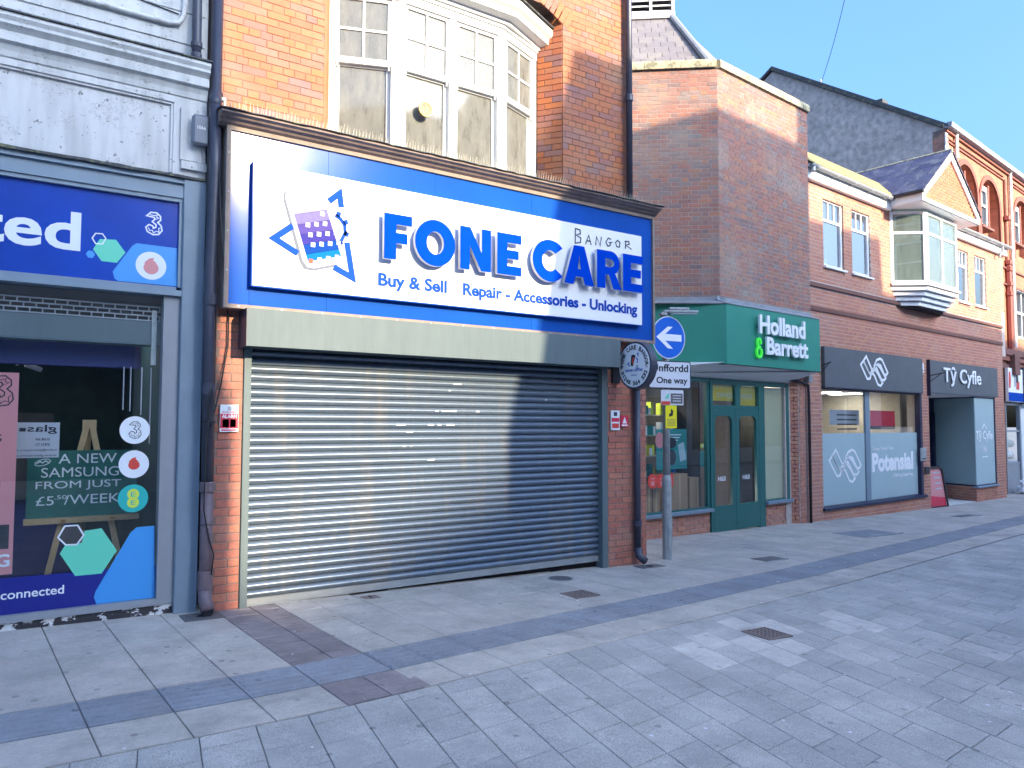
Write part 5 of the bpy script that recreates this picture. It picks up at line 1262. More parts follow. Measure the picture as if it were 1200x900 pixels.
ev = BM(); box(ev, -3, 0, .0, .06, -.10, -.03); part('eaves_board', ev, 'paint_white', hb, TSr)
cup = BM(); q0 = HT + Vector((0, 0, .02))
TC = Matrix.Translation(q0) @ Matrix.Rotation(SPA, 4, 'Z')
box(cup, -.95, .06, -.06, .02, -.02, .10); box(cup, .0, .05, -.05, .0, .1, 1.0); box(cup, -.42, -.37, -.05, .0, .1, 1.0); box(cup, -.90, -.85, -.05, 0, .1, 1.0)
part('cupola', cup, 'paint_white', hb, TC)
part('cupola_core', box(BM(), -.95, .04, .06, .9, 0, 1.1), 'void_dark', hb, TC)
for i in range(8):
    for (a, b) in ((-.85, -.42), (-.37, 0)):
        lv = BM(); box(lv, a, b, -.045, .05, -.008, .008); part('louvre', lv, 'upvc_white', hb, TC @ Matrix.Translation((0, 0, .14 + i * .11)) @ Matrix.Rotation(R(38), 4, 'X'))
# canopy fascia: front piece, splayed piece, soffit and flashing
FV = -.32; k_ = .17 * math.tan(R(22.5)); CFX = -3.06
TSc = Matrix.Translation((CFX, FV, 0)) @ Matrix.Rotation(SPA, 4, 'Z')
can = part('canopy', B1(CFX, -.05, FV, FV + .06, 2.655, 3.655), 'green_fascia', hb)
part('canopy_side', box(BM(), -2.6, -.001, 0, .06, 2.655, 3.655), 'green_fascia', can, TSc)
b = BM(); box(b, -.11, -.05, FV + .06, .05, 2.655, 3.655); part('canopy_return', b, 'green_fascia', can)
so_ = BM(); sf1 = [(CFX + .01, FV + .02, 2.655), (-.06, FV + .02, 2.655), (-.5, .16, 2.42), (-5.2, .16, 2.42), (CFX - 1.9, FV + 1.9, 2.655)]
vs = [so_.verts.new(p) for p in sf1]; so_.faces.new(vs); vs2 = [so_.verts.new((p[0], p[1], p[2] + .03)) for p in sf1]; so_.faces.new(vs2[::-1])
b2 = [(-.06, FV + .02, 2.655), (-.06, .16, 2.655), (-.5, .16, 2.42)]; so_.faces.new([so_.verts.new(p) for p in b2])
part('soffit', so_, 'canopy_soffit', can)
tr = BM(); box(tr, CFX, -.05, FV - .004, FV + .004, 2.640, 2.656); part('canopy_trim', tr, 'void_dark', can); part('canopy_trim', box(BM(), -2.5, 0, -.004, .004, 2.640, 2.656), 'void_dark', can, TSc)
fl = sweep(BM(), [(CV - .004, 3.80), (CV - .004, 3.74), (FV - .012, 3.672), (FV - .012, 3.655), (CV, 3.655)], CFX - .02, -.045); part('lead_flashing', fl, 'lead_flash', can)
part('lead_flashing', sweep(BM(), [(.168, 3.80), (.168, 3.74), (-.012, 3.672), (-.012, 3.655), (.17, 3.655)], -2.4, .0), 'lead_flash', can, TSc)
part('canopy_cap', quadprism(BM(), [(CFX, FV), (-.05, FV), (-.05, .3), (-4.6, .9)], 3.645, 3.655), 'lead_dark', can)
# raised lettering
nm = thing('fascia_lettering', 'raised white Holland and Barrett lettering with a green ampersand on the green canopy', 'sign', B, (-1.5, FV, 2.85))
def BB(x, y): return B.px(x, y, FV - .02)
def letters(t, name, s, u0, u1, w0, w1, v, depth, m, par, bold, side=None):
    """each letter of a raised word is its own piece; widths come from the font"""
    full = text_mesh(s, (u0, u1, w0, w1), bold, depth); bpy.data.meshes.remove(full)
    cu = bpy.data.curves.new('w', 'FONT'); cu.body = s; cu.offset = bold; cu.extrude = .5; cu.resolution_u = 4
    ob = bpy.data.objects.new('w', cu); me = bpy.data.meshes.new_from_object(ob); bpy.data.objects.remove(ob); bpy.data.curves.remove(cu)
    xs_ = [q.co.x for q in me.vertices]; ys_ = [q.co.y for q in me.vertices]; X0, X1, Y0, Y1 = min(xs_), max(xs_), min(ys_), max(ys_)
    me.transform(Matrix.Translation((u0, w0, 0)) @ Matrix.Diagonal(((u1 - u0) / (X1 - X0), (w1 - w0) / (Y1 - Y0), depth, 1)) @ Matrix.Translation((-X0, -Y0, 0)))
    stand(me); me.transform(Matrix.Translation((0, v - depth / 2, 0))); me.transform(Matrix.Translation(-BASE[par.name]))
    bm = bmesh.new(); bm.from_mesh(me); bpy.data.meshes.remove(me)
    bmesh.ops.remove_doubles(bm, verts=bm.verts, dist=1e-5)
    isl = []; seen = set()
    for f in bm.faces:
        if f in seen: continue
        st = [f]; seen.add(f); grp = []
        while st:
            a = st.pop(); grp.append(a)
            for e in a.edges:
                for g_ in e.link_faces:
                    if g_ not in seen: seen.add(g_); st.append(g_)
        isl.append(grp)
    # islands that overlap in u (dots, accents) belong to one letter
    ent = []
    for grp in isl:
        us = [q.co.x for f in grp for q in f.verts]; ent.append([min(us), max(us), grp])
    ent.sort(key=lambda e: e[0]); mer = []
    for e in ent:
        if mer and e[0] < mer[-1][1] - .25 * min(e[1] - e[0], mer[-1][1] - mer[-1][0]): mer[-1][1] = max(mer[-1][1], e[1]); mer[-1][2] += e[2]
        else: mer.append(e)
    for _, _, grp in mer:
        V = {}; vv = []; ff = []
        for f in grp:
            for q in f.verts:
                if q.index not in V: V[q.index] = len(vv); vv.append(q.co[:])
            ff.append([V[q.index] for q in f.verts])
        m2 = bpy.data.meshes.new(name); m2.from_pydata(vv, [], ff); link(name, m2, m, par)
    bm.free()
for (s, x0, x1, z0, z1) in (('Holland', 886.5, 940, 3.215, 3.545), ('Barrett', 894.5, 943, 2.862, 3.175)):
    u0, u1 = BB(x0, 390)[0], BB(x1, 400)[0]
    letters(nm, 'letter', s, u0, u1, z0, z1, FV - .055, .035, 'white_print', nm, .030)
ga = BM(); c = BB(888.5, 408)
stroke(ga, [(c[0] + x * .075, c[1] + y * .17) for x, y in arc(0, -.42, 1, .5, 60, 400, 18)], .035, FV - .055, FV - .02)
stroke(ga, [(c[0] + x * .052, c[1] + y * .17) for x, y in arc(-.05, .55, 1, .42, 290, -20, 14)] , .03, FV - .055, FV - .02)
part('ampersand', ga, 'glow_green', nm)
# ground floor: window, door, side light (plane v = .10)
VG = .10
gf = BM(); box(gf, -5.3, -2.955, VG, VG + .08, 2.37, 2.43); box(gf, -2.955, -2.885, VG - .01, VG + .10, -.19, 2.43); box(gf, -5.3, -2.955, VG, VG + .08, .245, .27)
box(gf, -2.885, -1.385, VG, VG + .08, 1.915, 1.985); box(gf, -2.885, -.50, VG, VG + .08, 2.345, 2.43); box(gf, -2.21, -2.06, VG, VG + .08, 1.985, 2.345); box(gf, -1.50, -1.315, VG - .01, VG + .10, -.22, 2.345); box(gf, -.575, -.49, VG - .01, VG + .10, .22, 2.43); box(gf, -1.315, -.575, VG, VG + .08, .245, .275)
box(gf, -3.03, -2.955, VG + .01, VG + .08, .27, 2.37)
fr2 = part('shopfront_frame', gf, 'green_frame', hb)
for (a, b, w_) in ((-5.3, -2.95, .245), (-1.32, -.44, .255)): part('sill', sweep(BM(), [(.04, w_ - .055), (.035, w_ - .01), (.10, w_), (.16, w_), (.16, w_ - .055)], a, b), 'frame_slate_blue', fr2)
part('pane', B1(-5.3, -3.03, VG + .03, VG + .036, .27, 2.37), 'glass_shop', fr2); part('pane', B1(-1.315, -.575, VG + .03, VG + .036, .275, 2.345), 'glass_shop', fr2)
part('pane', B1(-2.885, -2.21, VG + .03, VG + .036, 1.985, 2.345), 'glass_shop', fr2); part('pane', B1(-2.06, -1.50, VG + .03, VG + .036, 1.985, 2.345), 'glass_shop', fr2)
def rr_loop(a, b, c, d, rad, bottom=False):
    return [(a, c), (b, c)] + arc(b - rad, d - rad, rad, rad, 0, 90, 8) + arc(a + rad, d - rad, rad, rad, 90, 180, 8)
for (a, b, ga_, gb_) in ((-2.878, -2.232, -2.835, -2.335), (-2.225, -1.508, -2.125, -1.585)):
    lf = outline('door_leaf', [[(a, -.17), (b, -.17), (b, 1.912), (a, 1.912)], rr_loop(ga_, gb_, .265, 1.80, .12)[::-1]], VG + .04, .05, 'green_frame', hb)
    part('pane', B1(ga_ - .02, gb_ + .02, VG + .038, VG + .042, .25, 1.82), 'glass_shop', lf)
    text('lettering', 'H&B', ((ga_ + gb_) / 2 - .11, (ga_ + gb_) / 2 + .11, .68, .76), VG + .036, 'sticker_white', lf, bold=.01, depth=.001)
    hx = b - .055 if a < -2.5 else a + .055
    part('push_plate', B1(hx - .028, hx + .028, VG + .008, VG + .016, .90, 1.22), 'galvanised', lf)
    if a < -2.5: part('letter_plate', B1(-2.70, -2.50, VG + .005, VG + .016, .02, .10, bev=.004), 'gold', lf); part('letter_flap', B1(-2.67, -2.53, VG + .003, VG + .006, .045, .075), 'void_dark', lf)
for (a, b) in ((-2.885, -2.21), (-2.06, -1.50)):    # rounded corners of the fanlights
    ox = BM(); rad = .10
    for s_, x in ((1, a), (-1, b)):
        if (a < -2.5 and s_ > 0): continue
        pts = [(x, 2.345), (x, 2.345 - rad)] + [(x + s_ * rad * (1 - math.cos(R(t))), 2.345 - rad + rad * math.sin(R(t))) for t in range(0, 91, 15)]
        facepoly(ox, pts, VG + .01, VG + .03)
    part('fanlight_corner', ox, 'green_frame', fr2)
# shop interior
inn = BM(); box(inn, -6.4, -3.2, 1.9, 1.95, 0, 2.5); box(inn, -3.0, -2.97, .3, 2.4, 0, 2.5); box(inn, -1.4, -.4, .55, .6, .1, 2.5); part('interior_wall', inn, 'interior_dark', hb)
part('interior_wall', B1(-6.6, -.4, 4.5, 4.6, -.2, 2.5), 'interior_wall', hb); part('interior_floor', B1(-6.6, -.4, .3, 4.5, -.28, -.2), 'interior_dark', hb); part('interior_ceiling', B1(-6.6, -.4, .3, 4.5, 2.44, 2.5), 'canopy_soffit', hb)
part('side_panel', B1(-1.31, -.58, .16, .17, .28, 2.34), 'cream_panel', hb)
for (a, b) in ((-2.88, -2.22), (-2.05, -1.52)): part('fanlight_poster', B1(a, b, VG + .05, VG + .054, 2.06 if a < -2.5 else 1.99, 2.34), 'poster_yellow', fr2)
text('lettering', 'OFFICE', (-2.68, -2.24, 2.12, 2.20), VG + .049, 'frost_film_pale', fr2, depth=.001); text('lettering', 'RICE', (-1.95, -1.62, 2.12, 2.20), VG + .049, 'frost_film_pale', fr2, depth=.001)
po = thing('window_poster', 'large teal poster with dark product pictures hanging in the green framed window', 'poster', B, (-3.9, .26, .9))
def W2(x, y, v=.26): return B.px(x, y, v)
a_, b_ = W2(769, 503), W2(805, 549); part('sheet', B1(a_[0], b_[0], .26, .265, b_[1], a_[1]), 'poster_teal', po)
for (x, y, rx, ry, m_) in ((773, 516, .11, .13, 'poster_pink'), (787, 519, .12, .09, 'ink_black'), (787, 536, .11, .13, 'ink_black')): c = W2(x, y); part('picture', facepoly(BM(), disc_pts(c[0], c[1], rx, 20, ry), .256, .26), m_, po)
part('picture', facepoly(BM(), [W2(*p) for p in ((797, 541), (804, 538), (801, 518), (794, 521))], .256, .26), 'frost_film_pale', po)
for k in range(4): part('text_line', B1(W2(784, 508)[0], W2(798, 508)[0] - .04 * k, .257, .26, a_[1] - .10 - k * .045, a_[1] - .085 - k * .045), 'sticker_white', po)
r = random.Random(32)
for k, (u0, lab) in enumerate(((-4.15, 'low dark display shelf of coloured tubs behind the teal poster'), (-3.42, 'low dark display shelf of coloured tubs by the green door frame'))):
    t = thing('display_shelf', lab, 'shelves', B, (u0 + .3, .8, .2))
    for z in (.75, 1.10, 1.45, 1.80):
        part('shelf', B1(u0, u0 + .62, .78, .98, z, z + .02), 'interior_wall', t); u = u0 + .02
        while u < u0 + .56:
            w_ = r.uniform(.05, .09); part('tub', B1(u, u + w_ - .006, .80, .90, z + .02, z + .02 + r.uniform(.10, .22)), r.choice(['poster_yellow', 'sticker_red', 'icon_mix', 'poster_teal', 'lime_badge', 'sticker_white', 'road_blue', 'white_print']), t); u += w_
r = random.Random(31)
sh = thing('display_shelves', 'tall dark shelf unit of bright packets at the left of the green framed window', 'shelves', B, (-4.5, .6, .2))
part('back_panel', B1(-5.2, -4.25, .72, .75, -.1, 2.0), 'interior_dark', sh)
for k in range(6):
    z = .45 + k * .27; part('shelf', B1(-5.2, -4.25, .50, .72, z, z + .02), 'interior_dark', sh)
    u = -5.15
    while u < -4.3:
        w_ = r.uniform(.06, .11); part('packet', B1(u, u + w_ - .008, .52, .62, z + .02, z + .02 + r.uniform(.12, .20)), r.choice(['poster_yellow', 'sticker_red', 'icon_mix', 'poster_teal', 'lime_badge', 'sticker_white', 'road_blue']), sh); u += w_
for k, (x0, x1, y0, y1, lab) in enumerate(((757, 764, 568, 600, 'narrow brown carton at the left end of the window display'), (765, 773, 566, 600, 'narrow brown carton second from left in the window display'), (787, 806, 556, 596, 'wide brown carton in the middle of the window display'), (808, 827, 560, 594, 'wide brown carton at the right end of the window display'))):
    p0, p1 = W2(x0, y0, .30), W2(x1, y1, .30); t = thing('cardboard_box', lab, 'box', B, (p0[0], .3, .27), 'cartons in the green framed window')
    part('carton', B1(p0[0], p1[0], .30, .62, .24, p0[1]), 'cardboard', t); part('tape', B1((p0[0] + p1[0]) / 2 - .02, (p0[0] + p1[0]) / 2 + .02, .298, .30, .24, p0[1]), 'wood_pine', t)
for (x0, x1, y0, y1, m_, lab) in ((808, 818, 502, 522, 'interior_wall', 'small framed picture deep in the shop window'), (816, 828, 529, 547, 'poster_teal', 'small teal card standing in the shop window'), (821, 828, 520, 525, 'lime_badge', 'small lime green card in the shop window')):
    p0, p1 = W2(x0, y0, .5), W2(x1, y1, .5); t = thing('display_card', lab, 'card', B, (p0[0], .5, p1[1])); part('card', B1(p0[0], p1[0], .5, .51, p1[1], p0[1]), m_, t); part('card_print', B1(p0[0] + .03, p0[0] + .10, .497, .5, p1[1] + .02, p0[1] - .02), 'sticker_white' if m_ != 'interior_wall' else 'interior_dark', t)
for (x, lab) in ((765, 'round red sticker low on the green framed window'), (776, 'red sticker panel beside the post low on the green framed window')):
    c = B.px(x, 564, VG + .02); t = thing('window_sticker', lab, 'window sticker', B, (c[0], VG, c[1])); part('disc', facepoly(BM(), disc_pts(c[0], c[1], .115, 28) if x < 770 else [(c[0] - .12, c[1] - .10), (c[0] + .28, c[1] - .10), (c[0] + .28, c[1] + .11), (c[0] - .12, c[1] + .11)], VG + .022, VG + .026), 'sticker_red', t)
    part('print_block', B1(c[0] - .04, c[0] + .04, VG + .0205, VG + .022, c[1] - .07, c[1] + .0), 'poster_pink', t); part('print_line', B1(c[0] - .05, c[0] + .05, VG + .0205, VG + .022, c[1] + .03, c[1] + .05), 'poster_pink', t)
mat('lamp_bright', (1.0, .93, .80), .5, emit=9.0)
for (u, v_) in ((-5.2, 1.2), (-3.9, 1.2), (-2.2, 1.6), (-.95, .4)): part('ceiling_light', B1(u - .3, u + .3, v_ - .12, v_ + .12, 2.425, 2.438), 'lamp_bright', hb)
# thin black pipe under the canopy end
tp = thing('waste_pipe', 'thin black pipe dropping from the canopy end between the two brick shops', 'downpipe', B, (-.03, -.04, -.22))
part('pipe', tube(BM(), [(-.55, .06, 2.50), (-.30, -.04, 2.47), (-.02, -.05, 2.42), (.0, -.05, 2.2), (.0, -.05, -.22)], .028, 8), 'pipe_black', tp, smooth=True)
part('junction', B1(-.07, .07, -.10, 0, 2.46, 2.60, bev=.01), 'frame_pale_grey', tp)

# ================================================================== LONG RED BRICK SHOP ROW (frame B)
rw = thing('red_brick_shop', 'long red brick building with white oriel window and two charcoal shop fascias', 'building', B, (5.3, 0, -.3))
S1 = 10.64; NB = 3.6; RN0, RN1 = 5.93, 8.50
bk = BM()
for (a, b, c, d) in ((.0, .575, -.6, 3.21), (5.22, 5.60, -.6, 3.21), (.575, 5.22, -.6, -.02), (RN1 + 1.42, S1, -.6, 3.21), (0, S1, 3.21, 4.86), (5.60, 9.92, 2.42, 3.21)): box(bk, a, b, .004, .35, c, d)
for (a, b, c, d) in ((0, .76, 4.86, 6.26), (1.60, 1.955, 4.86, 6.26), (2.785, 3.9, 4.86, 6.26), (6.5, 7.62, 4.86, 6.26), (8.31, 8.74, 4.86, 6.26), (9.56, 10.90, 4.86, 6.26), (0, 3.9, 6.26, 6.78), (6.5, 10.9, 6.26, 6.78), (S1, 10.9, 3.6, 4.86)): box(bk, a, b, .004, .35, c, d)
box(bk, 10.55, 10.62, .35, 6, -.6, 6.7); box(bk, .02, .08, .35, 6, -.6, 6.7)
part('wall', bk, 'mortar_pink', rw)
PBk = Pieces(rw, 'brick', 'brick_red')
rect_all = [(.004, .575, -.35, 3.20), (5.22, 5.595, -.45, 3.20), (.575, 5.22, -.42, -.035), (9.92, S1, -.45, 3.20), (.004, S1, 3.21, 3.93), (.004, S1, 4.00, 4.385), (.004, S1, 4.475, 4.86)]
rect_all += [(.004, .76, 4.86, 6.26), (1.60, 1.955, 4.86, 6.26), (2.785, 3.9, 4.86, 6.26), (6.5, 7.62, 4.86, 6.26), (8.31, 8.74, 4.86, 6.26), (9.56, 10.9, 4.86, 6.26), (.004, 3.9, 6.26, 6.52), (6.5, 10.9, 6.26, 6.52)]
course_wall(PBk, rects_spans(rect_all), -.45, 6.52, v=0, seed=12, jog=.0012)
PBk.flush()
for (z, h) in ((4.385, .05), (4.435, .035), (3.93, .035), (3.965, .03)):
    part('string_course', B1(.0, S1, -.045 if h > .04 else -.025, .02, z + .001, z + h), 'string_red', rw)
part('string_course', B1(.0, S1, -.03, .02, 3.905, 3.925), 'string_red', rw)
# windows upstairs
def casement(u0, u1, w0, w1, n3, par, v=.06, gl='glass_sky', name='window', T=None):
    f = BM(); e = .05
    box(f, u0, u0 + e, v - .02, v + .05, w0, w1); box(f, u1 - e, u1, v - .02, v + .05, w0, w1); box(f, u0 + e, u1 - e, v - .02, v + .05, w0, w0 + e); box(f, u0 + e, u1 - e, v - .02, v + .05, w1 - e, w1)
    zt = w1 - .46; box(f, u0 + e, u1 - e, v - .015, v + .045, zt, zt + .05)
    for k in range(1, n3): x = u0 + e + (u1 - u0 - 2 * e) * k / n3; box(f, x - .012, x + .012, v - .01, v + .03, zt + .05, w1 - e)
    wd = part(name, f, 'upvc_white', par, T)
    for k in range(n3):
        a = u0 + e + (u1 - u0 - 2 * e) * k / n3; b = u0 + e + (u1 - u0 - 2 * e) * (k + 1) / n3; part('pane', B1(a + .012, b - .012, v + .01, v + .014, zt + .05, w1 - e), gl, wd, T)
    part('pane', B1(u0 + e, u1 - e, v + .012, v + .016, w0 + e, zt), gl, wd, T)
    part('sill', sweep(BM(), [(-.06, w0 - .05), (-.06, w0 - .015), (.05, w0 + .002), (.05, w0 - .05)], u0 - .03, u1 + .03), 'upvc_white', wd, T)
    return wd
for (a, b) in ((.765, 1.595), (1.96, 2.78), (7.625, 8.305), (8.745, 9.555)): casement(a, b, 4.865, 6.255, 3, rw)
dk = BM(); box(dk, .3, 3.4, 1.6, 1.7, 4.6, 6.6); box(dk, 7.2, 10.2, 1.6, 1.7, 4.6, 6.6); part('room_wall', dk, 'interior_wall', rw)
# eaves: fascia, gutter, mossy roof
for (a, b) in ((0, 3.62), (6.9, 10.95)):
    part('eaves_fascia', B1(a, b, -.10, .0, 6.50, 6.70), 'upvc_white', rw); part('soffit', B1(a, b, -.10, .02, 6.485, 6.50), 'upvc_white', rw)
    gt = BM(); n_ = 8
    prof = [(-.17 + .065 * math.cos(R(180 + 180 * k / n_)), 6.735 + .065 * math.sin(R(180 + 180 * k / n_))) for k in range(n_ + 1)] + [(-.17 + .055 * math.cos(R(360 - 180 * k / n_)), 6.735 + .055 * math.sin(R(360 - 180 * k / n_))) for k in range(n_ + 1)]
    part('gutter', sweep(gt, prof, a - .0, b + .05), 'frame_pale_grey', rw, smooth=False)
    for u in [a + .2 + .75 * k for k in range(int((b - a) / .75) + 1)]: part('gutter_bracket', B1(u, u + .04, -.24, -.10, 6.665, 6.685), 'galvanised', rw)
part('gutter_outlet', tube(BM(), [(10.35, -.17, 6.69), (10.35, -.17, 6.52), (10.30, -.13, 6.46), (10.28, -.12, 6.35)], .035, 8), 'frame_pale_grey', rw); part('gutter_outlet', tube(BM(), [(.12, -.17, 6.75), (.08, -.17, 6.60)], .05, 8), 'galvanised', rw)
RM = Pieces(rw, 'roof_tile', 'slate_moss', limit=120); ap = R(42)
for k in range(5):
    u = -.0 - (.14 if k % 2 else 0)
    while u < 4.9:
        p, q_ = max(u, 0), min(u + .272, 4.9); u += .28
        if q_ - p > .05: RM.add(Matrix.Translation((p, -.16 + k * .17 * math.cos(ap), 6.80 + k * .17 * math.sin(ap))) @ Matrix.Rotation(-(math.pi / 2 - ap) + R(4), 4, 'X'), q_ - p, .22, .012)
RM.flush()
rf = BM(); pr = [(-.12, 6.70), (-.12, 6.775), (.50, 7.335), (5.5, 7.335), (5.5, 6.7)]; sweep(rf, pr, 0, 6.0); part('roof', rf, 'roof_dark', rw)
# shop windows
def Bz(x, y, v=.05): return B.px(x, y, v)
f = BM(); box(f, .575, .63, .03, .12, -.02, 2.40); box(f, 5.10, 5.215, .0, .12, -.02, 2.40); box(f, .63, 5.10, .03, .12, -.02, .03); box(f, .63, 5.10, .03, .12, 2.36, 2.40)
sw1 = part('shop_window', f, 'navy_frame', rw)
part('mullion', B1(2.50, 2.70, .055, .10, .03, 2.36), 'frame_slate_blue', sw1)
part('sill', sweep(BM(), [(-.05, -.045), (-.05, .0), (.04, .028), (.10, .028), (.10, -.045)], .55, 5.32), 'navy_frame', sw1)
for (a, b) in ((.63, 2.50), (2.70, 5.10)):
    part('pane', B1(a, b, .085, .092, .03, 2.36), 'glass_shop', sw1)
    part('frosted_film', B1(a + .005, b - .015, .080, .0845, .035, 1.475), 'frost_film_pale', sw1)
def wave_logo(par, cx, cz, s, v, m, wd):
    """three slanted bands that fold over: drawn as closed outlines"""
    import math as _m
    for k in range(3):
        o = k * .34
        b_ = BM()
        pts = [(-1.0 + o, .45 + o * .55), (-.78 + o, .75 + o * .45), (-.42 + o * .9, -.02 + o * .35), (-.15 + o * .7, -.05 + o * .4), (.05 + o * .6, .25 + o * .25), (.32 + o * .45, .42 + o * .12), (.60 + o * .4 - .2, .20 - k * .05), (.98 - (2 - k) * .30, -.32 - (2 - k) * .20), (.80 - (2 - k) * .30, -.56 - (2 - k) * .20), (.42 - (2 - k) * .18, .0 - (2 - k) * .18), (.2 - (2 - k) * .14, .08 - (2 - k) * .16), (-.02 - (2 - k) * .1, -.2 - (2 - k) * .16), (-.32 - (2 - k) * .16, -.36 - (2 - k) * .14), (-.58 - (2 - k) * .12, -.26 - (2 - k) * .12)]
        stroke(b_, [(cx + x * s * .62 + .1 * s, cz + y * s * .8) for x, y in pts], wd, v, v + .004, closed=True)
        part('logo_band', b_, m, par)
def wave2(par, x0, x1, y0, y1, v, m, wd):
    """folded ribbon logo fitted to pixel-free local box (u0, u1, w0, w1)"""
    U = lambda t: x0 + (x1 - x0) * t; Z = lambda t: y0 + (y1 - y0) * t
    bands = [[(.02, .66), (.12, .80), (.30, .42), (.38, .36), (.44, .40), (.50, .34), (.62, .04), (.72, .0), (.80, .10), (.62, .42), (.52, .56), (.42, .54), (.34, .22), (.24, .20)],
             [(.12, .80), (.22, .96), (.40, .56), (.50, .52), (.58, .60), (.76, .22), (.86, .20), (.92, .28), (.72, .62), (.62, .72), (.52, .70), (.44, .40), (.30, .42)],
             [(.50, .70), (.60, .88), (.72, .94), (.80, .90), (1.0, .48), (.94, .38), (.86, .42), (.74, .70), (.64, .74)]]
    for q in bands:
        b_ = BM(); stroke(b_, [(U(a), Z(b)) for a, b in q], wd, v, v + .004, closed=True); part('logo_band', b_, m, par)
f1 = thing('fascia_board', 'charcoal fascia board with a white folded ribbon logo above the frosted window', 'sign', B, (2.85, 0, 2.4))
part('board', B1(.58, 5.12, -.075, .0, 2.405, 3.21), 'charcoal_fascia', f1); part('board_edge', B1(.575, 5.125, -.08, -.0, 2.388, 2.405), 'navy_frame', f1)
p0, p1 = B.px(1008, 434, -.075), B.px(1040, 434, -.075); wave2(f1, p0[0], p1[0], 2.50, 3.13, -.080, 'white_print', .052)
f2 = thing('fascia_board', 'charcoal fascia board lettered Ty Cyfle over the recessed doorway', 'sign', B, (7.7, 0, 2.4))
part('board', B1(5.54, 9.96, -.075, .0, 2.425, 3.21), 'charcoal_fascia', f2); part('board_edge', B1(5.53, 5.54, -.08, 0, 2.35, 3.22), 'navy_frame', f2)
letters(f2, 'letter', 'Tŷ Cyfle', B.px(1105, 443, -.09)[0], B.px(1149, 447, -.09)[0], 2.60, 3.10, -.095, .018, 'white_print', f2, .012)
# film graphics
gfx = thing('window_lettering', 'white ribbon logo and Potensial lettering on the frosted shop window', 'window sticker', B, (2.8, .075, .5))
p0, p1 = Bz(971, 545, .075), Bz(1009, 545, .075); wave2(gfx, p0[0], p1[0], .46, 1.17, .074, 'white_print', .045)
text('lettering', 'Potensial', (Bz(1023.5, 545)[0], Bz(1071.5, 545)[0], .62, 1.04), .077, 'white_print', gfx, bold=.045, depth=.003)
text('lettering', 'Dysgu Gydol Oes', (Bz(1024, 527)[0], Bz(1048, 527)[0], 1.08, 1.17), .077, 'white_print', gfx, bold=.01, depth=.003)
text('lettering', 'Lifelong Learning', (Bz(1048, 556)[0], Bz(1071, 556)[0], .46, .56), .077, 'white_print', gfx, bold=.02, depth=.003)
ip = thing('notice_board', 'pale notice sheet in the upper left of the frosted shop window', 'notice', B, (1.5, .3, 1.5))
p0, p1 = B.px(972, 480, .3), B.px(1007, 498, .3); part('sheet', B1(p0[0], p1[0], .30, .31, p1[1], p0[1]), 'poster_grey', ip)
for k in range(4): part('print_line', B1(p0[0] + .3, p1[0] - .12, .297, .30, p0[1] - .12 - .10 * k, p0[1] - .09 - .10 * k), 'ink_black', ip)
text('lettering', 'ABREMOS', (p0[0] - .1, p1[0] - .4, p0[1] + .06, p0[1] + .17), .299, 'poster_grey', ip, depth=.003) if False else None
rb_ = thing('hanging_banner', 'red and dark banner hanging inside the frosted shop window', 'banner', B, (3.4, .4, 1.5))
p0, p1 = B.px(1020, 481, .4), B.px(1049, 503, .4); part('red_panel', B1(p0[0], p1[0], .40, .41, p0[1] - .55 * (p0[1] - p1[1]) - .12, p0[1]), 'notice_red', rb_); part('dark_panel', B1(p0[0], p1[0], .402, .412, p1[1], p0[1] - .55 * (p0[1] - p1[1]) - .12), 'interior_dark', rb_)
inn = BM(); box(inn, .6, 5.2, 3.2, 3.3, -.2, 2.6); box(inn, .5, .6, .2, 3.2, -.2, 2.6); box(inn, 5.2, 5.3, .5, 3.2, -.2, 2.6); part('interior_wall', inn, 'interior_wall', rw)
part('interior_ceiling', B1(.6, 5.2, .2, 3.2, 2.42, 2.5), 'canopy_soffit', rw); part('lintel', B1(.58, 5.21, .005, .34, 2.505, 3.20), 'mortar_pink', rw); part('interior_floor', B1(.6, 5.2, .2, 3.2, -.25, -.1), 'interior_dark', rw)
for u in (1.6, 3.6, 4.6): part('ceiling_light', B1(u - .15, u + .15, 1.2, 1.9, 2.405, 2.418), 'lamp_panel', rw)
# recessed doorway with canted frosted glass
rc = BM(); box(rc, 5.55, 5.60, .35, 1.6, -.45, 2.42); box(rc, 5.6, 7.85, 1.25, 1.32, -.45, 2.42); part('recess_wall', rc, 'mortar_pink', rw)
part('recess_ceiling', B1(5.60, 9.92, .0, 1.7, 2.40, 2.425), 'canopy_soffit', rw); part('step', quadprism(BM(), [(5.60, .02), (8.45, .02), (8.9, 1.3), (5.60, 1.3)], -.5, -.345), 'step_stone', rw)
dp0 = (8.88, 1.25); cr0 = (8.44, .0)
aD = math.atan2(cr0[1] - dp0[1], cr0[0] - dp0[0]); TD = Matrix.Translation((dp0[0], dp0[1], 0)) @ Matrix.Rotation(aD, 4, 'Z'); LD = math.hypot(cr0[0] - dp0[0], cr0[1] - dp0[1])
gw = BM(); box(gw, 0, LD, .0, .05, .04, .075); box(gw, 0, .06, 0, .06, .075, 2.40); box(gw, 0, LD, 0, .05, 2.37, 2.40); part('side_window', gw, 'navy_frame', rw, TD)
part('frosted_film', box(BM(), .06, LD - .006, .012, .02, .075, 2.37), 'frost_film', rw, TD)
gw = BM(); box(gw, 8.44, 9.92, .0, .06, .035, .075); box(gw, 9.85, 9.92, -.01, .08, .075, 2.40); box(gw, 8.44, 9.85, .0, .06, 2.37, 2.40); fw = part('front_window', gw, 'navy_frame', rw)
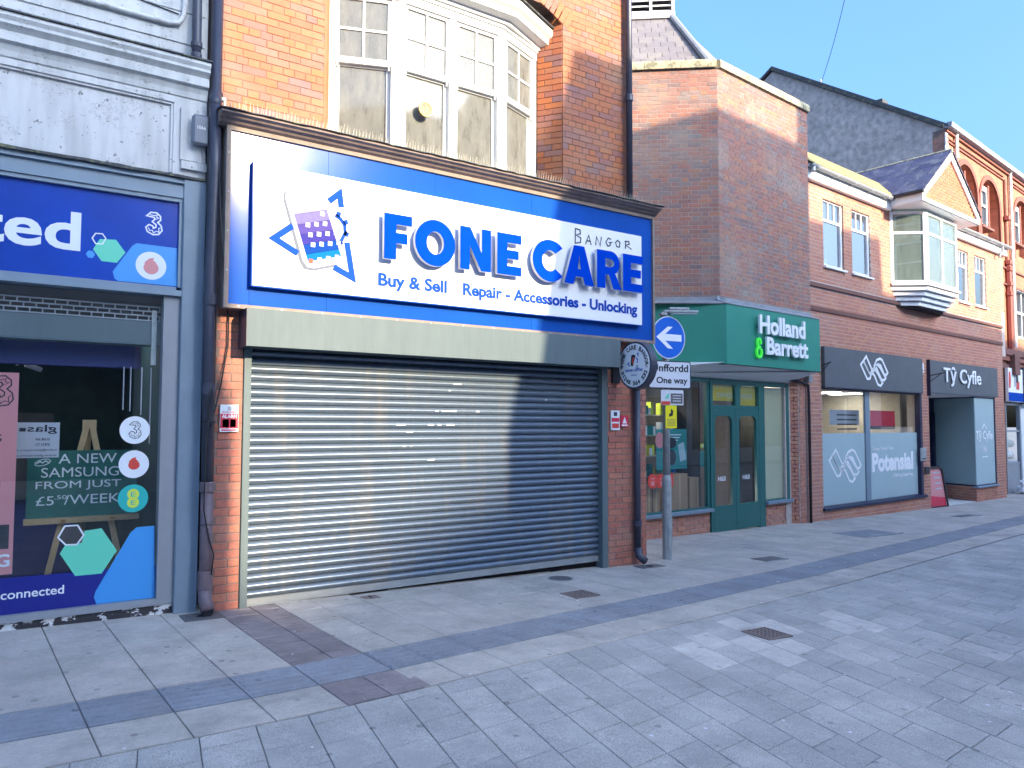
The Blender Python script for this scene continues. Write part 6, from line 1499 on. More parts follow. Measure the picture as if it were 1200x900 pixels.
part('frosted_film', B1(8.447, 9.85, .01, .018, .075, 2.37), 'frost_film_pale', fw); part('sill', sweep(BM(), [(-.06, .0), (-.06, .03), (.0, .045), (.08, .045), (.08, .0)], 8.42, 10.02), 'frame_slate_blue', fw)
PL = Pieces(rw, 'plinth_brick', 'brick_red'); course_wall(PL, rects_spans([(8.50, 9.92, -.45, .0)]), -.45, .0, v=.0, seed=14); course_wall(PL, rects_spans([(.0, LD, -.45, .03)]), -.45, .03, M4=TD @ Matrix.Translation((0, -.0, 0)), seed=15); PL.flush()
pc = BM(); quadprism(pc, [(8.90, 1.24), (8.455, .015), (9.92, .015), (9.92, 1.24)], -.5, .034); part('plinth', pc, 'mortar_pink', rw)
dr = BM(); box(dr, 7.85, 8.88, 1.17, 1.25, 1.98, 2.40); box(dr, 7.85, 7.93, 1.17, 1.25, -.35, 1.98); box(dr, 8.74, 8.86, 1.14, 1.26, -.35, 1.98); dfr = part('door_frame', dr, 'navy_frame', rw)
dl = BM(); box(dl, 7.93, 8.05, 1.20, 1.24, -.34, 1.98); box(dl, 8.62, 8.74, 1.20, 1.24, -.34, 1.98); box(dl, 8.05, 8.62, 1.20, 1.24, -.34, -.1); box(dl, 8.05, 8.62, 1.20, 1.24, 1.8, 1.98); dlf = part('door', dl, 'navy_frame', rw); part('pane', B1(8.05, 8.62, 1.215, 1.22, -.1, 1.8), 'frost_film_pale', dlf); part('handle', tube(BM(), [(8.0, 1.15, .5), (8.0, 1.15, .9)], .015, 6), 'galvanised', dlf)
part('recess_back', B1(8.95, 9.92, 1.27, 1.35, .03, 2.4), 'interior_wall', rw)
tg = thing('window_lettering', 'small white Ty Cyfle lettering with a peaked roof mark on the narrow frosted window', 'window sticker', B, (9.1, 0, 1.3))
text('lettering', 'Tŷ Cyfle', (8.52, 9.70, 1.20, 1.52), .006, 'white_print', tg, bold=.02, depth=.003); sk = BM(); stroke(sk, [(8.95, 1.55), (9.12, 1.68), (9.29, 1.55)], .035, .004, .008); part('roof_mark', sk, 'white_print', tg)
wave2(tg, 8.92, 9.25, .92, 1.10, .004, 'white_print', .02); part('text_line', B1(8.90, 9.32, .004, .008, .79, .82), 'white_print', tg)
# A-board on the step
abd = thing('a_board', 'pink and red A-board with rounded black frame standing on the doorway step', 'sandwich board', B, (6.1, .0, -.35))
a0, a1_ = 5.66, 6.6
TA = Matrix.Translation((a0, .06, -.345)) @ Matrix.Diagonal((1.22, 1, 1, 1)) @ Matrix.Rotation(R(-6), 4, 'Z') @ Matrix.Rotation(R(-8), 4, 'X')
outline('frame', [[(0, 0), (.72, 0)] + arc(.60, .86, .12, .12, 0, 90, 6) + arc(.12, .86, .12, .12, 90, 180, 6), ([(.035, .03), (.685, .03)] + arc(.59, .85, .09, .09, 0, 90, 6) + arc(.13, .85, .09, .09, 90, 180, 6))[::-1]], 0, .03, 'pipe_black', abd, M4=TA)
part('panel', facepoly(BM(), [(.03, .025), (.69, .025), (.69, .86), (.60, .945), (.12, .945), (.03, .86)], .008, .016), 'poster_pink', abd, TA); part('panel_print', facepoly(BM(), [(.035, .03), (.685, .03), (.685, .22), (.035, .30)], .005, .008), 'notice_red', abd, TA)
for k in range(4): part('text_line', facepoly(BM(), [(.34, .82 - k * .13), (.62, .82 - k * .13), (.62, .86 - k * .13), (.34, .86 - k * .13)], .004, .008), 'poster_grey', abd, TA)
part('badge', facepoly(BM(), disc_pts(.14, .80, .07, 16), .004, .008), 'notice_red', abd, TA)
part('back_leg', box(BM(), 0.0, .72, .34, .36, 0, .94), 'pipe_black', abd, Matrix.Translation((a0, .06, -.345)) @ Matrix.Diagonal((1.22, 1, 1, 1)) @ Matrix.Rotation(R(-6), 4, 'Z') @ Matrix.Rotation(R(10), 4, 'X'))
for (x0, y0, x1, y1, v_, nm_, lab, m_) in ((1078, 425, 1083, 437, -.06, 'bell_box', 'small white alarm box high on the brick pier between the two charcoal fascias', 'upvc_white'), (1079.5, 525, 1086, 540, -.03, 'door_entry_panel', 'grey door entry panel on the brick pier beside the A-board', 'galvanised'), (1084.5, 547, 1090, 555, -.03, 'letterbox', 'small black box on the brick pier left of the doorway', 'pipe_black')):
    p0, p1 = B.px(x0, y0, v_), B.px(x1, y1, v_); t = thing(nm_, lab, 'wall box', B, (p0[0], v_, p1[1])); part('casing', B1(p0[0], p1[0], v_, .0, p1[1], p0[1], bev=.008), m_, t); part('slot', B1(p0[0] + .05, p1[0] - .05, v_ - .003, v_, p1[1] + .04, p1[1] + .07), 'ink_black', t)
# sign brackets on the wall
for (x, lab) in ((1090, 'thin black sign bracket at the left end of the right charcoal fascia'), (963, 'thin black sign bracket at the left end of the first charcoal fascia')):
    p = B.px(x, 440 if x > 1000 else 428, -.08); t = thing('wall_bracket', lab, 'bracket', B, (p[0], -.1, p[1])); L9 = .30 if x > 1000 else .14
    part('arm', tube(BM(), [(p[0], -.08, p[1]), (p[0] + .1, -.08 - L9, p[1] + .06)], .012, 6), 'pipe_black', t); part('stay', tube(BM(), [(p[0], -.08, p[1] - .14), (p[0] + .08, -.08 - L9 * .8, p[1] + .05)], .009, 6), 'pipe_black', t)

# oriel window ---------------------------------------------------------
oc = [(3.74, 0.0), (4.33, -.55), (6.05, -.55), (6.64, 0.0)]
ori = part('oriel_window', sweep_path(BM(), oc, [(-.02, 4.80), (.06, 4.80), (.06, 4.845), (.02, 4.865), (-.02, 4.865)]), 'upvc_white', rw)
def shrink(pth, d): 
    out = []
    n_ = len(pth)
    for i, p in enumerate(pth):
        p = Vector(p); a = (p - Vector(pth[i - 1])).normalized() if i else None; b = (Vector(pth[i + 1]) - p).normalized() if i < n_ - 1 else None
        a = a or b; b = b or a; na = Vector((a.y, -a.x)); nb = Vector((b.y, -b.x)); m_ = na + nb; m_ = m_ / m_.dot(na); out.append((p.x + m_.x * d, p.y + m_.y * d))
    return out
for k in range(4):
    z1 = 4.80 - k * .105; z0 = z1 - .105; q = shrink(oc, -.0 - k * .075)
    part('base_moulding', quadprism(BM(), [(q[0][0], .02), q[0], q[1], q[2], q[3], (q[3][0], .02)], z0 + .0, z1 - .018), 'upvc_white', ori)
    q2 = shrink(oc, -.028 - k * .075); part('base_cove', quadprism(BM(), [(q2[0][0], .02), q2[0], q2[1], q2[2], q2[3], (q2[3][0], .02)], z1 - .018, z1 + .0005), 'frame_pale_grey', ori)
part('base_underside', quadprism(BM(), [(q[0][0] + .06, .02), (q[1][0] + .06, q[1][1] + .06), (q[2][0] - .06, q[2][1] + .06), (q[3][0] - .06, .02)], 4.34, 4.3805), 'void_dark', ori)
for (i, nn) in ((0, 1), (1, 2), (2, 1)):
    T, Ls = seg_frame(oc[i], oc[i + 1]); cp_ = .085 if i == 1 else .07
    fb = BM(); box(fb, 0, cp_, -.01, .07, 4.865, 6.50); box(fb, Ls - cp_, Ls, -.01, .07, 4.865, 6.50); box(fb, cp_, Ls - cp_, 0, .06, 4.865, 4.92); box(fb, cp_, Ls - cp_, 0, .06, 6.44, 6.50)
    zt = 5.98; box(fb, cp_, Ls - cp_, 0, .06, zt, zt + .055)
    for k in range(1, nn): x = cp_ + (Ls - 2 * cp_) * k / nn; box(fb, x - .035, x + .035, -.004, .06, 4.92, 6.44)
    part('oriel_frame', fb, 'upvc_white', ori, T)
    for k in range(nn):
        a = cp_ + (Ls - 2 * cp_) * k / nn + (.035 if k else 0); b = cp_ + (Ls - 2 * cp_) * (k + 1) / nn - (.035 if k < nn - 1 else 0)
        part('pane', box(BM(), a, b, .02, .026, 4.92, zt), 'glass_oriel', ori, T); part('pane', box(BM(), a, b, .02, .026, zt + .055, 6.44), 'glass_oriel', ori, T)
ib_ = BM(); box(ib_, 3.75, 6.6, 1.4, 1.5, 4.8, 6.5); box(ib_, 3.7, 3.75, .05, 1.4, 4.8, 6.5); box(ib_, 6.6, 6.65, .05, 1.4, 4.8, 6.5); part('room_wall', ib_, 'frost_film_pale', ori)
part('room_floor', quadprism(BM(), [(3.76, .02), (4.35, -.52), (6.03, -.52), (6.6, .02), (6.6, 1.4), (3.76, 1.4)], 4.84, 4.87), 'interior_wall', ori)
wb_ = BM()
for k in range(3): box(wb_, 3.78 + k * .5, 3.82 + k * .5, 1.30, 1.34, 4.87, 5.6)
box(wb_, 3.78, 4.9, 1.30, 1.34, 5.55, 5.62); box(wb_, 3.9, 4.6, .3, .34, 4.9, 5.5); part('inner_blind', wb_, 'upvc_white', ori)
# gabled roof over the oriel
GV = -.80; g0, g1, gz0, gz1, gap = 3.56, 6.86, 6.56, 6.75, 8.02; gc_ = (g0 + g1) / 2
gbm = BM(); facepoly(gbm, [(g0 + .12, 6.60), (g1 - .12, 6.60), (gc_, gap - .16)], GV + .048, GV + .15); gable = part('gable_wall', gbm, 'mortar_pink', ori)
GB = Pieces(rw, 'gable_brick', 'brick_terracotta', limit=120)
def gsp(w_):
    t = (w_ - 6.62) / (gap - .16 - 6.62); h = (g1 - g0) / 2 - .12
    return [(gc_ - h * (1 - t), gc_ + h * (1 - t))] if t < 1 else []
course_wall(GB, gsp, 6.66, gap - .2, v=GV + .04, seed=16, jog=.002); GB.flush()
for sgn in (-1, 1):
    e0 = g0 if sgn < 0 else g1
    th_ = math.atan2(gap - gz1 + .0, (g1 - g0) / 2)
    b_ = BM(); facepoly(b_, [(e0, gz1 - .0), (e0, gz0), (e0 - sgn * .16, gz0), (e0 - sgn * .16, gz0 + .14), (gc_, gap - .21), (gc_, gap)], GV, GV + .035); part('bargeboard', b_, 'upvc_white', ori)
part('gable_base_board', B1(g0 + .16, g1 - .16, GV + .004, GV + .035, gz0, gz0 + .09), 'upvc_white', ori)
part('eaves_side', B1(g0, g0 + .03, GV + .035, .02, gz0, gz1), 'upvc_white', ori); part('eaves_side', B1(g1 - .03, g1, GV + .035, .02, gz0, gz1), 'upvc_white', ori)
part('soffit', B1(g0 + .03, g1 - .03, GV + .036, .0, gz0 - .012, gz0 + .01), 'upvc_white', ori)
th_ = math.atan2(gap - gz1, (g1 - g0) / 2); Lr = math.hypot(gap - gz1, (g1 - g0) / 2)
RB = Pieces(rw, 'oriel_roof_tile', 'slate_blue', limit=260)
Dp = 3.2
for side in (-1, 1):
    # local: u along the ridge direction (v of frame), rising from eave to ridge
    if side < 0: T0 = Matrix.Translation((g0 - .04, GV + Dp - .03, gz1 + .0)) @ Matrix.Rotation(R(-90), 4, 'Z')
    else: T0 = Matrix.Translation((g1 + .04, GV - .03, gz1 + .0)) @ Matrix.Rotation(R(90), 4, 'Z')
    k = 0; g_ = .205
    while k * g_ < Lr - .05:
        x = -.15 if k % 2 else 0
        while x < Dp:
            p, q_ = max(x, 0), min(x + .292, Dp); x += .30
            if q_ - p > .04: RB.add(T0 @ Matrix.Translation((p, k * g_ * math.cos(th_), k * g_ * math.sin(th_))) @ Matrix.Rotation(-(math.pi / 2 - th_) + R(4), 4, 'X'), q_ - p, min(.25, Lr + .04 - k * g_), .022)
        k += 1
RB.flush()
rs_ = BM()
for (a, b) in (((g0, gz1 - .03), (gc_, gap - .03)), ((gc_, gap - .03), (g1, gz1 - .03))):
    v0, v1 = GV, GV + Dp; vs = [rs_.verts.new(p) for p in ((a[0], v0, a[1]), (b[0], v0, b[1]), (b[0], v1, b[1]), (a[0], v1, a[1]))]; vt = [rs_.verts.new((p.co.x, p.co.y, p.co.z + .025)) for p in vs]
    rs_.faces.new(vs[::-1]); rs_.faces.new(vt)
    for i in range(4): j = (i + 1) % 4; rs_.faces.new((vs[i], vs[j], vt[j], vt[i]))
part('roof_deck', rs_, 'roof_dark', ori)
rt = BM()
for k in range(11): box(rt, -.06, .06, 0, 0, 0, 0) if False else tube(rt, [(gc_, GV - .03 + k * .295, gap + .012), (gc_, GV - .03 + k * .295 + .285, gap + .012)], .055, 6)
o = part('ridge_tiles', rt, 'stone_coping', ori); o['kind'] = 'stuff'
og = BM(); tube(og, [(g0 - .07, GV - .05, gz1 - .01), (g0 - .07, .0, gz1 - .01)], .045, 8); part('side_gutter', og, 'pipe_black', ori)

# ================================================================== TALL RED BRICK BUILDING WITH ARCHES (frame C)
tb_ = thing('arched_brick_building', 'tall orange brick building with arched windows and a dark cement side gable', 'building', C, (1, 0, -.3))
EZ = 9.43; CL = -3.175
mat('brick_far', (.42, .155, .08), .8, var=.15, scale=1.6, bump=.1)
def far_brick():
    m = bpy.data.materials.new('brick_far_courses'); m.use_nodes = True; n = m.node_tree.nodes; l = m.node_tree.links; b = n['Principled BSDF']; b.inputs['Roughness'].default_value = .8
    tc = n.new('ShaderNodeTexCoord'); mp = n.new('ShaderNodeMapping'); mp.inputs['Rotation'].default_value = (R(90), 0, 0); l.new(tc.outputs['Object'], mp.inputs[0])
    bt = n.new('ShaderNodeTexBrick'); bt.inputs['Scale'].default_value = 1; bt.inputs['Brick Width'].default_value = .225; bt.inputs['Row Height'].default_value = .075; bt.inputs['Mortar Size'].default_value = .006
    bt.inputs['Color1'].default_value = (.44, .18, .10, 1); bt.inputs['Color2'].default_value = (.34, .135, .08, 1); bt.inputs['Mortar'].default_value = (.34, .17, .11, 1); l.new(mp.outputs[0], bt.inputs[0])
    t = n.new('ShaderNodeTexNoise'); t.inputs['Scale'].default_value = 1.2; t.inputs['Detail'].default_value = 6; l.new(tc.outputs['Object'], t.inputs['Vector'])
    mr = n.new('ShaderNodeMapRange'); mr.inputs[1].default_value = .3; mr.inputs[2].default_value = .7; mr.inputs[3].default_value = .8; mr.inputs[4].default_value = 1.15; l.new(t.outputs[0], mr.inputs[0])
    s = n.new('ShaderNodeVectorMath'); s.operation = 'SCALE'; l.new(bt.outputs[0], s.inputs[0]); l.new(mr.outputs[0], s.inputs[3]); l.new(s.outputs[0], b.inputs['Base Color'])
    bp = n.new('ShaderNodeBump'); bp.inputs['Strength'].default_value = .5; bp.inputs['Distance'].default_value = .01; l.new(bt.outputs['Fac'], bp.inputs['Height']); bp.invert = True; l.new(bp.outputs[0], b.inputs['Normal'])
    MATS['brick_far_courses'] = m
far_brick()
# front wall as an outline with arched recesses and window openings cut out
AR = [(-2.48, -.80), (-.50, 1.18), (2.62, 4.30)]
def arch_loop(a, b, z0, z1): 
    rx = (b - a) / 2; return [(a, z0), (b, z0)] + arc((a + b) / 2, z1 - rx * .92, rx, rx * .92, 0, 180, 18)
W2L = [(2.62, 4.30, 4.35, 5.92)]
wall_loops = [[(CL, 6.85), (.05, 6.85), (.05, -.6), (1.12, -.6), (1.12, 2.35), (5.5, 2.35), (5.5, 9.40), (CL, 9.40)]] + [arch_loop(a, b, 6.95, 8.79)[::-1] for a, b in AR] + [[(a, c), (a, d), (b, d), (b, c)] for a, b, c, d in W2L]
outline('wall', wall_loops, .30, .30, 'brick_far_courses', tb_)
for (a, b) in AR:
    # raised dark red ring, recess back wall, paired sash
    o_ = arch_loop(a - .14, b + .14, 6.85, 8.93); i_ = arch_loop(a, b, 6.85, 8.79)
    ro = [(a - .14, 6.85), (a, 6.85)] + arc((a + b) / 2, 8.79 - (b - a) / 2 * .92, (b - a) / 2, (b - a) / 2 * .92, 180, 0, 18) + [(b, 6.85), (b + .14, 6.85)] + arc((a + b) / 2, 8.93 - (b - a + .28) / 2 * .92, (b - a + .28) / 2, (b - a + .28) / 2 * .92, 0, 180, 18)
    rr1 = outline('arch_ring', [ro], .03, .06, 'arch_red', tb_)
    part('recess_back', B1(a - .1, b + .1, .30, .34, 6.8, 8.9), 'brick_far_courses', tb_)
    m_ = (a + b) / 2
    fb = BM(); wl, wr = a + .16, m_ + .18
    wl = a + .02; wr = m_ + .05
    box(fb, wl, wl + .08, .08, .30, 7.40, 8.50); box(fb, wr - .08, wr, .08, .30, 7.40, 8.60); box(fb, wl + .08, wr - .08, .08, .30, 7.40, 7.47); box(fb, wl + .08, wr - .08, .08, .30, 7.98, 8.05); box(fb, wl + .08, wr - .08, .08, .30, 8.45, 8.60); box(fb, (wl + wr) / 2 - .02, (wl + wr) / 2 + .02, .09, .30, 8.05, 8.45)
    wn = part('window', fb, 'paint_white', tb_); part('pane', B1(wl + .08, wr - .08, .13, .14, 7.47, 7.98), 'opposite_dark', wn); part('pane', B1(wl + .08, wr - .08, .13, .14, 8.05, 8.45), 'opposite_dark', wn)
    part('pier', B1(wr + .01, wr + .13, .06, .30, 7.36, 8.68), 'arch_red', tb_); part('sill', B1(a + .08, wr + .2, -.03, .30, 7.31, 7.38), 'string_red', tb_)
a, b, c, d = W2L[0]
fb = BM(); box(fb, a, a + .1, .06, .2, c, d); box(fb, a + .1, b, .06, .2, c, c + .08); box(fb, a + .1, b, .06, .2, d - .1, d); box(fb, a + .1, b, .06, .2, (c + d) / 2, (c + d) / 2 + .07); box(fb, a + .75, a + .82, .07, .2, c, d); wn = part('window', fb, 'paint_white', tb_); part('pane', B1(a + .1, b, .12, .13, c + .08, d - .1), 'opposite_dark', wn)
# strings, shafts, cornices
for z in (9.17, 9.07): part('string_course', B1(CL, 1.62, -.04, .0, z, z + .035), 'arch_red', tb_)
for z in (9.17, 9.07): part('string_course', B1(2.2, 5.5, -.04, .0, z, z + .035), 'arch_red', tb_)
for z in (6.35, 5.85): part('string_course', B1(1.2, 5.5, -.05, 0, z, z + .05), 'string_red', tb_)
part('string_course', B1(.5, 5.5, -.16, .0, 3.72, 3.90), 'string_red', tb_); part('string_course', B1(.5, 5.5, -.10, 0, 3.56, 3.72), 'arch_red', tb_); part('cornice_band', B1(.5, 5.5, -.06, 0, 3.34, 3.46), 'string_red', tb_)
part('shaft', tube(BM(), [(1.66, -.03, 9.1), (1.66, -.03, 6.5)], .05, 8), 'arch_red', tb_); part('shaft', tube(BM(), [(1.66, -.05, 6.5), (1.66, -.05, 3.9)], .10, 8), 'pipe_red', tb_)
for z in (7.9, 6.55, 6.35, 5.9, 5.6): part('shaft_ring', tube(BM(), [(1.66, -.05, z - .06), (1.66, -.05, z + .06)], .14, 8), 'pipe_red', tb_)
part('corbel', B1(1.45, 1.95, -.22, .0, 3.15, 3.75), 'string_red', tb_)
for u in (-2.52 + .0, 2.12): part('downpipe', tube(BM(), [(u, -.07, 9.45), (u, -.07, 8.75 if u < 0 else 4.0)], .05, 8), 'render_white', tb_)
part('gutter', sweep(BM(), [(-.18, 9.42), (-.20, 9.54), (-.08, 9.55), (.0, 9.46), (-.02, 9.40)], CL - .05, 5.5), 'frame_pale_grey', tb_)
part('eaves_band', B1(CL, 5.5, -.06, .0, 9.33, 9.40), 'arch_red', tb_)
# roof and cement gable
sl_ = .667; AX = 4.84; AZ = EZ + sl_ * AX
rfb = BM()
for (y0, z0, y1, z1) in ((-.1, EZ + .0, AX, AZ + .06), (AX, AZ + .06, 9.8, EZ)):
    vs = [rfb.verts.new(p) for p in ((CL - .06, y0, z0), (5.5, y0, z0), (5.5, y1, z1), (CL - .06, y1, z1))]; vt = [rfb.verts.new((p.co.x, p.co.y, p.co.z + .07)) for p in vs]
    rfb.faces.new(vs[::-1]); rfb.faces.new(vt)
    for i in range(4): j = (i + 1) % 4; rfb.faces.new((vs[i], vs[j], vt[j], vt[i]))
part('roof', rfb, 'roof_dark', tb_)
TGm = Matrix.Translation((CL, 0, 0)) @ Matrix.Rotation(R(-90), 4, 'Z')       # local u = -v
gbm = BM(); facepoly(gbm, [(-9.7, 6.0), (-.0, 6.85), (-.0, EZ - .03), (-AX, AZ - .03), (-9.7, EZ - .03)], 0, .3); part('gable_end', gbm, 'render_cement', tb_, TGm)
for (dz, m_) in ((0, 'render_white'),):
    q_ = BM(); facepoly(q_, [(-.0, EZ - .02), (-AX, AZ - .02), (-AX, AZ + .09), (-.0, EZ + .09)], -.09, -.03); part('verge', q_, 'lead_dark', tb_, TGm)
ct = BM(); box(ct, CL - .02, CL + .14, -.03, .0, 8.60, 9.30); box(ct, CL - .05, CL + .02, -.03, 0, 8.3, 8.95); part('quoin', ct, 'render_white', tb_)
rl = BM(); box(rl, -2.7, -2.3, 1.75, 2.15, EZ + 1.20, EZ + 1.50); part('roof_light', rl, 'lead_dark', tb_)
# far shopfront on the right edge
fs = thing('shop_sign', 'white shop sign with red lettering and a blue strip at the far right', 'sign', C, (1.8, -.1, 2.35))
part('board', B1(1.06, 2.50, -.13, -.05, 2.35, 3.34), 'white_print', fs); part('blue_strip', B1(1.06, 2.50, -.135, -.13, 2.36, 2.62), 'print_blue', fs)
rd = BM(); facepoly(rd, [(1.10, 2.75), (1.25, 2.75), (1.32, 3.0), (1.25, 3.25), (1.12, 3.2)], -.134, -.13); part('red_print', rd, 'sticker_red', fs)
rd = BM(); facepoly(rd, [(1.80, 2.72), (2.10, 2.72), (2.15, 2.95), (1.9, 3.0)], -.134, -.13); part('red_print', rd, 'sticker_red', fs); part('portrait_print', facepoly(BM(), [(1.62, 2.80), (2.05, 2.80), (2.05, 3.22), (1.62, 3.22)], -.133, -.13), 'poster_grey', fs); part('portrait_print', facepoly(BM(), [(1.80, 2.92), (2.02, 2.95), (1.98, 3.2), (1.82, 3.18)], -.136, -.133), 'ink_black', fs)
part('sign_post', B1(2.50, 2.60, -.16, .0, 2.30, 3.42), 'pipe_navy', fs)
fs2 = thing('shop_sign', 'white sign with red and black print at the very edge of the view', 'sign', C, (3.3, -.1, 2.25))
part('board', B1(2.64, 5.4, -.13, -.05, 2.25, 3.25), 'white_print', fs2); part('red_print', facepoly(BM(), disc_pts(3.05, 2.72, .32, 20, .22), -.135, -.13), 'notice_red', fs2); part('black_print', B1(2.8, 4.2, -.135, -.13, 2.85, 3.05), 'ink_black', fs2)
sfx = BM(); box(sfx, 1.12, 1.20, -.02, .08, -.5, 2.33); box(sfx, 2.50, 2.62, -.02, .08, -.5, 2.33); box(sfx, 1.20, 2.50, 0, .08, 2.25, 2.33); box(sfx, 1.20, 2.5, 0, .08, 1.45, 1.50); box(sfx, 1.20, 2.5, 0, .08, .48, .53); sfp = part('shopfront_frame', sfx, 'frame_pale_grey', tb_)
part('pane', B1(1.20, 2.50, .03, .036, .53, 1.45), 'glass_shop', sfp); part('pane', B1(1.20, 2.50, .03, .036, 1.50, 2.25), 'glass_shop', sfp); part('stall_panel', B1(1.20, 2.50, .02, .05, -.5, .48), 'frame_pale_grey', sfp); part('interior_wall', B1(1.2, 5.4, 1.2, 1.3, -.5, 2.4), 'interior_wall', tb_)
part('white_panel', B1(2.62, 5.5, .0, .06, -.3, 2.25), 'fabric_white', tb_)
for (z0, z1, lab, m_) in ((.95, 1.22, 'pale rolled bundle, upper of two, in the far shop window', 'frost_film_pale'), (.60, .86, 'white rolled bundle, lower of two, in the far shop window', 'fabric_white')):
    t = thing('fabric_bundle', lab, 'bundle', C, (1.9, .3, z0)); part('roll', tube(BM(), [(1.30, .25, (z0 + z1) / 2), (1.9, .25, (z0 + z1) / 2 + .04), (2.42, .25, (z0 + z1) / 2)], [.12, .14, .12], 10), m_, t, smooth=True); part('tie', tube(BM(), [(1.86, .25, (z0 + z1) / 2 + .035), (1.90, .25, (z0 + z1) / 2 + .04)], .142, 10), 'poster_grey', t)
t = thing('plastic_bag', 'small crumpled white bag lying on the pavement below the far shop window', 'bag', C, (1.75, -.25, -.36))
bg_ = BM(); bmesh.ops.create_icosphere(bg_, subdivisions=3, radius=.17); r = random.Random(8)
for v_ in bg_.verts: v_.co = Vector((v_.co.x * 1.5, v_.co.y, v_.co.z * .75)) * (1 + r.uniform(-.16, .16)); 
bmesh.ops.translate(bg_, vec=(1.75, -.25, -.24), verts=bg_.verts); part('sack', bg_, 'fabric_white', t); part('knot', tube(BM(), [(1.60, -.27, -.16), (1.50, -.28, -.02), (1.47, -.28, .02)], [.06, .03, .05], 7), 'fabric_white', t)

# ================================================================== SIGN POST
PX, PY = 7.41, 7.19; g0_ = gz(PX)
post = thing('sign_post', 'galvanised street post with blue left arrow disc, one way plate and small hooded lamp', 'sign post', A, (PX, PY, g0_))
part('base_sleeve', tube(BM(), [(PX, PY, g0_ - .02), (PX, PY, .90)], .062, 16), 'galvanised', post, smooth=False)
part('sleeve_shoulder', tube(BM(), [(PX, PY, .90), (PX, PY, .925), (PX, PY, .96), (PX, PY, .985)], [.062, .061, .054, .049], 16), 'galvanised', post)
part('pole', tube(BM(), [(PX, PY, .98), (PX, PY, 3.13)], .047, 14), 'galvanised', post, smooth=True)
part('access_door', B1(PX - .035, PX + .035, PY - .0655, PY - .058, .05, .42, bev=.004), 'galvanised', post)
TP = Matrix.Translation((PX, PY - .06, 0)) @ Matrix.Rotation(R(-5), 4, 'Z')
part('disc_back', facepoly(BM(), disc_pts(0, 2.80, .285, 44), 0, .006), 'plate_white', post, TP); dcs = part('direction_disc', facepoly(BM(), disc_pts(0, 2.80, .270, 44), -.003, 0), 'road_blue', post, TP)
arp = [(-.215, 0), (-.02, .145), (-.02 + .085, .145), (-.065, .045), (.215, .045), (.215, -.045), (-.065, -.045), (.065, -.145), (-.02, -.145)]
part('arrow', facepoly(BM(), [(x, 2.80 + z) for x, z in arp], -.006, -.003), 'white_print', dcs, TP)
TN = Matrix.Translation((PX + .02, PY - .075, 0)) @ Matrix.Rotation(R(-10), 4, 'Z')
def rrect(a, b, c, d, rad): return arc(b - rad, d - rad, rad, rad, 0, 90, 4) + arc(a + rad, d - rad, rad, rad, 90, 180, 4) + arc(a + rad, c + rad, rad, rad, 180, 270, 4) + arc(b - rad, c + rad, rad, rad, 270, 360, 4)
pln = part('name_plate', facepoly(BM(), rrect(-.36, .32, 2.12, 2.49, .03), 0, .006), 'ink_black', post, TN); part('plate_face', facepoly(BM(), rrect(-.345, .305, 2.135, 2.475, .025), -.003, 0), 'plate_white', pln, TN)
text('lettering', 'Unffordd', (-.31, .275, 2.345, 2.445), -.004, 'ink_black', pln, bold=.02, depth=.002, M4=TN); text('lettering', 'One way', (-.235, .262, 2.165, 2.275), -.004, 'ink_black', pln, bold=.02, depth=.002, M4=TN)
nt1 = part('notice_plate', facepoly(BM(), rrect(-.155, .205, 1.905, 2.105, .012), .01, .014), 'plate_white', post, TN)
part('notice_block', facepoly(BM(), [(.0, 1.925), (.19, 1.925), (.19, 2.06), (.0, 2.06)], .007, .010), 'cover_iron', nt1, TN); part('notice_block', facepoly(BM(), [(-.15, 1.91), (-.01, 1.91), (-.01, 1.955), (-.15, 1.955)], .007, .010), 'sticker_red', nt1, TN); part('notice_block', facepoly(BM(), [(-.10, 1.99), (-.04, 1.99), (-.02, 2.06), (-.05, 2.05)], .007, .010), 'hex_green', nt1, TN)
for k in range(3): part('notice_line', facepoly(BM(), [(.03, 1.955 + k * .035), (.16, 1.955 + k * .035), (.16, 1.965 + k * .035), (.03, 1.965 + k * .035)], .005, .007), 'plate_white', nt1, TN)
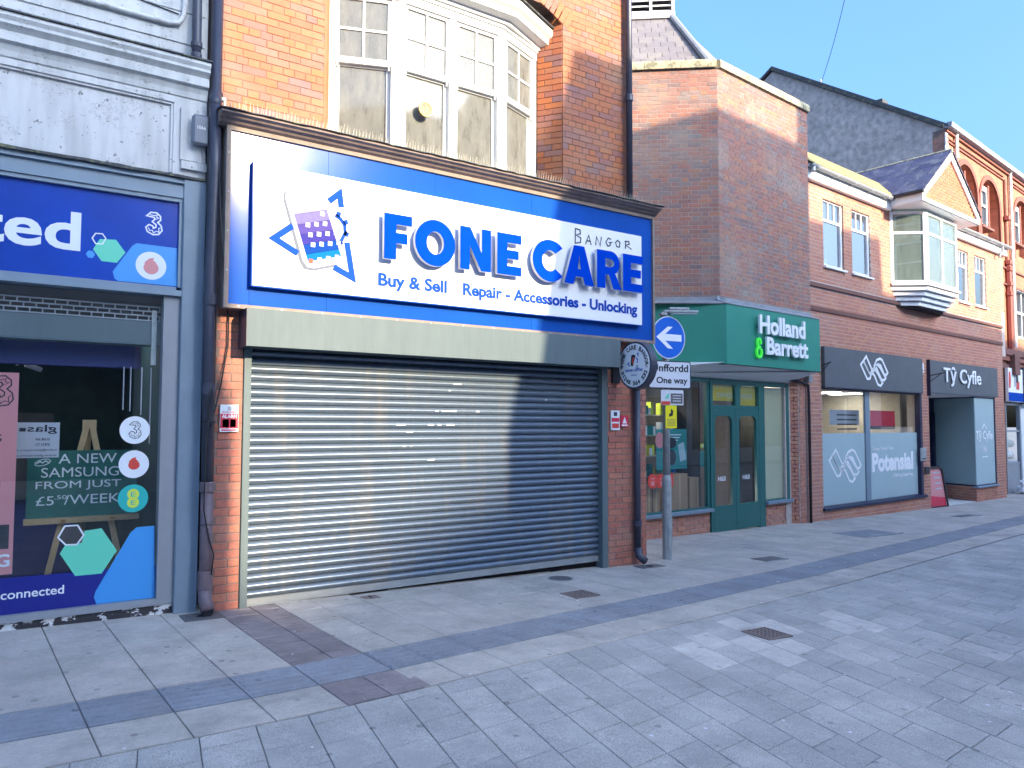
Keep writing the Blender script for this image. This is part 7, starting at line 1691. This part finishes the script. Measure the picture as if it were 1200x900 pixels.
nt2 = part('warning_plate', facepoly(BM(), rrect(-.085, .095, 1.60, 1.90, .012), .01, .014), 'notice_yellow', post, TN)
part('warning_mark', facepoly(BM(), [(-.025, 1.75), (.03, 1.77), (.035, 1.83), (.0, 1.86), (.0, 1.80), (-.03, 1.79)], .007, .010), 'ink_black', nt2, TN)
for k in range(5): part('warning_line', facepoly(BM(), [(-.06, 1.635 + k * .02), (.07, 1.635 + k * .02), (.07, 1.641 + k * .02), (-.06, 1.641 + k * .02)], .007, .010), 'cover_rust', nt2, TN)
part('clamp', tube(BM(), [(PX, PY, 2.66), (PX, PY, 2.70)], .048, 14), 'galvanised', post); part('clamp', tube(BM(), [(PX, PY, 2.88), (PX, PY, 2.92)], .048, 14), 'galvanised', post)
lm = BM(); box(lm, -.05, .42, -.06, .06, 3.125, 3.165, bev=.012); box(lm, .03, .30, -.045, .045, 3.165, 3.205, bev=.012); box(lm, -.09, -.0, -.06, .06, 3.09, 3.135, bev=.01)
lmp = part('sign_lamp', lm, 'galvanised', post, Matrix.Translation((PX, PY - .02, 0)) @ Matrix.Rotation(R(-32), 4, 'Z')); part('lamp_lens', box(BM(), .05, .40, -.05, .05, 3.112, 3.126), 'frost_film', lmp, Matrix.Translation((PX, PY - .02, 0)) @ Matrix.Rotation(R(-32), 4, 'Z'))

# overhead wire from the far gable across the street
wv_ = thing('overhead_wire', 'thin dark wire crossing the sky from the cement gable', 'wire', A, (20, 12.9, 11.5))
d0 = FW * FPX + RT * (962 - 600) - UP * (98 - 450); Pa = CAM + d0 * (20.1 / d0.x); d1 = (FW * FPX + RT * (987 - 600) - UP * (0 - 450)); Pb = CAM + d1 * (17.6 / d1.x)
Pc = Pb + (Pb - Pa) * .6; pts_ = [Pa + (Pc - Pa) * t / 12 + Vector((0, 0, -.25 * math.sin(math.pi * t / 12))) for t in range(13)]
part('wire_run', tube(BM(), pts_, .008, 5), 'pipe_black', wv_, smooth=True); part('insulator', tube(BM(), [Pa, Pa + Vector((0, 0, .12))], .03, 6), 'cable_white', wv_)
